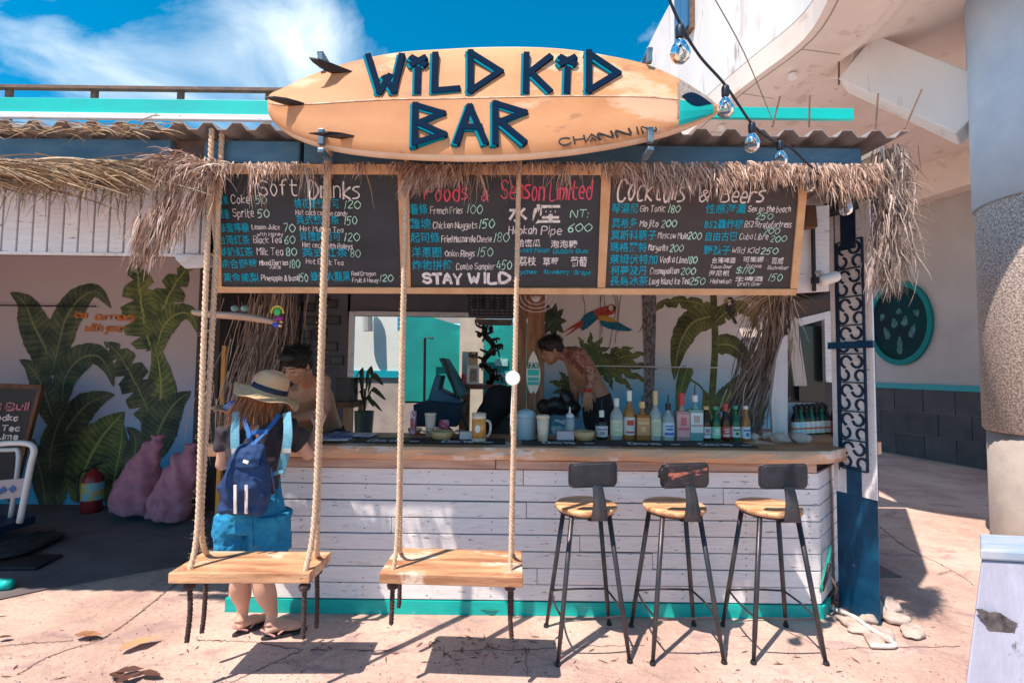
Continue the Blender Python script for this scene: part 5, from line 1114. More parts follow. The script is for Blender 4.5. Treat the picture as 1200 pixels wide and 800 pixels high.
for k_, sw in enumerate(swings):
    # seat plane: z=zf+.02 ; corners from the photo on that height
    zt_ = .60; c_ = [Gd(*sw[a], z=zt_) for a in ('fl', 'fr', 'br', 'bl')]
    ctr = sum(c_, Vector()) / 4; tsw = thing('plank_swing', sw['label'], 'swing', (ctr.x, ctr.y, .55), 'plank swings hanging on ropes')
    m1 = MB(); m1.prism([Vector((p.x, p.y, zt_ - .052)) for p in c_], (0, 0, .052)); m1.build('seat_plank', wood_seat, tsw, bevel=.005)
    Yf, Yb = c_[0].y + .05, c_[3].y - .05
    hg = 2.56
    for j, rp in enumerate(sw['ropes']):
        front = j % 2 == 0; yend = Yf if front else Yb
        dz_ = 0 if front else .03
        r_ = .0145 if k_ == 0 else .0115
        ys = [hg + dz_, hg + dz_ + (yend - hg) * .02, hg + dz_ * .5 + (yend - hg) * .12, yend]
        pts = [P(x, y, Y_) for (x, y), Y_ in zip(rp, ys)]; pts[-1].z = zt_ - .01
        pts[0].z = 2.862; cp = catmull(pts, 10)
        m1 = rope_mesh(MB(), cp, r_, pitch=r_ * 5.6); m1.build('rope', rope_mat, tsw, smooth=True)
        hm = MB(); hairs(hm, cp, 90, r_); tag(hm.build('rope_fuzz', rope_mat, tsw), kind='stuff')
        tl = sw['tails'][j]; ps = [pts[-1] + Vector((0, 0, -.05))]
        zz_ = [P(x, y, yend) for x, y in tl]; ps += [Vector((pts[-1].x + (q.x - zz_[0].x) + .0, yend, q.z)) for q in zz_[1:]]
        m1 = rope_mesh(MB(), catmull(ps, 4), .0125, pitch=.05); m1.build('rope_tail', rope_dark, tsw, smooth=True)
        kn = MB().lathe([(.012, -.03), (.026, -.022), (.030, -.008), (.024, .004), (.012, .008)], ps[0] + Vector((0, 0, -.01)), 10); kn.build('knot', rope_dark, tsw, smooth=True)
# white disc tied on the right-hand rope
dc = thing('round_disc', 'round white disc with a dangling strip on the right swing rope', 'ornament', P(601, 443, 2.5)); q_ = P(600, 443, 2.5)
MB().lathe([(.035, 0), (.037, .003), (.037, .008), (.034, .011)], (0, 0, 0), 24).build('disc', white, dc, org=(0, 0, 0)).rotation_euler = (R(90), 0, 0)
m1 = MB().tube(catmull([q_ + Vector((.003, .01, -.03)), q_ + Vector((.0, .03, -.12)), q_ + Vector((-.003, .03, -.24))], 4), .004, 5); m1.build('strip', white, dc)

# ================================================================== bar stools
seat_m = M('stool_seat_wood', (.76, .47, .26), .45, (.46, .20, .09), 2.6, (1.1, 11, 5), bump=.08, bscale=30, lo=.44, hi=.58, spec=.3)
back_m = M('stool_back_vinyl', (.010, .012, .020), .6, (.024, .024, .034), 14, bump=.15, wear=((.28, .18, .15), .74, 12, (1, 1, 1)))
back_t = M('torn_stool_back', (.012, .012, .02), .45, (.04, .03, .035), 14, bump=.3, wear=((.45, .14, .09), .56, 7, (1, 1, 3)), wear2=((.65, .6, .55), .70, 16, (1, 1, 2)))
def stool():
    t = thing('bar_stool', '', 'bar stool', (0, 0, 0), 'wooden bar stools with black iron frames at the counter')
    O = (0, 0, 0); H = .805
    MB().lathe([(.0, H - .026), (.165, H - .026), (.178, H - .020), (.184, H - .010), (.184, H + .002), (.178, H + .008), (.12, H + .006), (0, H + .003)], O, 40, cap=False).build('seat', seat_m, t, org=O, smooth=True)
    MB().lathe([(.13, H - .036), (.165, H - .036), (.165, H - .027), (.13, H - .027), (.13, H - .036)], O, 32, cap=False).build('seat_ring', iron, t, org=O)
    def lp_(i, z): a = R(45 + 90 * i); r0, r1 = .155, .285; f = 1 - z / (H - .03); r_ = r0 + (r1 - r0) * f; return Vector((math.cos(a) * r_, math.sin(a) * r_, z))
    for i in range(4):
        lg = MB().tube([lp_(i, 0.006), lp_(i, .13), lp_(i, .132), lp_(i, H - .03)], [.0105, .0125, .0135, .0145], 12).build('leg', iron, t, org=O, smooth=True)
        MB().lathe([(.017, 0), (.017, .012), (.012, .02)], lp_(i, 0), 12).build('foot', black, lg, org=O)
    zr = .235
    for i in range(4):
        a, b = lp_(i, zr), lp_((i + 1) % 4, zr); m_ = (a + b) / 2; oo = (m_.normalized() * .02); oo.z = 0
        MB().tube(catmull([a, m_ + oo, b], 6), .0065, 8).build('footrest', iron, t, org=O, smooth=True)
    # flat steel strap up to a small curved backrest, on the near side of the stool
    m_ = MB(); pts = catmull([Vector((0.02, -.10, H - .045)), Vector((0.03, -.188, H - .04)), Vector((.03, -.202, H + .0)), Vector((.028, -.200, H + .08)), Vector((.02, -.19, H + .16))], 5)
    hw = [.055, .05, .045, .034, .028]; k = len(pts)
    L_, R_ = [], []
    for i, p in enumerate(pts): t_ = i / (k - 1) * 4; j = min(3, int(t_)); w_ = hw[j] + (hw[j + 1] - hw[j]) * (t_ - j); L_.append(p + Vector((-w_, 0, 0))); R_.append(p + Vector((w_, 0, 0)))
    a = m_.add(L_); b = m_.add(R_); c = m_.add([p + Vector((0, .006, .001)) for p in L_]); e = m_.add([p + Vector((0, .006, .001)) for p in R_])
    for i in range(k - 1): m_.face((a + i, b + i, b + i + 1, a + i + 1)); m_.face((c + i, c + i + 1, e + i + 1, e + i)); m_.face((a + i, a + i + 1, c + i + 1, c + i)); m_.face((b + i, e + i, e + i + 1, b + i + 1))
    m_.build('back_strap', iron, t, org=O, smooth=True)
    bk = MB(); ol_ = []; w_, h_ = .137, .066; rc = .026
    for cx_, cz_, a0 in ((w_ - rc, h_ - rc, 0), (-w_ + rc, h_ - rc, 90), (-w_ + rc, -h_ + rc, 180), (w_ - rc, -h_ + rc, 270)):
        for q in range(5): a_ = R(a0 + 22.5 * q); ol_.append((cx_ + math.cos(a_) * rc, cz_ + math.sin(a_) * rc))
    def bp_(x, z, y, f=1.0): return Vector((.0 + x * f, -.185 + y + 1.6 * (x * f) ** 2, H + .215 + z * f + .03 * x))
    n_ = len(ol_); r1 = bk.add([bp_(x, z, -.010, .96) for x, z in ol_]); r2 = bk.add([bp_(x, z, -.014, .88) for x, z in ol_]); r0 = bk.add([bp_(x, z, .0) for x, z in ol_]); r3 = bk.add([bp_(x, z, .012, .97) for x, z in ol_])
    for a, b in ((r3, r0), (r0, r1), (r1, r2)):
        for i in range(n_): bk.face((a + i, b + i, b + (i + 1) % n_, a + (i + 1) % n_))
    half = n_ // 4
    for rr_ in (r2, r3):
        for i in range(n_ // 2 - 1):
            bk.face((rr_ + i, rr_ + i + 1, rr_ + n_ - 2 - i, rr_ + n_ - 1 - i))
    bk.build('backrest', back_m, t, org=O)
    rim = MB().tube([bp_(x, z, -.006, 1.0) for x, z in ol_ + [ol_[0]]], .0055, 6, cap=False); rim.build('backrest_rim', iron, t, org=O, smooth=True)
    return t
s0_ = stool()
SLAB = ['left bar stool of the three, with a plain dark backrest', 'middle bar stool, its black backrest torn with red showing through', 'right bar stool of the three, nearest the lattice post']
for i, (x, y, rz) in enumerate(((.455, 3.01, 5), (.985, 3.02, 3), (1.56, 3.03, 0))):
    o = s0_ if i == 0 else dup(s0_); o.location = (x, y, 0); o.rotation_euler = (0, 0, R(rz)); o['label'] = SLAB[i]
    if i == 1:
        for c in kids(o):
            if c.name.startswith('backrest') and 'rim' not in c.name: c.data = c.data.copy(); c.data.materials[0] = back_t; c['label'] = 'torn black backrest with red and white patches'
tp = MB(); tp.box((.985 - .115, 3.04 - .2, .805 + .225), (.045, .03, .06), (.2, .3, .4)); tp.ball((.985 - .12, 3.04 - .205, .805 + .23), (.03, .018, .034), 8, 6)
tag(tp.build('black_tape', black), 'lump of black tape on the corner of the torn middle backrest', 'tape')
# ================================================================== bottles on the counter
def gl(name, c, t=1.0, r=.06): return M(name, c, r, trans=t)
g_clear = gl('bottle_clear', (.80, .88, .86), .55); g_brown = gl('bottle_brown', (.16, .045, .012), .75, .1); g_green = gl('bottle_green', (.02, .20, .09), .45, .1); g_dark = gl('bottle_dark', (.02, .012, .014), .3, .12)
g_amber = gl('bottle_amber', (.62, .27, .07), .45); g_teal = gl('bottle_teal', (.30, .66, .60), .5); g_pink = gl('bottle_pink', (.80, .50, .48), .5)
MARK = {}
def lab(name, a, b, sc=60):
    m = M(name, a, .6, tuple(v * .9 for v in a), 20); MARK[name] = M(name + '_mark', b, .6); return m
def bottle(label, x, wpx, top, cap_top, glass_, labm, capm, base=513.2, Y=3.68, pour=False, neck=.32, sh=.62, lz=(.12, .55), square=False, cat='bottle', grp=None, band=None):
    p0 = P(x, base, Y); p0.z = ZC; s_ = S(Y); r = wpx * s_ / 2; hb = (base - top) * s_; hc = (base - cap_top) * s_
    t = thing('glass_bottle', label, cat, (p0.x, Y, ZC + .001), grp); n = 4 if square else 20
    nr_ = r * neck
    prof = [(r * .9, 0), (r, .006), (r, hb * sh), (r * .92, hb * (sh + .05)), (nr_ * 1.5, hb * (sh + .17)), (nr_, hb * (sh + .25)), (nr_, hb * .97), (nr_ * 1.15, hb * .975), (nr_ * 1.15, hb)]
    m1 = MB()
    if square:
        rr_ = r * 1.0; m1.bx((-rr_, -rr_ * .8, 0), (rr_, rr_ * .8, hb * sh)); m1.build('glass', glass_, t, org=(0, 0, 0), bevel=.006, seg=3)
        MB().lathe([(rr_ * .6, hb * sh), (nr_ * 1.2, hb * (sh + .06)), (nr_, hb * (sh + .1)), (nr_, hb)], (0, 0, 0), 16).build('neck', glass_, t, org=(0, 0, 0), smooth=True)
        MB().bx((-rr_ * .92, -rr_ * .8 - .0015, hb * lz[0]), (rr_ * .92, -rr_ * .8 - .0005, hb * lz[1])).build('label', labm, t, org=(0, 0, 0))
    else:
        m1.lathe(prof, (0, 0, 0), 20); m1.build('glass', glass_, t, org=(0, 0, 0), smooth=True)
        MB().lathe([(r * 1.012, hb * lz[0]), (r * 1.02, hb * lz[0] + .001), (r * 1.02, hb * lz[1]), (r * 1.012, hb * lz[1] + .001)], (0, 0, 0), 20, cap=False).build('label', labm, t, org=(0, 0, 0), smooth=True)
        br_ = r * 1.03 if band and band[1] < .5 else nr_ * 1.22
        if band: MB().lathe([(br_, hb * (max(band[1], .83) if band[1] > .5 else band[1])), (br_, hb * band[2])], (0, 0, 0), 20, cap=False).build('label_band', band[0], t, org=(0, 0, 0), smooth=True)
    mk_ = MARK.get(labm.name)
    if mk_:
        random.seed(int(x * 7) + int(wpx * 10)); za, zb2 = hb * lz[0], hb * lz[1]; hh_ = zb2 - za
        for (c0, c1, aw) in random.choice((((.55, .85, 34), (.12, .22, 44)), ((.62, .78, 50), (.2, .5, 22)), ((.30, .42, 50), (.5, .86, 26)), ((.1, .3, 48), (.45, .6, 30), (.7, .8, 40)))):
            q0, q1 = za + hh_ * c0, za + hh_ * c1; m1 = MB()
            if square: m1.quad((-r * aw / 60, -r * .8 - .0022, q0), (r * aw / 60, -r * .8 - .0022, q0), (r * aw / 60, -r * .8 - .0022, q1), (-r * aw / 60, -r * .8 - .0022, q1))
            else:
                aa = [R(-90 - aw + 2 * aw * j / 6) for j in range(7)]; i0 = m1.add([(math.cos(a) * r * 1.028, math.sin(a) * r * 1.028, q0) for a in aa]); i1 = m1.add([(math.cos(a) * r * 1.028, math.sin(a) * r * 1.028, q1) for a in aa])
                for j in range(6): m1.face((i0 + j, i0 + j + 1, i1 + j + 1, i1 + j))
            m1.build('label_mark', mk_, t, org=(0, 0, 0))
    if hc > hb + .002 or capm:
        c1 = hb + .001; c2 = hc if not pour else min(hc, hb + .03)
        MB().lathe([(nr_ * 1.35, c1 - .018), (nr_ * 1.35, max(c2, c1 + .004)), (nr_ * 1.1, max(c2, c1 + .004) + .002)], (0, 0, 0), 14).build('cap', capm, t, org=(0, 0, 0), smooth=False)
        if pour: MB().tube([(0, 0, c2), (0, 0, c2 + (hc - c2) * .5), (.004, 0, hc)], [.005, .0045, .003], 8).build('pourer', black, t, org=(0, 0, 0))
    return t
lw = M('label_white', (.78, .78, .74), .6); lcr = lab('label_cream', (.80, .72, .52), (.62, .64, .42)); lred = lab('label_red_stripe', (.75, .70, .66), (.62, .07, .05), 28); lora = lab('label_orange', (.72, .34, .14), (.80, .50, .28), 40)
lblue = lab('label_blue', (.70, .76, .82), (.10, .18, .50), 24); lpink = lab('label_pink', (.80, .42, .42), (.70, .16, .18), 34); lteal = lab('label_white_teal', (.80, .82, .80), (.60, .40, .36), 26); lgrn = lab('label_pale_green', (.30, .70, .48), (.75, .85, .75), 44)
lstar = lab('label_pale_dark', (.70, .70, .74), (.40, .25, .28), 40); lrb = lab('label_red_beer', (.62, .08, .08), (.75, .65, .62), 44); lgw = lab('label_green_white', (.72, .78, .76), (.02, .20, .14), 40)
gold = M('gold_cork', (.75, .52, .25), .5); redc = M('red_cap', (.62, .06, .06), .4); greenc = M('green_cap', (.05, .40, .25), .4)
bottle('short dark bottle with white label and steel pourer, leftmost of the bottle row', 705, 14, 485, 467, g_dark, lstar, white, pour=True, sh=.7)
bottle('clear bottle with pale green label and white cap beside the dark bottle', 722.5, 14.5, 472, 466, g_clear, lcr, white, sh=.68)
bottle('tall bottle with red striped label and white cap', 737.5, 13.5, 466, 457, g_amber, lred, white, sh=.64)
bottle('square amber bottle with orange label and dark pourer', 752.5, 15.5, 474, 462, g_amber, lora, gold, pour=True, square=True, sh=.74, lz=(.15, .66))
bottle('clear bottle with cream label and tall gold cork', 768, 13.5, 470, 457, g_clear, lcr, gold, sh=.66)
bottle('clear bottle with blue label and black pourer', 783, 14.5, 476, 460, g_clear, lblue, black, pour=True, sh=.66)
bottle('pink gin bottle with red stopper', 799, 15.5, 470, 459, g_pink, lpink, redc, pour=False, square=True, sh=.78, lz=(.1, .7))
bottle('large white-labelled bottle with long black pourer, tallest of the row', 814.5, 15.5, 466, 448, g_teal, lteal, white, pour=True, square=True, sh=.76, lz=(.2, .68))
bottle('brown beer bottle with pale label right of the tall white-labelled bottle', 827.5, 11, 475, 474, g_brown, lstar, gold, sh=.55, neck=.4, lz=(.08, .42))
bottle('light green beer bottle with pale green label', 839, 10.5, 475, 474, g_green, lgrn, greenc, sh=.55, neck=.4, lz=(.08, .42))
bottle('brown beer bottle with red foil neck and red label', 850.5, 10.5, 472, 471, g_brown, lrb, redc, sh=.55, neck=.42, lz=(.1, .40), band=(redc, .66, .98))
bottle('dark green beer bottle with green and white label', 862, 10.5, 474, 473, g_green, lgw, greenc, sh=.55, neck=.4, lz=(.12, .42))
bottle('pale amber beer bottle with blue label at the right end of the row', 874, 10, 474, 473, g_amber, lblue, white, sh=.55, neck=.4, lz=(.08, .42))
lorb = M('label_orange_band', (.65, .18, .06), .6); blc = M('label_blue_white', (.55, .75, .82), .6)
k = 0; ORD = ['leftmost', 'second from the left', 'third from the left', 'fourth from the left', 'fifth from the left', 'sixth from the left', 'rightmost']
for row, (n_, ox, oy, y0) in enumerate(((7, 2.31, 4.05, 508), (6, 2.40, 4.17, 0))):
    for i in range(n_):
        x_, y_ = ox + i * .056, oy + i * .022
        lb_ = ORD[i] + (' dark green beer bottle in the front row by the white stones' if row == 0 else ' dark green beer bottle in the back row at the counter end')
        t = bottle(lb_, 0, 8.6, 477.5, 477, g_green if (i % 2) else g_dark, lw if i > 1 else blc, dark, base=510, Y=y_, sh=.56, neck=.42, lz=(.05, .46), band=(lorb, .20, .26) if row == 0 else None, grp='beer bottles in the %s row at the counter end' % ('front' if row == 0 else 'back'))
        t.location = (x_, y_, ZC + .001)
for i in range(4):
    t = bottle(ORD[i] + ' brown bottle with bright red neck foil beside the lattice post', 0, 8.6, 471, 470, g_brown, lrb, redc, base=508, Y=4.1 + i * .05, sh=.56, neck=.45, lz=(.05, .42), band=(redc, .66, .98), grp='red-necked bottles at the counter end'); t.location = (2.66 + i * .045 - (i % 2) * .04, 4.05 + i * .05, ZC + .001)
# ---- other things on the counter
def cyl(name, label, cat, x, base, Y, prof, mat, n=24, z=ZC, parts=None, **kw):
    s_ = S(Y); p = P(x, base, Y); t = thing(name, label, cat, (p.x, Y, z + .001)); MB().lathe([(r * s_, h * s_) for r, h in prof], (0, 0, 0), n, **kw).build('body', mat, t, org=(0, 0, 0), smooth=True)
    return t
lb_m = M('pale_blue_plastic', (.48, .70, .80), .35, trans=.25); 
t = cyl('ice_bucket', 'pale blue plastic tub with rounded lid beside the right swing rope', 'tub', 616, 513, 3.62, [(10, 0), (11, 1), (11.3, 24), (11.6, 25)], lb_m)
MB().lathe([(11.6 * S(3.62), 25 * S(3.62)), (11.2 * S(3.62), 29 * S(3.62)), (8.5 * S(3.62), 33 * S(3.62)), (3 * S(3.62), 35 * S(3.62)), (.1 * S(3.62), 35.4 * S(3.62))], (0, 0, 0), 24).build('lid', lb_m, t, org=(0, 0, 0), smooth=True)
cupm = M('cream_paper', (.80, .66, .50), .6)
t = cyl('paper_cup', 'cream paper cup with lid right of the pale blue tub', 'cup', 636, 513, 3.52, [(5.4, 0), (7.2, 27)], cupm); MB().lathe([(7.8 * S(3.52), 27 * S(3.52)), (7.9 * S(3.52), 29 * S(3.52)), (6.8 * S(3.52), 31 * S(3.52))], (0, 0, 0), 24).build('lid', cupm, t, org=(0, 0, 0), smooth=True)
t = cyl('paper_cup', 'tall cream cup behind the wooden bowl, left of the beer mug', 'cup', 504, 510, 3.72, [(4.6, 0), (6.4, 25)], M('pink_cream_paper', (.78, .58, .48), .6)); MB().lathe([(6.8 * S(3.7), 25 * S(3.7)), (6.4 * S(3.7), 27 * S(3.7))], (0, 0, 0), 24).build('lid', cupm, t, org=(0, 0, 0))
bowlm = M('bowl_wood', (.72, .46, .22), .5, (.60, .34, .14), 6)
def bowl(label, x, base, Y, w_, h_):
    s_ = S(Y); p = P(x, base, Y); prof = [(w_ * .28, 0), (w_ * .38, h_ * .12), (w_ * .47, h_ * .5), (w_ * .5, h_), (w_ * .47, h_), (w_ * .43, h_ * .5), (w_ * .3, h_ * .2), (0, h_ * .15)]
    t = MB().lathe([(max(r, .01) * s_, h * s_) for r, h in prof], (p.x, Y, ZC + .001), 28).build('wooden_bowl', bowlm, smooth=True); return tag(t, label, 'bowl')
bowl('wooden bowl with lettuce leaf left of the beer mug', 518, 513, 3.56, 27, 10); bowl('round yellow wooden bowl left of the bottle row', 684.5, 513.5, 3.6, 25, 11); bowl('small wooden bowl far back on the counter by the right-hand rope of the board', 486, 506, 3.86, 16, 6)
t = MB(); 
for i in range(9):
    p = P(491 + i * 6.5, 508, 3.7); t.ball((p.x, 3.66 + random.uniform(-.03, .05), ZC + .035 + random.uniform(0, .02)), (.035, .02, .008), 8, 5, (random.uniform(-.6, .6), random.uniform(-.5, .5), random.uniform(0, 3)))
tag(t.build('starfish_shells', M('shell_cream', (.74, .60, .42), .7, (.5, .36, .22), 14), smooth=True), 'heap of cream flat shells lying around the tall cup', 'shells', kind='stuff')
def bxp(name, label, cat, x0, x1, y0, y1, Y, d, mat, z=ZC, bev=.003):
    a, b = P(x0, y1, Y), P(x1, y0, Y); o = MB().bx((a.x, Y, z + .001), (b.x, Y + d, z + (y1 - y0) * S(Y))).build(name, mat, bevel=bev); return tag(o, label, cat)
pkb = M('pale_pink_box', (.74, .58, .60), .6); bxp('card_box', 'small pale pink box in front of the black squeeze bottle shelf', 'box', 652.5, 673, 502.5, 513, 3.58, .08, pkb)
tag(bpy.context.scene.objects['card_box'], 'small pale pink box just left of the yellow wooden bowl')
o = bxp('card_box', 'small white box between the wooden bowl and the beer mug', 'box', 538.5, 556, 504, 513.5, 3.55, .06, M('white_card', (.76, .68, .66), .6))
bxp('snack_box', 'tall pink and white carton behind the left swing rope', 'carton', 480.5, 487, 478, 506, 3.75, .05, M('pink_carton', (.55, .10, .14), .5, (.72, .62, .70), 24, lo=.45, hi=.55))
bxp('snack_bag', 'crumpled red and pink snack bag behind the tall cream cup', 'bag', 514, 526, 486, 503, 3.82, .04, M('red_foil', (.60, .03, .09), .35, (.70, .30, .42), 30, lo=.45, hi=.55, bump=.5, bscale=40), bev=.008)
bxp('cool_box', 'small teal and white cool box behind the squeeze bottle', 'cool box', 646, 672, 488, 507, 3.85, .14, M('teal_white_box', (.03, .22, .30), .5, (.45, .62, .66), 12, (1, 1, 3), lo=.48, hi=.52))
t = cyl('squeeze_bottle', 'clear bluish squeeze bottle with pointed nozzle above the pink box', 'bottle', 667.5, 510, 3.72, [(5.6, 0), (5.8, 3), (5.8, 20), (4.4, 24)], M('squeeze_plastic', (.58, .74, .76), .3, trans=.4))
MB().lathe([(4.6 * S(3.72), 24 * S(3.72)), (4.6 * S(3.72), 27 * S(3.72)), (1.4 * S(3.72), 29 * S(3.72)), (.7 * S(3.72), 36 * S(3.72))], (0, 0, 0), 14).build('nozzle', white, t, org=(0, 0, 0))
# beer mug
s_ = S(3.46); p = P(561, 515, 3.46); mg = thing('beer_mug', 'glass mug full of amber beer with a white round badge', 'mug', (p.x, 3.46, ZC + .008))
MB().lathe([(8.4 * s_, 0), (8.9 * s_, .008), (8.6 * s_, 4 * s_)], (0, 0, 0), 12).build('glass_base', gl('mug_glass', (.90, .80, .66), .5), mg, org=(0, 0, 0)); MB().lathe([(8.2 * s_, 29.6 * s_), (8.4 * s_, 32.5 * s_), (8.0 * s_, 32.5 * s_), (7.8 * s_, 29.6 * s_)], (0, 0, 0), 24, cap=False).build('glass_rim', MATS['mug_glass'], mg, org=(0, 0, 0))
MB().lathe([(8.5 * s_, 4.1 * s_), (8.1 * s_, 26 * s_)], (0, 0, 0), 12).build('beer', M('amber_beer', (.85, .42, .11), .12, (.72, .32, .07), 30, coat=.5), mg, org=(0, 0, 0), smooth=True); MB().lathe([(8.1 * s_, 26.1 * s_), (8.1 * s_, 29.5 * s_)], (0, 0, 0), 20).build('foam', M('beer_foam', (.85, .75, .62), .8), mg, org=(0, 0, 0), smooth=True)
MB().tube(catmull([(8 * s_, 0, 24 * s_), (12.5 * s_, 0, 22 * s_), (13.5 * s_, 0, 14 * s_), (11.5 * s_, 0, 7 * s_), (8.4 * s_, 0, 6 * s_)], 5), 1.5 * s_, 8).build('handle', M('frosted_handle', (.82, .84, .82), .2, trans=.5), mg, org=(0, 0, 0), smooth=True)
MB().lathe([(3.2 * s_, 0), (3.2 * s_, .002)], (0, 0, 0), 20).build('badge', lw, mg, org=(0, 0, 0)).matrix_local = Matrix.Translation((-.9 * s_, -8.9 * s_, 15 * s_)) @ Matrix.Rotation(R(90), 4, 'X') @ Matrix.Scale(1.35, 4, (0, 1, 0))
# papers
mag = M('blue_magazine', (.03, .10, .34), .3, (.55, .62, .75), 16, (1, 1, 1), lo=.48, hi=.6); sl_ = MB()
for i, (x0, x1, y_, rz, lab_) in enumerate(((362, 412, 3.50, .05, 'open blue magazine on the counter under the girl\'s hand'), (385, 440, 3.68, -.1, 'blue and white leaflet lying behind the magazine'), (378, 408, 3.39, .2, 'small pale leaflet at the front edge of the counter'))):
    a, b = P(x0, 512, y_), P(x1, 512, y_); o = MB().box(((a.x + b.x) / 2, y_, ZC + .010 + i * .004), (b.x - a.x, .20 if i < 2 else .09, .004), (0, .02, rz)).build('magazine', mag if i < 2 else M('pale_leaflet', (.50, .60, .78), .4, (.75, .76, .8), 14)); tag(o, lab_, 'magazine')
# stones on the counter end
stone = M('pale_stone', (.70, .58, .50), .8, (.48, .38, .34), 7, bump=.6, bscale=25)
def rock(label, p, r, seed, name='pale_rock', cat='rock', mat=None, grp=None):
    random.seed(seed); m1 = MB(); m1.ball(p, r, 18, 12, (0, 0, random.uniform(0, 3)))
    for i, v in enumerate(m1.v):
        d = v - Vector(p); q = 1 + .16 * math.sin(d.x * 60 + seed) * math.cos(d.y * 45 + seed * 2) + random.uniform(-.06, .06); m1.v[i] = Vector(p) + d * q
    o = m1.build(name, mat or stone, smooth=True); wrinkle(o, min(r) * .35, 22, (1, 1, 1), seed); return tag(o, label, cat, grp)
for i, (x, y_, r, l_) in enumerate(((886, 3.72, (.05, .03, .028), 'small flat stone right of the last beer bottle'), (899, 3.78, (.055, .035, .03), 'pinkish stone under the dry palm leaf on the counter'), (914, 3.62, (.078, .045, .036), 'biggest pale stone at the counter end'), (938, 3.60, (.070, .045, .040), 'pale stone in front of the green beer bottles'))):
    q = P(x, 512, y_); rock(l_, (q.x, y_, ZC + r[2] * .85), r, i + 3)
# card boxes and white boards at the counter end
o = MB().box((2.52, 4.36, ZC + .12), (.30, .06, .24), (.1, 0, .1)).build('white_card_box', M('grey_white_card', (.55, .57, .60), .6)); tag(o, 'pale grey card standing behind the green beer bottles', 'card')
o = MB().box((2.88, 4.32, ZC + .10), (.035, .12, .22), (0, -.45, .1)).build('cardboard_flap', M('cardboard', (.55, .34, .20), .8)); tag(o, 'brown cardboard flap leaning over the red-necked bottles', 'cardboard')
m1 = MB(); m1.prism([P(a, b, 3.88) for a, b in ((906, 517), (904, 470), (910, 420), (918, 395), (923, 392), (923, 517))], (0, .035, 0)); tag(m1.build('white_plank', M('white_board_worn', (.76, .73, .74), .6, (.62, .60, .64), 4, (4, 4, 1), wear=((.45, .22, .14), .70, 8, (1, 1, 1)))), 'upright white peeling plank standing on the counter behind the stones', 'plank')
m1 = MB(); m1.prism([P(a, b, 4.55) for a, b in ((921, 372), (934, 372), (946, 452), (931, 452))], (0, .03, 0)); tag(m1.build('leaning_board', M('cream_board', (.66, .56, .48), .7, (.55, .45, .38), 5)), 'cream board leaning against the dark window at the right end', 'board')
# ================================================================== dry palm bundles inside
def bundle(name, label, path, spread, n, ln, wd, Y, mat, dY=.12, seed=1):
    random.seed(seed); c = catmull([P(a, b, Y) for a, b in path], 8); m_ = MB()
    for i in range(n):
        j = int((random.random() ** .9) * (len(c) - 2)); t = j / len(c); d = (c[min(j + 3, len(c) - 1)] - c[j]).normalized(); w_ = (spread[0] + (spread[1] - spread[0]) * t) * S(Y)
        m_.strand(c[j] + Vector((random.gauss(0, w_), random.uniform(-dY, dY), random.gauss(0, .02))), d + Vector((random.gauss(0, .10), random.gauss(0, .08), random.gauss(0, .05))), random.uniform(*ln), random.uniform(*wd), .25, 6, curl=.07)
    return tag(m_.build(name, mat), label, 'palm leaves')
bundle('dry_palm_bundle', 'big bundle of dry grey palm leaves curving down to the counter at the right', [(912, 345), (908, 400), (888, 450), (868, 505)], (7, 14), 900, (.22, .55), (.006, .014), 4.15, frond_grey, .1, 2)
bundle('dry_palm_bundle', 'shaded dry palm leaf curling behind the bundle, left of the white plank', [(895, 350), (878, 400), (872, 440), (862, 500)], (5, 9), 260, (.2, .4), (.004, .009), 4.5, M('shaded_leaf', (.3, .25, .22), .9, uvramp=[(.10, .085, .09), (.2, .17, .17), (.28, .24, .23)]), .06, 4)
bundle('dry_palm_bundle', 'tangled dry grey palm leaves hanging behind the girl\'s hat', [(318, 335), (308, 400), (296, 450), (290, 500)], (16, 20), 800, (.2, .5), (.005, .012), 4.3, frond_grey, .12, 6)
m_ = MB(); random.seed(5)
for i in range(140): m_.strand(P(905 + random.gauss(0, 8), 343, 4.1), (random.uniform(-1.2, .6), 0, -.25 + random.uniform(-.5, .3)), random.uniform(.2, .45), .008, .8, 6, curl=.06)
tag(m_.build('palm_leaf_spray', thatch_tan), 'spray of tan palm blades fanning out under the right half of the menu', 'palm leaves')
# driftwood sign with ornaments
dw = thing('driftwood_plank', 'pale driftwood plank with glass floats and a bright beaded ornament, left of the bar', 'driftwood', P(280, 372, 2.95))
m1 = MB(); pts = [P(a, b, 2.95) for a, b in ((228, 366), (245, 368), (285, 371), (310, 375), (324, 378))]; m1.tube(catmull(pts, 5), [.035, .036, .037, .038, .04, .041, .042, .043, .044, .045, .045, .044, .043, .042, .04, .038, .036, .034, .03, .025, .014][:21], 12, flat=.5); m1.build('plank', M('driftwood', (.60, .44, .34), .7, (.44, .30, .22), 4, (1, 4, 6), bump=.3), dw, smooth=True)
for x in (275, 286.5): MB().ball(P(x, 361.5, 2.93), .021, 16, 10).build('glass_float', gl('float_glass', (.45, .75, .70), .7), dw, smooth=True)
or_ = thing('beaded_ornament', 'green, purple and blue beaded ornament hung on the end of the driftwood', 'ornament', P(325, 370, 2.9)); c_ = P(325, 366, 2.9)
beads = [('yellow_bead', (.75, .55, .08)), ('green_bead', (.05, .5, .12)), ('purple_bead', (.30, .02, .25)), ('blue_bead', (.02, .06, .45)), ('orange_bead', (.7, .35, .2))]
for nm_, col in beads: M(nm_, col, .35)
for i in range(14): a_ = math.pi * i / 13; MB().ball(c_ + Vector((math.cos(a_) * .034, 0, math.sin(a_) * .036)), .0065, 8, 6).build('bead', MATS['yellow_bead'], or_, smooth=True)
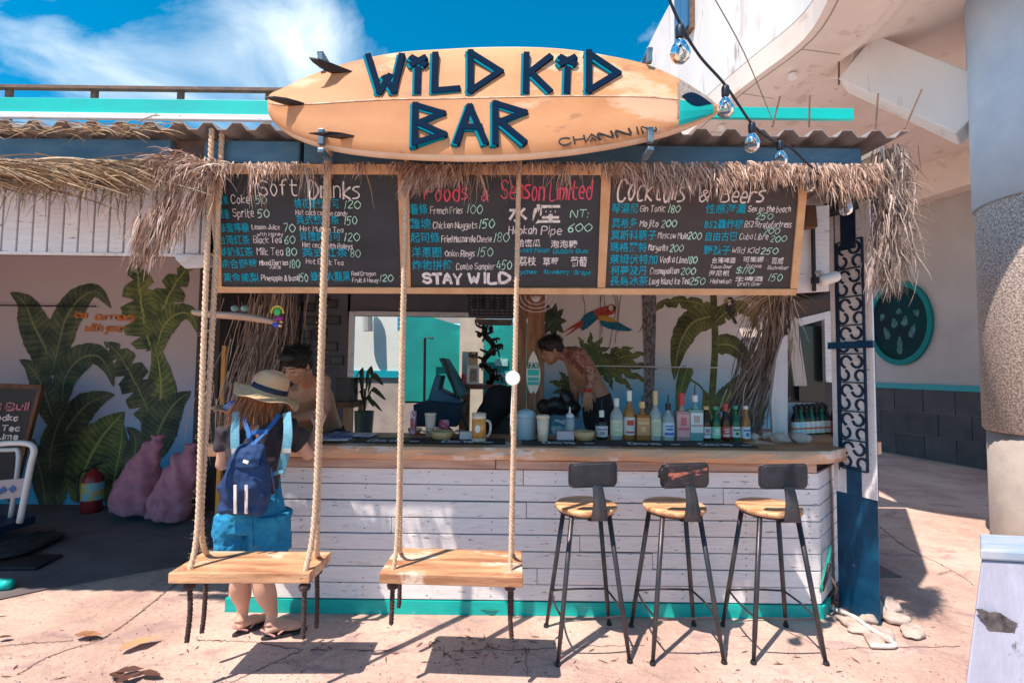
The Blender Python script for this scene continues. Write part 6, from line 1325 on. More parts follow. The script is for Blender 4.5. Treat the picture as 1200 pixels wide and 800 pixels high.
MB().ball(c_ + Vector((0, 0, .004)), (.022, .012, .024), 10, 8).build('bead', MATS['green_bead'], or_, smooth=True)
for dx, dz, mt_, r_ in ((.018, -.035, 'purple_bead', .02), (-.002, -.04, 'purple_bead', .016), (.0, -.075, 'blue_bead', .022), (.02, -.08, 'orange_bead', .012), (-.018, -.07, 'blue_bead', .012), (.024, -.056, 'yellow_bead', .01)): MB().ball(c_ + Vector((dx, 0, dz)), (r_, .01, r_ * .7), 10, 8).build('bead', MATS[mt_], or_, smooth=True)
# ================================================================== things in the back room
# potted plant
pt = thing('potted_plant', 'potted plant with drooping strap leaves in a grey-green pot behind the counter', 'plant', P(426, 505, 5.2)); b_ = P(426, 512, 5.2); s_ = S(5.2)
MB().lathe([(9 * s_, -.6), (9.6 * s_, 0), (11 * s_, 28 * s_), (11.6 * s_, 30 * s_), (10.4 * s_, 30 * s_), (10 * s_, 27 * s_), (.01, 27 * s_)], b_, 24).build('pot', M('grey_green_pot', (.09, .14, .13), .5), pt, smooth=True)
lfm = M('plant_leaf', (.05, .065, .03), .5, (.11, .10, .05), 12)
for i, (dx, dy, h_, w_) in enumerate(((-12, 0, 52, 5), (16, .1, 54, 5), (24, -.1, 38, 4), (-14, .1, 36, 4), (12, -.1, 30, 4), (-6, -.15, 60, 5), (6, .1, 62, 5), (18, 0, 24, 3))):
    p0 = b_ + Vector((0, 0, 28 * s_)); tip = b_ + Vector((dx * 1.15 * s_, dy, (h_ + 6) * s_)); mid = b_ + Vector((dx * .45 * s_, dy * .5, (h_ + 18) * s_)); c = catmull([p0, p0.lerp(mid, .55) + Vector((0, 0, .03)), mid, tip], 5); m1 = MB(); k = len(c)
    L_ = []; R_ = []
    for j, q in enumerate(c): t_ = j / (k - 1); ww = w_ * s_ * (.15 + .85 * math.sin(math.pi * min(1, t_ ** 1.6)) if t_ > .3 else .15) ; L_.append(q + Vector((-ww * .5, 0, -ww * .6))); R_.append(q + Vector((ww * .5, 0, ww * .6)))
    a = m1.add(L_); b = m1.add(R_); e_ = m1.add([q + Vector((0, -.008, 0)) for q in c])
    for j in range(k - 1): m1.face((a + j, e_ + j, e_ + j + 1, a + j + 1)); m1.face((e_ + j, b + j, b + j + 1, e_ + j + 1))
    m1.build('leaf', lfm, pt, smooth=True)
MB().tube([b_ + Vector((0, 0, 26 * s_)), b_ + Vector((0, 0, 56 * s_))], .012, 8).build('stem', lfm, pt)
# small wooden table on the left
st_ = thing('side_table', 'small wooden table behind the left bartender', 'table', P(405, 505, 5.0)); a, b = P(392, 470, 5.0), P(417, 477, 5.0)
MB().bx((a.x, 4.9, b.z), (b.x, 5.3, a.z)).build('tabletop', wood_dark, st_)
for x in (a.x + .01, b.x - .05):
    for y_ in (4.92, 5.24): MB().bx((x, y_, .01), (x + .04, y_ + .04, b.z)).build('leg', M('leg_wood', (.35, .22, .13), .6), st_)
bxp('black_speaker', 'black box standing on the small wooden table', 'box', 393, 411, 442, 470, 4.95, .25, black, z=a.z)
# display table with things on it
dt = thing('display_table', 'brown wooden table holding books and a dark carving in the back opening', 'table', P(560, 505, 4.9)); a, b = P(535, 450, 4.9), P(590, 456, 4.9)
MB().bx((a.x, 4.85, b.z), (b.x, 5.3, a.z)).build('tabletop', M('red_brown_wood', (.20, .05, .04), .5), dt)
for x, w_ in ((a.x + .03, .10), (b.x - .06, .04)): MB().bx((x, 4.88, .01), (x + w_, 4.98, b.z)).build('leg', M('brick_leg', (.42, .20, .10), .7, (.30, .13, .07), 10), dt)
zt_ = a.z
bxp('book', 'tall pale blue book standing on the display table', 'book', 541, 547.5, 412, 450, 4.95, .14, M('book_blue', (.30, .50, .66), .5), z=zt_)
bk_ = bxp('book', 'book with a grey cover and an orange band leaning behind the picture frame', 'book', 548.5, 560, 412, 430, 4.98, .02, M('book_orange', (.70, .38, .06), .5, (.40, .42, .46), 8, (1, 1, 3)), z=zt_ + .17)
m1 = MB(); q = P(549.5, 419, 4.975); write(m1, 'Red', q, Vector((1, 0, 0)), Vector((0, 0, 1)), Vector((0, -1, 0)), .075, .05, .01, .1, .001, 0); m1.build('title', dark, bk_)
fr_ = thing('photo_frame', 'white framed photo on the display table', 'picture frame', P(555, 448, 4.9)); a, b = P(548.5, 448, 4.9), P(561.5, 428, 4.9)
MB().bx((a.x, 4.9, zt_ + .001), (b.x, 4.92, b.z)).build('frame', white, fr_); MB().bx((a.x + .02, 4.896, zt_ + .03), (b.x - .02, 4.8995, b.z - .03)).build('photo', M('frame_photo', (.05, .05, .06), .3, (.35, .3, .25), 20), fr_)
tag(MB().lathe([(.02, 0), (.02, .09), (.012, .1)], (P(543, 450, 4.87).x, 4.87, zt_ + .001), 12).build('red_candle', redc), 'red candle at the left edge of the display table', 'candle')
random.seed(9); m1 = MB(); b_ = P(572, 450, 5.0); z = zt_
path = [Vector((b_.x + math.sin(i * 1.3) * .05, 5.0 + math.cos(i * 1.7) * .04, zt_ + i * .062)) for i in range(10)]
m1.tube(catmull(path, 5), .03, 8)
for i in range(26):
    q = random.choice(path); a_ = random.uniform(0, 6.28); m1.tube(catmull([q, q + Vector((math.cos(a_) * .08, math.sin(a_) * .05, .03)), q + Vector((math.cos(a_) * .10, math.sin(a_) * .07, -.05 + random.random() * .15))], 3), [.018 - .0018 * j for j in range(7)], 6)
for i in range(8): m1.ball(random.choice(path) + Vector((random.uniform(-.06, .06), 0, 0)), .028, 8, 6)
tag(m1.build('dark_carving', black, smooth=True), 'tall black twisted carving on the display table under the glass rack', 'carving')
# storage: teal box, grey crate
bxp('teal_crate', 'teal plastic crate stacked on the grey one', 'crate', 575, 596, 467, 488, 4.8, .3, M('teal_plastic', (.01, .25, .28), .35), z=P(585, 488, 4.8).z)
gc = bxp('grey_crate', 'dark grey plastic crate right of the beer mug', 'crate', 568, 598, 489, 540, 4.7, .35, M('grey_plastic', (.05, .06, .06), .5), z=P(585, 541, 4.7).z, bev=.01)
# blue folding chair
ch = thing('blue_folding_chair', 'blue folding beach chair with black frame behind the counter', 'chair', P(520, 510, 4.5)); bl = M('blue_canvas', (.005, .06, .13), .55, (.01, .12, .20), 5)
bl2 = M('teal_canvas', (.01, .13, .16), .55)
MB().prism([P(a, b, 4.5) for a, b in ((514, 420), (520, 419), (546, 462), (538, 466), (528, 450))], (0, .40, 0)).build('backrest', bl2, ch, bevel=.01)
MB().prism([P(a, b, 4.4) for a, b in ((510, 440), (517, 440), (514, 456), (538, 468), (540, 474), (520, 476), (500, 472))], (0, .30, 0)).build('seat', bl, ch, bevel=.01)
MB().prism([P(a, b, 4.3) for a, b in ((484, 474), (500, 470), (542, 474), (536, 500), (486, 500))], (0, .5, 0)).build('hanging_cloth', M('navy_cloth', (.008, .025, .05), .8), ch, bevel=.01)
for pa, pb in (((520, 420), (548, 505)), ((541, 470), (515, 505)), ((498, 476), (530, 505))): MB().tube([P(*pa, 4.48), P(*pb, 4.48)], .012, 8).build('leg', black, ch)
m1 = MB(); m1.ball(P(585, 470, 4.6), (.16, .12, .16), 12, 8); m1.ball(P(595, 458, 4.6), (.11, .06, .04), 10, 6, (0, -.5, 0)); m1.ball(P(572, 488, 4.6), (.12, .1, .14), 10, 8)
o = m1.build('black_jacket', M('black_cloth', (.012, .012, .016), .85), smooth=True); fuse(o, .02, 8); tag(o, 'black cloth bundle hanging in front of the teal crate', 'cloth')
# ================================================================== the shaded left corner
pk = M('pink_sack', (.52, .23, .31), .75, (.38, .16, .23), 9, (1, 1, 1), bump=.8, bscale=120)
def sack(label, pts, rad, Y, seed):
    random.seed(seed); m1 = MB(); c = [P(a, b, Y) for a, b in pts]; m1.tube(catmull(c, 6), [rad[0] * S(Y)] + [0] * 0 + [max(.01, (rad[min(len(rad) - 1, int(i / 6))] + (rad[min(len(rad) - 1, int(i / 6) + 1)] - rad[min(len(rad) - 1, int(i / 6))]) * ((i % 6) / 6)) * S(Y)) for i in range(1, 6 * (len(pts) - 1) + 1)], 24, flat=.75)
    for i, v in enumerate(m1.v): m1.v[i] = v + Vector((.016 * math.sin(v.z * 34 + v.x * 21 + seed), .014 * math.sin(v.x * 40 + v.z * 9), .010 * math.sin(v.x * 50 + v.z * 28))); 
    for i, v in enumerate(m1.v): m1.v[i].z = max(.004, v.z)
    for i, v in enumerate(m1.v): m1.v[i].z = max(.004, v.z)
    top_ = c[-1]
    for j in range(7): a_ = j * .9; m1.tube([top_ + Vector((0, 0, -.03)), top_ + Vector((math.cos(a_) * .035, math.sin(a_) * .02, .03)), top_ + Vector((math.cos(a_) * .075, math.sin(a_) * .04, .065))], [.03, .022, .014], 8)
    o = m1.build('pink_sack', pk, smooth=True); fuse(o, .014, 5); ns = [v.normal.copy() for v in o.data.vertices]
    for v, n_ in zip(o.data.vertices, ns): v.co = v.co + n_ * (.011 * math.sin(v.co.x * 38 + 2.2 * math.sin(v.co.z * 9 + seed) + seed) * math.cos(v.co.z * 5 + v.co.x * 4) + .005 * math.sin(v.co.z * 41 + 3 * math.sin(v.co.x * 14)))
    o.data.update(); return tag(o, label, 'sack')
sack('left pink woven sack leaning against the leaf mural, tied at the top', [(154, 600), (158, 578), (168, 550), (178, 528), (184, 516)], [23, 25, 19, 11, 7], 5.2, 1)
sack('right pink woven sack slumped beside the door jamb', [(196, 607), (200, 588), (210, 562), (218, 540), (224, 527)], [22, 24, 20, 14, 6], 5.05, 2)
ex = thing('fire_extinguisher', 'red fire extinguisher with yellow and white label in front of the left mural', 'fire extinguisher', P(107, 600, 5.45)); e_ = P(107, 601, 5.45); e_.z = .01; s_ = S(5.45)
MB().lathe([(10 * s_, 0), (10.4 * s_, 2 * s_), (10.4 * s_, 38 * s_), (8 * s_, 43 * s_), (3.5 * s_, 46 * s_), (3.5 * s_, 49 * s_)], e_, 24).build('cylinder_body', M('dull_red', (.26, .015, .02), .35), ex, smooth=True)
MB().lathe([(10.6 * s_, 14 * s_), (10.6 * s_, 34 * s_)], e_, 24, cap=False).build('label', M('extinguisher_label', (.60, .42, .08), .5, (.25, .45, .5), 9, lo=.47, hi=.53), ex, smooth=True)
MB().tube([e_ + Vector((0, 0, 49 * s_)), e_ + Vector((.0, 0, 53 * s_)), e_ + Vector((.08, 0, 55 * s_))], .012, 8).build('handle', black, ex); MB().tube(catmull([e_ + Vector((.02, -.02, 50 * s_)), e_ + Vector((-.12, -.04, 42 * s_)), e_ + Vector((-.11, -.05, 12 * s_))], 5), .01, 8).build('hose', black, ex)
# chalkboard easel at the left edge
ea = thing('easel_board', 'dark chalkboard easel with pink and white writing at the left edge', 'sign', P(10, 590, 5.0))
def EP(a, b, h=0): return P(a, b, 5.0 - h)
MB().prism([EP(*q) for q in ((-40, 452), (44, 455), (8, 585), (-60, 590))], (0, .03, 0)).build('board', M('easel_slate', (.03, .028, .03), .6), ea)
MB().prism([EP(*q, .01) for q in ((44, 455), (48, 456), (13, 590), (8, 588))], (0, .04, 0)).build('frame_edge', wood_dark, ea); MB().prism([EP(*q, .01) for q in ((-40, 448), (48, 451), (48, 456), (-40, 453))], (0, .04, 0)).build('frame_edge', wood_dark, ea)
for col, tx, x, y, w_, h_, l_ in (('chalk_pink_dim', 'Red', -20, 480, 20, 8, .016), ('chalk_pink_dim', 'Bull', 7, 480, 25, 8, .016), ('w', 'Vodka', -12, 492, 32, 6, .012), ('w', 'Tea', 2, 504, 20, 6, .012), ('w', 'Lime', -4, 514, 24, 6, .012)):
    m1 = MB(); q = EP(x, y, .006); write(m1, tx, q, Vector((1, 0, 0)), Vector((0, 0, 1)), Vector((0, -1, 0)), w_ * S(5), h_ * S(5), l_, .1, .001); m1.build('lettering', M('chalk_pink_dim', (.45, .18, .22), .9) if col != 'w' else chw, ea)
# white metal trolley / baby chair
tr = thing('metal_trolley', 'white tubular metal trolley with a patterned side board at the left edge', 'trolley', P(15, 610, 4.3)); wm = M('white_tube', (.70, .70, .72), .35)
def TP(a, b, Y=4.3): return P(a, b, Y)
MB().tube(catmull([TP(-30, 524), TP(10, 519), TP(34, 520), TP(40, 528), TP(36, 545), TP(23, 612)], 5), .024, 10).build('side_frame', wm, tr, smooth=True)
MB().tube(catmull([TP(-30, 530, 4.7), TP(10, 527, 4.7), TP(22, 535, 4.7), TP(12, 608, 4.7)], 5), .02, 10).build('side_frame', wm, tr, smooth=True)
MB().prism([TP(*q) for q in ((-30, 565), (31, 560), (28, 582), (-30, 588))], (0, .02, 0)).build('side_board', M('side_board', (.40, .34, .36), .6), tr)
m1 = MB()
for x, y in ((3, 574), (14, 573), (-4, 578)): 
    for a_ in range(4): c_ = P(x + math.cos(a_ * 1.6) * 2.2, y + math.sin(a_ * 1.6) * 2.2, 4.29); m1.ball(c_, (.014, .003, .014), 6, 4)
m1.build('paw_pattern', M('blue_pattern', (.03, .12, .35), .6), tr); MB().bx((TP(-30, 0).x, 4.3, .1), (TP(24, 0).x, 4.75, .17)).build('tray', M('navy_tray', (.01, .03, .08), .5), tr)
for x in (-20, 18):
    for y_ in (4.33, 4.7): MB().lathe([(.045, -.015), (.045, .015)], (0, 0, 0), 14).build('wheel', black, tr).matrix_local = Matrix.Translation(Vector((TP(x, 0).x, y_, .056)) - wloc(tr)) @ Matrix.Rotation(R(90), 4, 'Y')
# dark rubber mats and crate on the floor
m1 = MB(); m1.prism([Gd(*q, .012) for q in ((-40, 650), (74, 652), (42, 668), (-60, 668))], (0, 0, .022)); tag(m1.build('rubber_mat', black, bevel=.004), 'flat black mat lying in the shade by the trolley', 'mat')
rock('dark folded tarp lying on the black mat at the left edge', (Gd(30, 645).x, Gd(30, 645).y, .05), (.34, .16, .055), 33, 'folded_tarp', 'tarp', M('tarp_dark', (.02, .022, .028), .7))
bt = thing('plastic_bottle', 'white plastic bottle with teal cap lying at the left edge of the paving', 'bottle', Gd(4, 692)); q = Gd(4, 692); q.z = .045
MB().tube([q + Vector((-.25, -.03, 0)), q + Vector((-.02, 0, 0))], .042, 14).build('bottle_body', white, bt, smooth=True); MB().tube([q + Vector((-.018, .0, 0)), q + Vector((.05, .01, 0))], [.042, .034], 14).build('cap', teal_bright, bt, smooth=True)
# ================================================================== ground level, right
rr2 = M('sun_stone', (.58, .48, .42), .85, (.38, .30, .27), 12, bump=.6, bscale=22)
for i, (x, y, r, l_) in enumerate(((1022, 716, (.13, .07, .05), 'pale rock touching the foot of the blue post box'), (1042, 718, (.10, .06, .055), 'rounded pale rock behind the hose'), (998, 734, (.09, .05, .025), 'flat stone at the left end of the rock pile'),
        (1012, 740, (.10, .055, .02), 'flat pale slab under the hose'), (1036, 745, (.10, .06, .022), 'flat stone in the middle front of the pile'), (1070, 742, (.11, .06, .022), 'rightmost flat rock by itself'), (1050, 730, (.08, .05, .035), 'small rock between the rounded and the rightmost one'), (1024, 750, (.12, .05, .015), 'lowest flat stone at the front of the pile'), (955, 710, (.10, .06, .03), 'flat grey stone behind the front leg of the right stool'), (1020, 730, (.07, .045, .03), 'white shell-like rock beside the hose'))):
    g_ = Gd(x, y); rock(l_, (g_.x, g_.y, r[2] * .8), r, i + 40, 'ground_rock', 'rock', rr2)
hose_m = M('pale_hose', (.66, .62, .60), .5); hm = catmull([Vector((2.12, 3.42, .35)), Vector((2.10, 3.38, .18)), Gd(958, 700, .03), Gd(975, 712, .02), Gd(1000, 722, .05), Gd(1020, 736, .04), Gd(1040, 748, .02), Gd(1048, 756, .02), Gd(1020, 756, .02)], 6)
tag(MB().tube(hm, .013, 10).build('garden_hose', hose_m, smooth=True), 'pale grey hose running from the counter corner over the rocks', 'hose')
tqh = M('teal_cable', (.02, .40, .34), .4)
for i, (pts, mt_, l_) in enumerate((([(957, 706), (962, 690), (968, 668), (973, 640)], tqh, 'thin turquoise hose standing up against the side of the counter'), ([(960, 700), (966, 684), (972, 660)], black, 'black cable bundled with the turquoise hose'), ([(968, 706), (975, 700), (980, 690), (974, 676)], rust, 'rusty looped wire at the foot of the counter corner'), ([(955, 708), (948, 712), (940, 705), (950, 700), (958, 702)], hose_m, 'loop of grey hose resting at the counter foot'))):
    tag(MB().tube(catmull([P(a, b, 3.33 - .03 * i) if b < 700 else Gd(a, b, .02) for a, b in pts], 5), .011 if i != 2 else .006, 8).build('hose', mt_, smooth=True), l_, 'hose')
# foreground white post, cut by the frame
fpst = thing('painted_bollard', 'chipped white and blue painted wooden block in the near right corner', 'block', (1.75, 1.38, 0))
pw = M('chipped_white_paint', (.44, .44, .55), .6, (.34, .33, .42), 7, (1, 1, .3), bump=.5, bscale=30, wear=((.07, .06, .06), .60, 9, (1, 1, .7)), wear2=((.30, .20, .15), .60, 11, (1, 1, .3)))
pb = M('pale_blue_top', (.28, .38, .52), .6, (.46, .49, .56), 5, (1, 6, 1), wear=((.05, .15, .18), .70, 9, (1, 1, 1)))
a0 = P(1150, 656, 1.40); a1 = P(1132, 800, 1.34); zt_ = a0.z
m1 = MB(); b0 = a1 + (a1 - a0) * (a1.z / (a0.z - a1.z)); bq = [Vector((b0.x, b0.y, 0)), Vector((b0.x + .5, b0.y - .06, 0)), Vector((b0.x + .6, b0.y + .1, 0)), Vector((b0.x + .15, b0.y + .15, 0))]; tq = [a0, a0 + Vector((.45, -.06, 0)), a0 + Vector((.55, .06, 0)), a0 + Vector((.125, .12, 0))]
i0 = m1.add(bq); i1 = m1.add([Vector((q.x, q.y, zt_)) for q in tq])
for j in range(4): m1.face((i0 + j, i0 + (j + 1) % 4, i1 + (j + 1) % 4, i1 + j))
m1.face([i0 + 3, i0 + 2, i0 + 1, i0]); m1.face([i1, i1 + 1, i1 + 2, i1 + 3]); m1.build('block_body', pw, fpst, bevel=.006)
m1 = MB(); m1.prism([Vector((q.x, q.y, zt_ + .002)) + Vector(d) for q, d in zip(tq, ((-.008, -.006, 0), (.01, -.006, 0), (.01, .01, 0), (-.006, .01, 0)))], (0, 0, .03)); m1.build('top_board', pb, fpst, bevel=.006)
n_ = (tq[1] - tq[0]).normalized().cross(Vector((0, 0, 1))); n_ = n_ if n_.y < 0 else -n_
m1 = MB(); c_ = a0 + (a1 - a0) * .52 + (tq[1] - tq[0]).normalized() * .055 + n_ * .0035
ol = [c_ + (tq[1] - tq[0]).normalized() * (x * .0021) + Vector((0, 0, y * .0021)) for x, y in ((-24, 18), (-8, 16), (10, 12), (22, 2), (20, -8), (12, -12), (14, -20), (8, -22), (2, -14), (-8, -12), (-14, 0), (-20, 8))]
m1.prism([q + Vector((random.uniform(-.004, .004), 0, random.uniform(-.004, .004))) for q in sum([[a, a.lerp(b_, .33), a.lerp(b_, .66)] for a, b_ in zip(ol, ol[1:] + ol[:1])], [])], n_ * .0012); m1.build('dark_scar', M('charred_patch', (.03, .025, .028), .8, (.18, .15, .15), 30), fpst)
# fallen leaves
dl = M('dead_leaf', (.42, .20, .09), .8, (.26, .11, .05), 14)
def deadleaf(label, x, y, ln, rz, seed, mat=dl, grp=None):
    random.seed(seed); g_ = Gd(x, y, .01); m1 = MB(); n = 9; L_, C_, R_ = [], [], []
    for i in range(n):
        t = i / (n - 1); w_ = ln * .22 * math.sin(math.pi * t ** .8) * random.uniform(.8, 1.15) + .002; q = Vector(((t - .5) * ln, .03 * ln * math.sin(t * 5), .012 + .05 * ln * (t - .5) ** 2 * 4)); up = .35 * w_
        L_.append(q + Vector((0, w_, up))); C_.append(q); R_.append(q + Vector((0, -w_, up * 1.3)))
    mt = Matrix.Rotation(rz, 3, 'Z'); ids = [m1.add([g_ + mt @ q for q in A]) for A in (L_, C_, R_)]
    for i in range(n - 1):
        for a, b in ((0, 1), (1, 2)): m1.face((ids[a] + i, ids[b] + i, ids[b] + i + 1, ids[a] + i + 1))
    o = m1.build('fallen_leaf', mat, smooth=True); return tag(o, label, 'leaf')
deadleaf('curled orange-brown leaf, leftmost on the paving', 103, 747, .15, .1, 1); deadleaf('long tan leaf pointing up to the right, second from the left', 163, 757, .19, .9, 2, M('tan_leaf', (.55, .30, .15), .8)); deadleaf('brown leaf against the turquoise skirting behind the right swing', 576, 717, .19, .05, 3, M('tan_leaf2', (.45, .28, .16), .8))
dk_l = M('dark_dead_leaf', (.10, .04, .03), .8)
for i, (x, y, ln, rz) in enumerate(((152, 789, .13, .3), (138, 795, .11, -.3), (176, 793, .12, -.1), (152, 797, .13, 1.1))): deadleaf(['crumpled dark leaf, top of the heap at the lower left', 'dark leaf at the left of the lower left heap', 'dark curled leaf at the right of the lower left heap', 'dark leaf lying lowest in the lower left heap'][i], x, y, ln, rz, 10 + i, dk_l)
deadleaf('small dark leaf behind the swing by the skirting', 402, 713, .08, .1, 20, dk_l); deadleaf('tiny dark leaf at the left edge of the paving', 5, 749, .07, .3, 21, dk_l)
# ================================================================== palms behind the camera: their fronds shade the paving
def palm(label, base, h, crown, seed, nf=9, az=None, ln_=2.6):
    random.seed(seed); t = thing('coconut_palm', label, 'palm tree', base); top = Vector(crown)
    c = catmull([Vector(base), Vector(base).lerp(top, .5) + Vector((.15, -.1, 0)), top], 8); m1 = MB(); m1.tube(c, [.17 - .07 * i / (len(c) - 1) + (.01 if i % 2 else 0) for i in range(len(c))], 12); m1.build('trunk', M('palm_trunk', (.22, .17, .13), .9, (.12, .09, .07), 6, (1, 1, 8), bump=.5), t)
    gm = M('palm_green', (.05, .10, .025), .6, (.09, .14, .04), 3)
    for i in range(nf):
        a = R(az[i]) if az else 2 * math.pi * i / nf + random.uniform(-.2, .2); el = random.uniform(.0, .5); d = Vector((math.cos(a), math.sin(a), el)); pts = []; q = top.copy()
        for j in range(14): pts.append(q.copy()); q = q + d.normalized() * (ln_ / 13); d.z -= .11
        f_ = MB(); f_.tube(pts, [.02 - .0013 * j for j in range(14)], 5)
        for j in range(1, 14):
            dd = (pts[j] - pts[j - 1]).normalized(); sd = dd.cross(Vector((0, 0, 1))).normalized(); lw_ = .50 * math.sin(math.pi * (j + .5) / 15) + .06
            for e in (0, .33, .66):
                o_ = pts[j - 1].lerp(pts[j], e)
                for s__ in (-1, 1):
                    tip = o_ + sd * (s__ * lw_) + dd * .18 + Vector((0, 0, -.12 - .1 * random.random())); wv = dd * .016
                    b = f_.add([o_ - wv, o_ + wv, tip]); f_.face((b, b + 1, b + 2))
        f_.build('crown_frond', gm, t)
    return t

palm('tall coconut palm behind the photographer, its fronds shading the paving', (-4.2, -2.6, 0), 6, (-3.3, -1.9, 6.6), 3, 7, [35, 70, 100, 150, 200, 260, 320], 2.5)
palm('second coconut palm behind the photographer, to the right', (2.4, -3.2, 0), 6, (1.5, -1.1, 6.9), 5, 6, [15, 42, 72, 190, 250, 320], 2.6)

# grit and small litter on the paving
random.seed(77); gm_ = MB()
for i in range(2600):
    px, py = random.uniform(-10, 1160), 800 - 130 * random.random() ** 1.5; g_ = Gd(px, py)
    if g_.y > 3.28 and -1.9 < g_.x < 2.2: continue
    r = random.choice((.002, .003, .003, .004, .005, .007)); a = gm_.add([g_ + Vector((r * random.uniform(.6, 1.3) * math.cos(t), r * random.uniform(.6, 1.3) * math.sin(t), 0)) for t in (0, 1.6, 3.1, 4.7)]); b_ = gm_.add([g_ + Vector((0, 0, r * .8))])
    for j in range(4): gm_.face((a + j, a + (j + 1) % 4, b_))
tag(gm_.build('grit', M('grit_stone', (.50, .38, .33), .9, (.16, .10, .09), 9, lo=.4, hi=.6)), 'scattered grit and sand grains on the paving', 'grit', kind='stuff')
dm = MB()
for i in range(120):
    px, py = random.choice(((random.gauss(560, 60), random.uniform(745, 775)), (random.uniform(0, 1100), random.uniform(715, 798)))); g_ = Gd(px, py, .004); a_ = random.uniform(0, 6.28); L_ = random.uniform(.01, .035)
    if g_.y > 3.25: continue
    d_ = Vector((math.cos(a_), math.sin(a_), 0)); sd = Vector((-d_.y, d_.x, 0)) * L_ * .18; dm.quad(g_ - d_ * L_, g_ + sd, g_ + d_ * L_, g_ - sd)
tag(dm.build('leaf_litter', M('litter', (.09, .045, .035), .9, (.22, .12, .08), 30)), 'tiny dark scraps of dry leaf on the paving', 'litter', kind='stuff')
# ================================================================== people
def rot_to(face, up):
    """matrix whose local -Y points along face and local Z roughly along up"""
    y = -Vector(face).normalized(); z = Vector(up); z = (z - y * z.dot(y)).normalized(); x = y.cross(z); return Matrix((x, y, z)).transposed()
def hd(mb, c, mt, k=1.0):
    def q(x, y, z): return Vector(c) + mt @ Vector((x * k, y * k, z * k))
    e = mt.to_euler()
    def bl(x, y, z, a, b, d, n=16, m=10): mb.ball(q(x, y, z), (a * k, b * k, d * k), n, m, e)
    bl(0, .012, .03, .075, .092, .086); bl(0, -.022, -.03, .060, .066, .082); bl(0, -.040, -.085, .036, .040, .030); bl(.03, -.03, -.06, .028, .035, .04); bl(-.03, -.03, -.06, .028, .035, .04)
    bl(0, -.070, .024, .048, .018, .012); bl(.038, -.062, -.028, .020, .020, .018); bl(-.038, -.062, -.028, .020, .020, .018)
    mb.tube([q(0, -.080, .01), q(0, -.100, -.022), q(0, -.098, -.034)], [.007 * k, .010 * k, .013 * k], 10); bl(.011, -.09, -.034, .008, .009, .007, 8, 6); bl(-.011, -.09, -.034, .008, .009, .007, 8, 6)
    bl(0, -.084, -.062, .022, .010, .006, 12, 6); bl(0, -.080, -.072, .019, .010, .007, 12, 6)
    for s in (-1, 1): bl(s * .076, .008, -.012, .008, .019, .030, 10, 8); bl(s * .028, -.070, .001, .016, .012, .012, 10, 8)
    return q
def face_parts(par, q, mt, k, lipc=(.42, .14, .12), shut=True):
    hm = M('hair_black', (.012, .009, .008), .55, bump=.6, bscale=160, bstretch=(1, 1, .2))
    for s in (-1, 1):
        MB().tube(catmull([q(s * .012, -.0885, .021), q(s * .030, -.087, .027), q(s * .047, -.072, .020)], 4), [.003 * k] * 8 + [.002 * k], 6).build('eyebrow', hm, par)
        MB().tube(catmull([q(s * .015, -.0835, -.0035), q(s * .028, -.0845, -.007), q(s * .043, -.074, -.002)], 4), .0019 * k, 6).build('eyelid', hm, par)
    MB().tube(catmull([q(-.022, -.0905, -.066), q(0, -.0960, -.065), q(.022, -.0905, -.066)], 4), .0038 * k, 6, flat=.8).build('lips', M('lip', lipc, .5), par, smooth=True)
def hand(mb, w, f, n, side=1, curl=.5, k=1.0, spread=.1):
    w = Vector(w); f = Vector(f).normalized(); n = Vector(n); n = (n - f * n.dot(f)).normalized(); s = f.cross(n) * side
    for i in range(4):
        kn = w + f * (.082 * k) + s * ((-.030 + .020 * i) * k) - f * (.006 * abs(i - 1.3) * k)
        mb.tube([w + s * ((-.018 + .012 * i) * k), kn], [.0125 * k, .0105 * k], 8)
        d = (f + s * (spread * (i - 1.5))).normalized(); L_ = (.066, .076, .070, .054)[i] * k; p = kn; pts = [p]
        for j, fr in enumerate((.45, .32, .23)):
            a = curl * (.5 + .5 * j) * (1 + .15 * (i % 2)); d = (d * math.cos(a) - n * math.sin(a)).normalized() if j else (d * math.cos(a * .6) - n * math.sin(a * .6)).normalized(); p = p + d * (L_ * fr); pts.append(p)
        mb.tube(pts, [.0098 * k, .0090 * k, .0082 * k, .0068 * k], 8)
    t0 = w + f * (.022 * k) - s * (.022 * k); t1 = t0 + (f * .6 - s * .75 - n * .25).normalized() * (.040 * k); t2 = t1 + (f * .85 - s * .35 - n * .35).normalized() * (.032 * k); mb.tube([w, t0, t1, t2], [.013 * k, .0135 * k, .0105 * k, .0085 * k], 8)
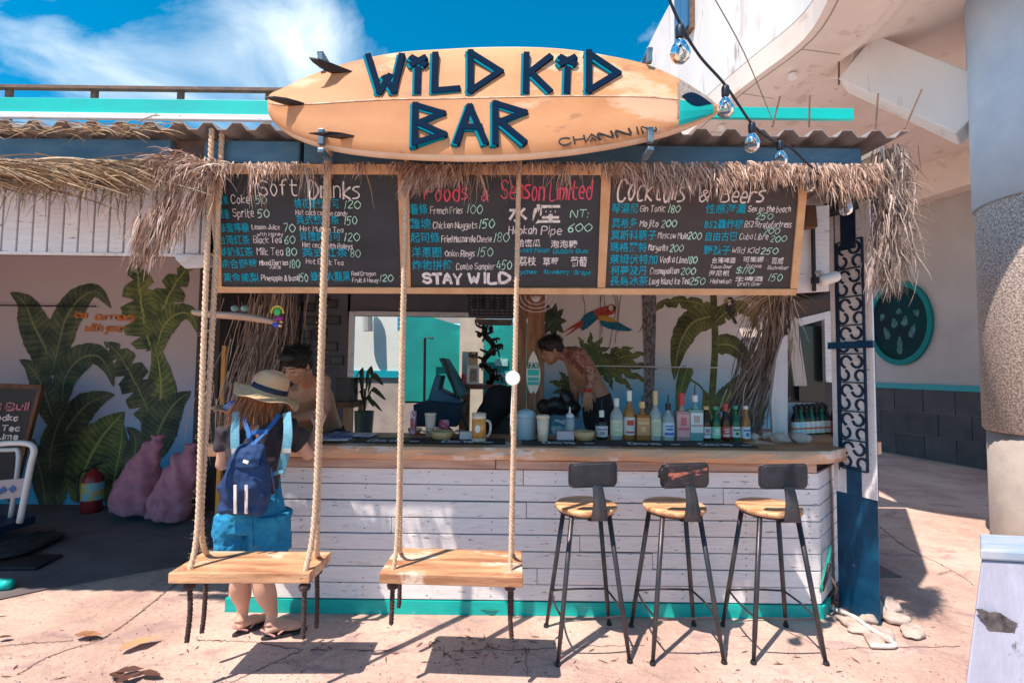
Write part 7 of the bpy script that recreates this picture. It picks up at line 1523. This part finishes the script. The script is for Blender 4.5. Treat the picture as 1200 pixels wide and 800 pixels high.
# ---------------------------------------------------------------- the girl
YG = 2.96
def G(px, py, dy=0.0): return P(px, py, YG + dy)
gr = thing('person', 'person in straw hat, black shirt and blue shorts, seen from behind at the counter', 'person', Vector((-1.55, 2.93, 0)))
b = MB()
fl, fr_ = Gd(276, 747), Gd(311, 752)
def leg(foot, knee, hip, out_, toe):
    f0 = foot + Vector((0, 0, .035)); an = foot + Vector((.0, .03, .105)); calf = an.lerp(knee, .62) + Vector((0, -.018, 0)); low = an.lerp(knee, .28)
    b.tube(catmull([foot + Vector((0, 0, .05)), an, low, calf, knee + Vector((0, .0, -.04)), knee + Vector((0, .005, .05)), knee.lerp(hip, .5), hip], 4), [.034, .034, .033, .033, .034, .034, .036, .040, .046, .052, .057, .060, .061, .060, .058, .055, .054, .054, .056, .058, .063, .068, .074, .080, .086, .090, .095, .10, .105][:29], 16)
    t = Vector(toe).normalized(); sd = Vector((t.y, -t.x, 0))
    b.tube(catmull([foot + Vector((0, 0, .03)) - t * .02, foot + Vector((0, 0, .045)) + t * .05, foot + Vector((0, 0, .032)) + t * .12, foot + Vector((0, 0, .022)) + t * .17], 3), [.026, .030, .033, .035, .036, .037, .036, .034, .032, .028][:10], 12, flat=.75)
    for i in range(5): o = foot + Vector((0, 0, .020)) + t * (.165 + .012 * (2 - abs(i - 1))) + sd * (.026 - .0135 * i); b.tube([o, o + t * .028], [.009, .007], 8)
leg(Vector((fl.x, fl.y + .04, .014)), G(283, 668, .02), G(281, 612), 0, (.5, .8, 0)); leg(Vector((fr_.x, fr_.y + .04, .014)), G(307, 668, .02), G(312, 612), 0, (.86, .5, 0))
b.loft([(G(296, 618), .165, .11), (G(296, 590), .158, .11), (G(297, 565), .128, .095), (G(299, 535), .135, .095), (G(302, 510), .155, .10), (G(304, 497), .14, .085), (G(305, 490), .07, .06)], 24)
b.tube([G(306, 498), G(309, 480), G(312, 465)], [.055, .048, .048], 14)
ghm = rot_to((.30, .9, -.28), (.22, .1, 1)); ghc = G(311, 455, .03); hd(b, ghc, ghm, .95)
# right arm: elbow on the counter, hand raised; left arm: down and forward
sR, eR, hR = G(337, 503), P(363, 534, 3.12), P(371, 503, 3.26)
b.tube(catmull([sR, sR.lerp(eR, .5), eR], 4), [.052, .050, .047, .045, .043, .042, .040, .038, .036], 14); b.tube(catmull([eR, eR.lerp(hR, .4), hR], 4), [.037, .038, .038, .036, .034, .031, .028, .025, .023], 14); hand(b, hR, (.30, .15, 1), (.35, .9, 0), -1, .35, .95)
sL, eL, hL = G(270, 504), P(260, 545, 3.02), P(267, 512, 3.42)
b.tube(catmull([sL, sL.lerp(eL, .5), eL], 4), [.052, .050, .047, .045, .043, .042, .040, .038, .036], 14); b.tube(catmull([eL, eL.lerp(hL, .4), hL], 4), [.037, .038, .038, .036, .034, .031, .028, .025, .023], 14); hand(b, hL, (.2, .9, -.1), (0, 0, 1), 1, .3, .95)
body = b.build('body', skin_f, gr); fuse(body, .0065, 5)
# shirt
ts = MB(); ts.loft([(G(297, 578), .142, .108), (G(297, 562), .145, .11), (G(299, 535), .155, .112), (G(302, 512), .178, .116), (G(304, 498), .170, .100), (G(305, 489), .095, .075), (G(305, 485), .068, .062)], 26)
for s_, e_ in ((sR, eR), (sL, eL)): ts.tube([s_ + (s_ - e_).normalized() * .02, s_.lerp(e_, .25), s_.lerp(e_, .5)], [.066, .066, .068], 16)
shirt = ts.build('shirt', M('black_shirt', (.028, .024, .032), .9, (.05, .042, .055), 8, bump=.5, bscale=12), gr); fuse(shirt, .0075, 6); wrinkle(shirt, .018, 9, (1, 1, .9), 2)
# denim shorts with bib straps
denim = M('bright_blue_denim', (.012, .25, .47), .85, (.005, .18, .38), 9, bump=.4, bscale=60, wear=((.10, .36, .52), .66, 7, (1, 1, 1))); strapm = M('light_denim', (.20, .46, .58), .85, (.12, .36, .50), 30, bump=.3, bscale=90)
so_ = MB(); so_.loft([(G(296, 556), .140, .118), (G(296, 575), .158, .128), (G(296, 598), .180, .135), (G(296, 618), .193, .14)], 26)
for cx_, w0 in ((276, .115), (316, .115)): so_.loft([(G(cx_ + 2, 600), .106, .135), (G(cx_, 622), .109, .13), (G(cx_, 638), .109, .126), (G(cx_, 645), .107, .122)], 20)
sh_ = so_.build('shorts', denim, gr); fuse(sh_, .0075, 5); wrinkle(sh_, .012, 9, (1, 1, .8), 5); wrinkle(sh_, .006, 24, (1, 1, 1), 6)
for pts in ([(337, 487), (338, 505), (336, 525), (330, 550)], [(278, 486), (276, 505), (277, 530), (283, 555)]):
    m1 = MB(); c = catmull([G(a, b_, -.128 if 500 < b_ < 540 else -.10) for a, b_ in pts], 5); m1.stroke(c, .050, (0, -1, 0), 0, .008); m1.build('bib_strap', strapm, gr)
    MB().box(G(pts[2][0], 528, -.142), (.05, .008, .028)).build('buckle', M('buckle_metal', (.6, .6, .62), .3, metal=.8), gr, bevel=.003)
MB().stroke(catmull([G(283, 556, -.135), G(300, 560, -.14), G(331, 552, -.135)], 5), .02, (0, -1, 0), 0, .006).build('waistband', strapm, gr)
MB().tube([G(296, 600, -.152), G(296.5, 620, -.152), G(297, 640, -.14)], .003, 6).build('seam', M('dark_denim', (.005, .10, .22), .9), gr)
# hair under the hat
hair = MB(); random.seed(3); hair.ball(G(305, 466, -.01), (.088, .085, .075), 16, 10)
hm_ = M('auburn_hair', (.5, .2, .08), .55, uvramp=[(.13, .045, .02), (.26, .095, .04), (.48, .21, .09), (.66, .36, .18)], spec=.6)
hr_o = MB()
for i in range(1500):
    a = random.uniform(-.2, math.pi + .5); p = G(304, 462) + Vector((math.cos(a) * .085, -math.sin(a) * .085 + .01, random.uniform(-.02, .03)))
    hr_o.strand(p, (math.cos(a) * .35 - .22, -math.sin(a) * .25, -1), random.uniform(.12, .205), .0045, .25, 5, u=min(1, max(0, random.gauss(.45, .25))), curl=.10)
hr_o.build('hair', hm_, gr); hc_ = hair.build('hair_cap', M('hair_base', (.16, .06, .03), .7), gr, smooth=True)
# straw hat
hat = thing('hat_group', 'x', 'hat'); bpy.data.objects.remove(hat)
hmt = rot_to((.1, 1, -.1), (.30, -.16, 1)); ho = G(315.5, 459, .0)
straw = M('woven_straw', (.86, .60, .37), .85, (.74, .48, .27), 55, (1, 1, 3), bump=.8, bscale=220)
def hp(r, a, z): return ho + hmt @ Vector((math.cos(a) * r, math.sin(a) * r, z))
hb_ = MB(); n = 48; prof = [(.0, .128), (.035, .127), (.065, .118), (.083, .100), (.092, .07), (.097, .03), (.101, .006), (.115, -.002), (.145, -.014), (.172, -.028), (.186, -.032), (.188, -.036), (.172, -.034), (.145, -.020), (.112, -.008), (.094, .0)]
rg = []
for r, z in prof:
    rg.append(hb_.add([hp(max(r, .0005) * (1 + (.04 * math.sin(3 * a + 1) + .02 * math.sin(7 * a)) * (r > .12)), a, z + (.016 * math.sin(3 * a + .6) + .010 * math.sin(5 * a)) * max(0, (r - .11) / .07)) for a in [2 * math.pi * j / n for j in range(n)]]))
for a, c in zip(rg, rg[1:]):
    for j in range(n): hb_.face((a + j, c + j, c + (j + 1) % n, a + (j + 1) % n))
hb_.build('straw_hat', straw, gr, smooth=True)
bd_ = MB(); rg = [bd_.add([hp(r, 2 * math.pi * j / n, z) for j in range(n)]) for r, z in ((.1035, .006), (.1045, .012), (.101, .034), (.099, .036))]
for a, c in zip(rg, rg[1:]):
    for j in range(n): bd_.face((a + j, a + (j + 1) % n, c + (j + 1) % n, c + j))
bm_ = M('navy_ribbon', (.006, .014, .045), .6); ribbon = bd_.build('hat_ribbon', bm_, gr, smooth=True)
bw = MB(); q0 = hp(.112, R(-18), .022); bw.ball(q0 + Vector((.0, -.01, .01)), (.022, .012, .018), 10, 6, (0, .5, 0)); bw.ball(q0 + Vector((.02, -.005, -.02)), (.022, .012, .018), 10, 6, (0, -.4, 0)); bw.stroke([q0, q0 + Vector((-.02, -.01, -.03))], .02, (0, -1, 0), 0, .006)
bw.build('ribbon_bow', bm_, gr, smooth=True)
# sandals
for f_, t, l_ in ((Vector((fl.x, fl.y + .04, 0)), Vector((.5, .8, 0)).normalized(), 0), (Vector((fr_.x, fr_.y + .04, 0)), Vector((.86, .5, 0)).normalized(), 1)):
    sd = Vector((t.y, -t.x, 0)); ol = []
    for a in range(20):
        an_ = 2 * math.pi * a / 20; L_ = math.cos(an_) * .128; ww = math.sin(an_) * (.042 if L_ > 0 else .034); ol.append(f_ + t * (.085 + L_) + sd * ww + Vector((0, 0, .002)))
    so2 = MB().prism(ol, (0, 0, .014)).build('sandal_sole', M('sandal_sole', (.03, .022, .03), .7), gr, bevel=.002)
    pk_ = M('pink_sandal', (.62, .30, .28), .6)
    for sg_ in (-1, 1): MB().tube(catmull([f_ + t * .15 + Vector((0, 0, .045)), f_ + t * .10 + sd * (.03 * sg_) + Vector((0, 0, .055)), f_ + t * .045 + sd * (.038 * sg_) + Vector((0, 0, .03))], 4), .006, 6, flat=.6).build('strap', pk_, so2)
    MB().tube(catmull([f_ + t * .03 + sd * .036 + Vector((0, 0, .02)), f_ - t * .042 + Vector((0, 0, .06)), f_ + t * .03 - sd * .036 + Vector((0, 0, .02))], 5), .006, 6).build('strap', pk_, so2)
# backpack
bp = thing('backpack', 'small navy drawstring backpack with two white straps on the person in the straw hat', 'backpack', G(286, 600, -.22))
nb = M('navy_canvas', (.008, .035, .13), .8, (.012, .055, .17), 12, bump=.5, bscale=90)
m1 = MB()
rings_ = []
for py, wx, dy, cx_ in ((601, .105, .045, 283), (597, .132, .065, 283), (582, .141, .075, 284), (562, .130, .072, 287), (544, .110, .06, 291), (532, .085, .045, 294), (522, .070, .035, 296)):
    c = G(cx_, py, -.215); rings_.append((c, wx, dy))
m1.loft(rings_, 28); o = m1.build('bag_body', nb, bp, smooth=True); fuse(o, .008, 4); wrinkle(o, .026, 10, (1, 1, .7), 8)
m1 = MB(); m1.loft([(G(290, 548, -.278), .070, .014), (G(291, 536, -.272), .075, .025), (G(294, 525, -.235), .072, .045), (G(297, 519, -.20), .06, .03)], 20); o = m1.build('flap', nb, bp); fuse(o, .007, 5); wrinkle(o, .008, 16, (1, 1, 1), 3)
MB().tube([G(318, 548, -.27), G(322, 575, -.265)], .004, 6).build('drawstring', nb, bp)
for x in (276, 289): m1 = MB().stroke([G(x, 569, -.315), G(x, 585, -.318), G(x, 600, -.31)], .015, (0, -1, 0), 0, .006); o = m1.build('white_strap', M('white_webbing', (.75, .72, .72), .8, (.35, .2, .22), 60, (1, 1, .2), lo=.5, hi=.62), bp)
MB().box(G(288, 541, -.318), (.03, .008, .018), (0, .3, 0)).build('clasp', white, bp, bevel=.003)
sb = M('royal_blue_webbing', (.01, .10, .33), .7)
for pts in ([(297, 521, -.235), (309, 508, -.18), (320, 496, -.13), (326, 487, -.10)], [(295, 521, -.235), (292, 508, -.18), (288, 496, -.13), (287, 487, -.10)], [(291, 510, -.175), (300, 506, -.175), (312, 506, -.175)]):
    MB().stroke(catmull([G(*p) for p in pts], 5), .024, (0, -1, .3), -.004, .006).build('shoulder_strap', sb, bp)
# ---------------------------------------------------------------- man behind the counter, left
m1_ = thing('person', 'bare-chested person leaning over the counter towards the person in the straw hat', 'person', Vector((-1.35, 3.9, .25)))
b = MB(); hc1 = P(348, 428, 3.42); hmt1 = rot_to((-.30, -1, -.62), (-.12, -.60, 1)); q1 = hd(b, hc1, hmt1, 1.02)
shR, shL = P(332, 460, 3.66), P(377, 447, 3.62)                       # left and right in the picture
nk = P(359, 447, 3.60); b.tube([hc1 + hmt1 @ Vector((0, .04, -.05)), nk, P(362, 462, 3.70)], [.052, .056, .075], 14)
hip = Vector((P(378, 505, 4.0).x, 4.02, 1.10)); cs = P(358, 470, 3.72)
tm = (P(358, 455, 3.66) - hip).to_track_quat('Z', 'X').to_matrix()
tx_ = Vector((1, 0, .0)); 
def lr(c, rx, ry, k_=None): return (c, rx, ry, rot_to(Vector((.0, -1, -.75)), Vector((-.25, -.7, .9))))
top_ = P(357, 456, 3.66)
b.loft([lr(hip + Vector((0, .02, -.22)), .15, .11), lr(hip, .155, .115), lr(hip.lerp(top_, .35), .160, .115), lr(hip.lerp(top_, .7), .185, .125), lr(hip.lerp(top_, .92), .185, .11), lr(top_ + Vector((-.0, -.03, .03)), .10, .07)], 24)
for s_, e_, h_, sd_, hn in ((shL, P(381, 483, 3.58), P(341, 492, 3.36), 1, (-.9, -.2, -.35)), (shR, P(315, 492, 3.60), P(275, 484, 3.40), -1, (-.8, -.35, .4))):
    b.ball(s_, (.068, .062, .062), 14, 10); b.tube(catmull([s_, s_.lerp(e_, .45) + Vector((0, 0, .005)), e_], 4), [.058, .058, .057, .056, .054, .050, .047, .044, .041], 14)
    b.tube(catmull([e_, e_.lerp(h_, .35), h_], 4), [.041, .044, .045, .044, .041, .037, .033, .030, .028], 14); hand(b, h_, hn, (0, -.3, 1), sd_, .5, 1.05)
body = b.build('body', skinm, m1_); fuse(body, .0065, 5); face_parts(m1_, q1, hmt1, 1.02)
def scalp(par, q, mt, k, seed, mat='hair_black'):
    random.seed(seed); m = MB(); e = mt.to_euler(); m.ball(q(0, .018, .050), (.089 * k, .103 * k, .086 * k), 20, 12, e); m.ball(q(0, .06, .0), (.079 * k, .058 * k, .078 * k), 14, 10, e); m.ball(q(0, -.050, .090), (.064 * k, .045 * k, .036 * k), 12, 8, e)
    for s_ in (-1, 1): m.ball(q(s_ * .068, -.005, .02), (.016 * k, .035 * k, .035 * k), 10, 8, e)
    o = m.build('hair', MATS[mat], par); fuse(o, .007, 3); wrinkle(o, .005, 60, (1, 1, 1), seed); s = MB()
    for i in range(700):
        a = random.uniform(0, 6.28); zz = random.uniform(-.1, 1); rr = math.sqrt(max(0, 1 - zz * zz)); n_ = Vector((math.cos(a) * rr, math.sin(a) * rr, zz)); p = q(n_.x * .085, .018 + n_.y * .099, .050 + n_.z * .082)
        s.strand(p, mt @ (n_ + Vector((0, -.5, .15))), random.uniform(.015, .035), .003, .3, 2)
    s.build('hair_tuft', MATS[mat], par)
scalp(m1_, q1, hmt1, 1.02, 5)
pm = MB(); pm.loft([lr(hip + Vector((0, .02, -.02)), .172, .13), lr(hip + Vector((0, .05, -.25)), .175, .135)], 24); pm.tube([hip + Vector((.12, -.02, -.1)), hip + Vector((.2, -.22, -.02)), hip + Vector((.24, -.1, -.45))], [.12, .1, .075], 14); pm.tube([hip + Vector((-.09, .0, -.1)), hip + Vector((-.1, .0, -.82))], [.11, .07], 14)
o = pm.build('trousers', M('black_trousers', (.015, .017, .024), .9), m1_); fuse(o, .012, 5); wrinkle(o, .02, 8)
cl = MB(); 
for i in range(5): cl.ball(P(266 + i * 4, 478 - (i % 3) * 2, 3.38), (.035, .022, .026), 10, 7, (i, i * .5, 0))
o = cl.build('blue_cloth', M('crumpled_blue', (.04, .10, .36), .7, (.30, .36, .55), 18), None, smooth=True); fuse(o, .008, 3); tag(o, 'crumpled blue cloth held up just left of the straw hat brim', 'cloth')
# ---------------------------------------------------------------- man behind the counter, right, bending to the left with a tattooed arm
m2_ = thing('person', 'bare-chested person with a tattooed arm bending down to the left behind the counter', 'person', Vector((.75, 4.35, .25)))
Y2 = 4.3; b = MB()
def Q(x, y, dy=0.0): return P(630 + x / 6.667, 380 + y / 6.667, Y2 + dy)
hc2 = Q(108, 205); hmt2 = rot_to((-1, -.18, -.38), (-.34, 0, 1)); q2 = hd(b, hc2, hmt2, 1.0)
b.tube(catmull([Q(130, 215), Q(180, 225), Q(240, 235)], 3), [.058, .056, .056, .058, .062, .068, .078], 14)
def tr_(c, a, rx, ry): return (c, rx, ry, Matrix.Rotation(R(a), 3, 'Y'))
b.loft([tr_(Q(470, 640), -8, .105, .155), tr_(Q(450, 545), -20, .118, .160), tr_(Q(405, 455), -32, .112, .155), tr_(Q(355, 370), -45, .125, .170), tr_(Q(300, 290), -55, .125, .185), tr_(Q(255, 240), -62, .095, .16), tr_(Q(225, 225), -65, .06, .08)], 26)
sN, eN, wN = Q(330, 250, -.17), Q(425, 385, -.22), Q(392, 525, -.24)
b.ball(sN, (.075, .065, .07), 14, 10); b.tube(catmull([sN, sN.lerp(eN, .5), eN], 4), [.066, .066, .064, .061, .058, .055, .051, .048, .045], 16); b.tube(catmull([eN, eN.lerp(wN, .4), wN], 4), [.045, .048, .048, .046, .042, .038, .034, .031, .029], 16); hand(b, wN, (-.03, -.05, -1), (.2, -1, 0), 1, .25, 1.15)
sF, eF, wF = Q(270, 300, .17), Q(285, 440, .12), Q(300, 590, .05)
b.ball(sF, (.07, .06, .065), 14, 10); b.tube(catmull([sF, sF.lerp(eF, .5), eF], 4), [.060, .060, .058, .056, .053, .050, .047, .045, .042], 16); b.tube(catmull([eF, eF.lerp(wF, .4), wF], 4), [.042, .044, .044, .042, .039, .035, .032, .030, .028], 16); hand(b, wF, (-.1, -.1, -1), (-.6, .4, 0), -1, .4, 1.1)
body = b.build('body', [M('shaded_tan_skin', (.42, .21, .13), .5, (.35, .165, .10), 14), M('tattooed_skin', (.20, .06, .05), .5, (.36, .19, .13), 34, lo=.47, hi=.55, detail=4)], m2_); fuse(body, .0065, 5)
og = wloc(m2_)
def dseg(p, a, c):
    t = max(0, min(1, (p - a).dot(c - a) / (c - a).length_squared)); return (p - (a + (c - a) * t)).length
for po in body.data.polygons:
    c = po.center + og
    if c.y < Y2 - .075 and (dseg(c, sN - (eN - sN) * .15, eN) < .085 or dseg(c, eN, wN) < .075) and c.z > wN.z + .01: po.material_index = 1
    if c.y < Y2 + .05 and dseg(c, Q(240, 200, -.1), sN) < .10: po.material_index = 1
face_parts(m2_, q2, hmt2, 1.0); scalp(m2_, q2, hmt2, 1.0, 8)
MB().lathe([(.034, -.012), (.037, 0), (.034, .012)], wN + Vector((0, 0, .012)), 16).build('red_wristband', M('red_band', (.45, .02, .02), .6), m2_, smooth=True)
pm = MB(); pm.loft([tr_(Q(455, 560), -16, .128, .172), tr_(Q(470, 640), -6, .135, .18), tr_(Q(480, 760), 0, .135, .18), tr_(Q(480, 820), 0, .12, .17)], 24); 
for dy in (-.09, .09): pm.tube([Q(480, 780, dy), Q(480, 1300, dy)], [.10, .07], 14)
o = pm.build('trousers', MATS['black_trousers'], m2_); fuse(o, .012, 5)
# dark cloth bundle in front of him
m1 = MB(); random.seed(4)
for i in range(9): m1.ball(Q(60 + i * 26, 640 + 16 * math.sin(i * 1.7), -.02 + .03 * math.cos(i)), (.075, .07, .07), 10, 8, (i, 0, i))
m1.ball(Q(230, 580), (.06, .06, .10), 10, 8, (0, -.5, 0)); o = m1.build('black_bag', black, smooth=True); fuse(o, .012, 3); tag(o, 'black crumpled bag between the plank post and the tattooed person', 'bag')
print('TRIS', sum(sum(len(p.vertices) - 2 for p in me.polygons) for me in bpy.data.meshes))
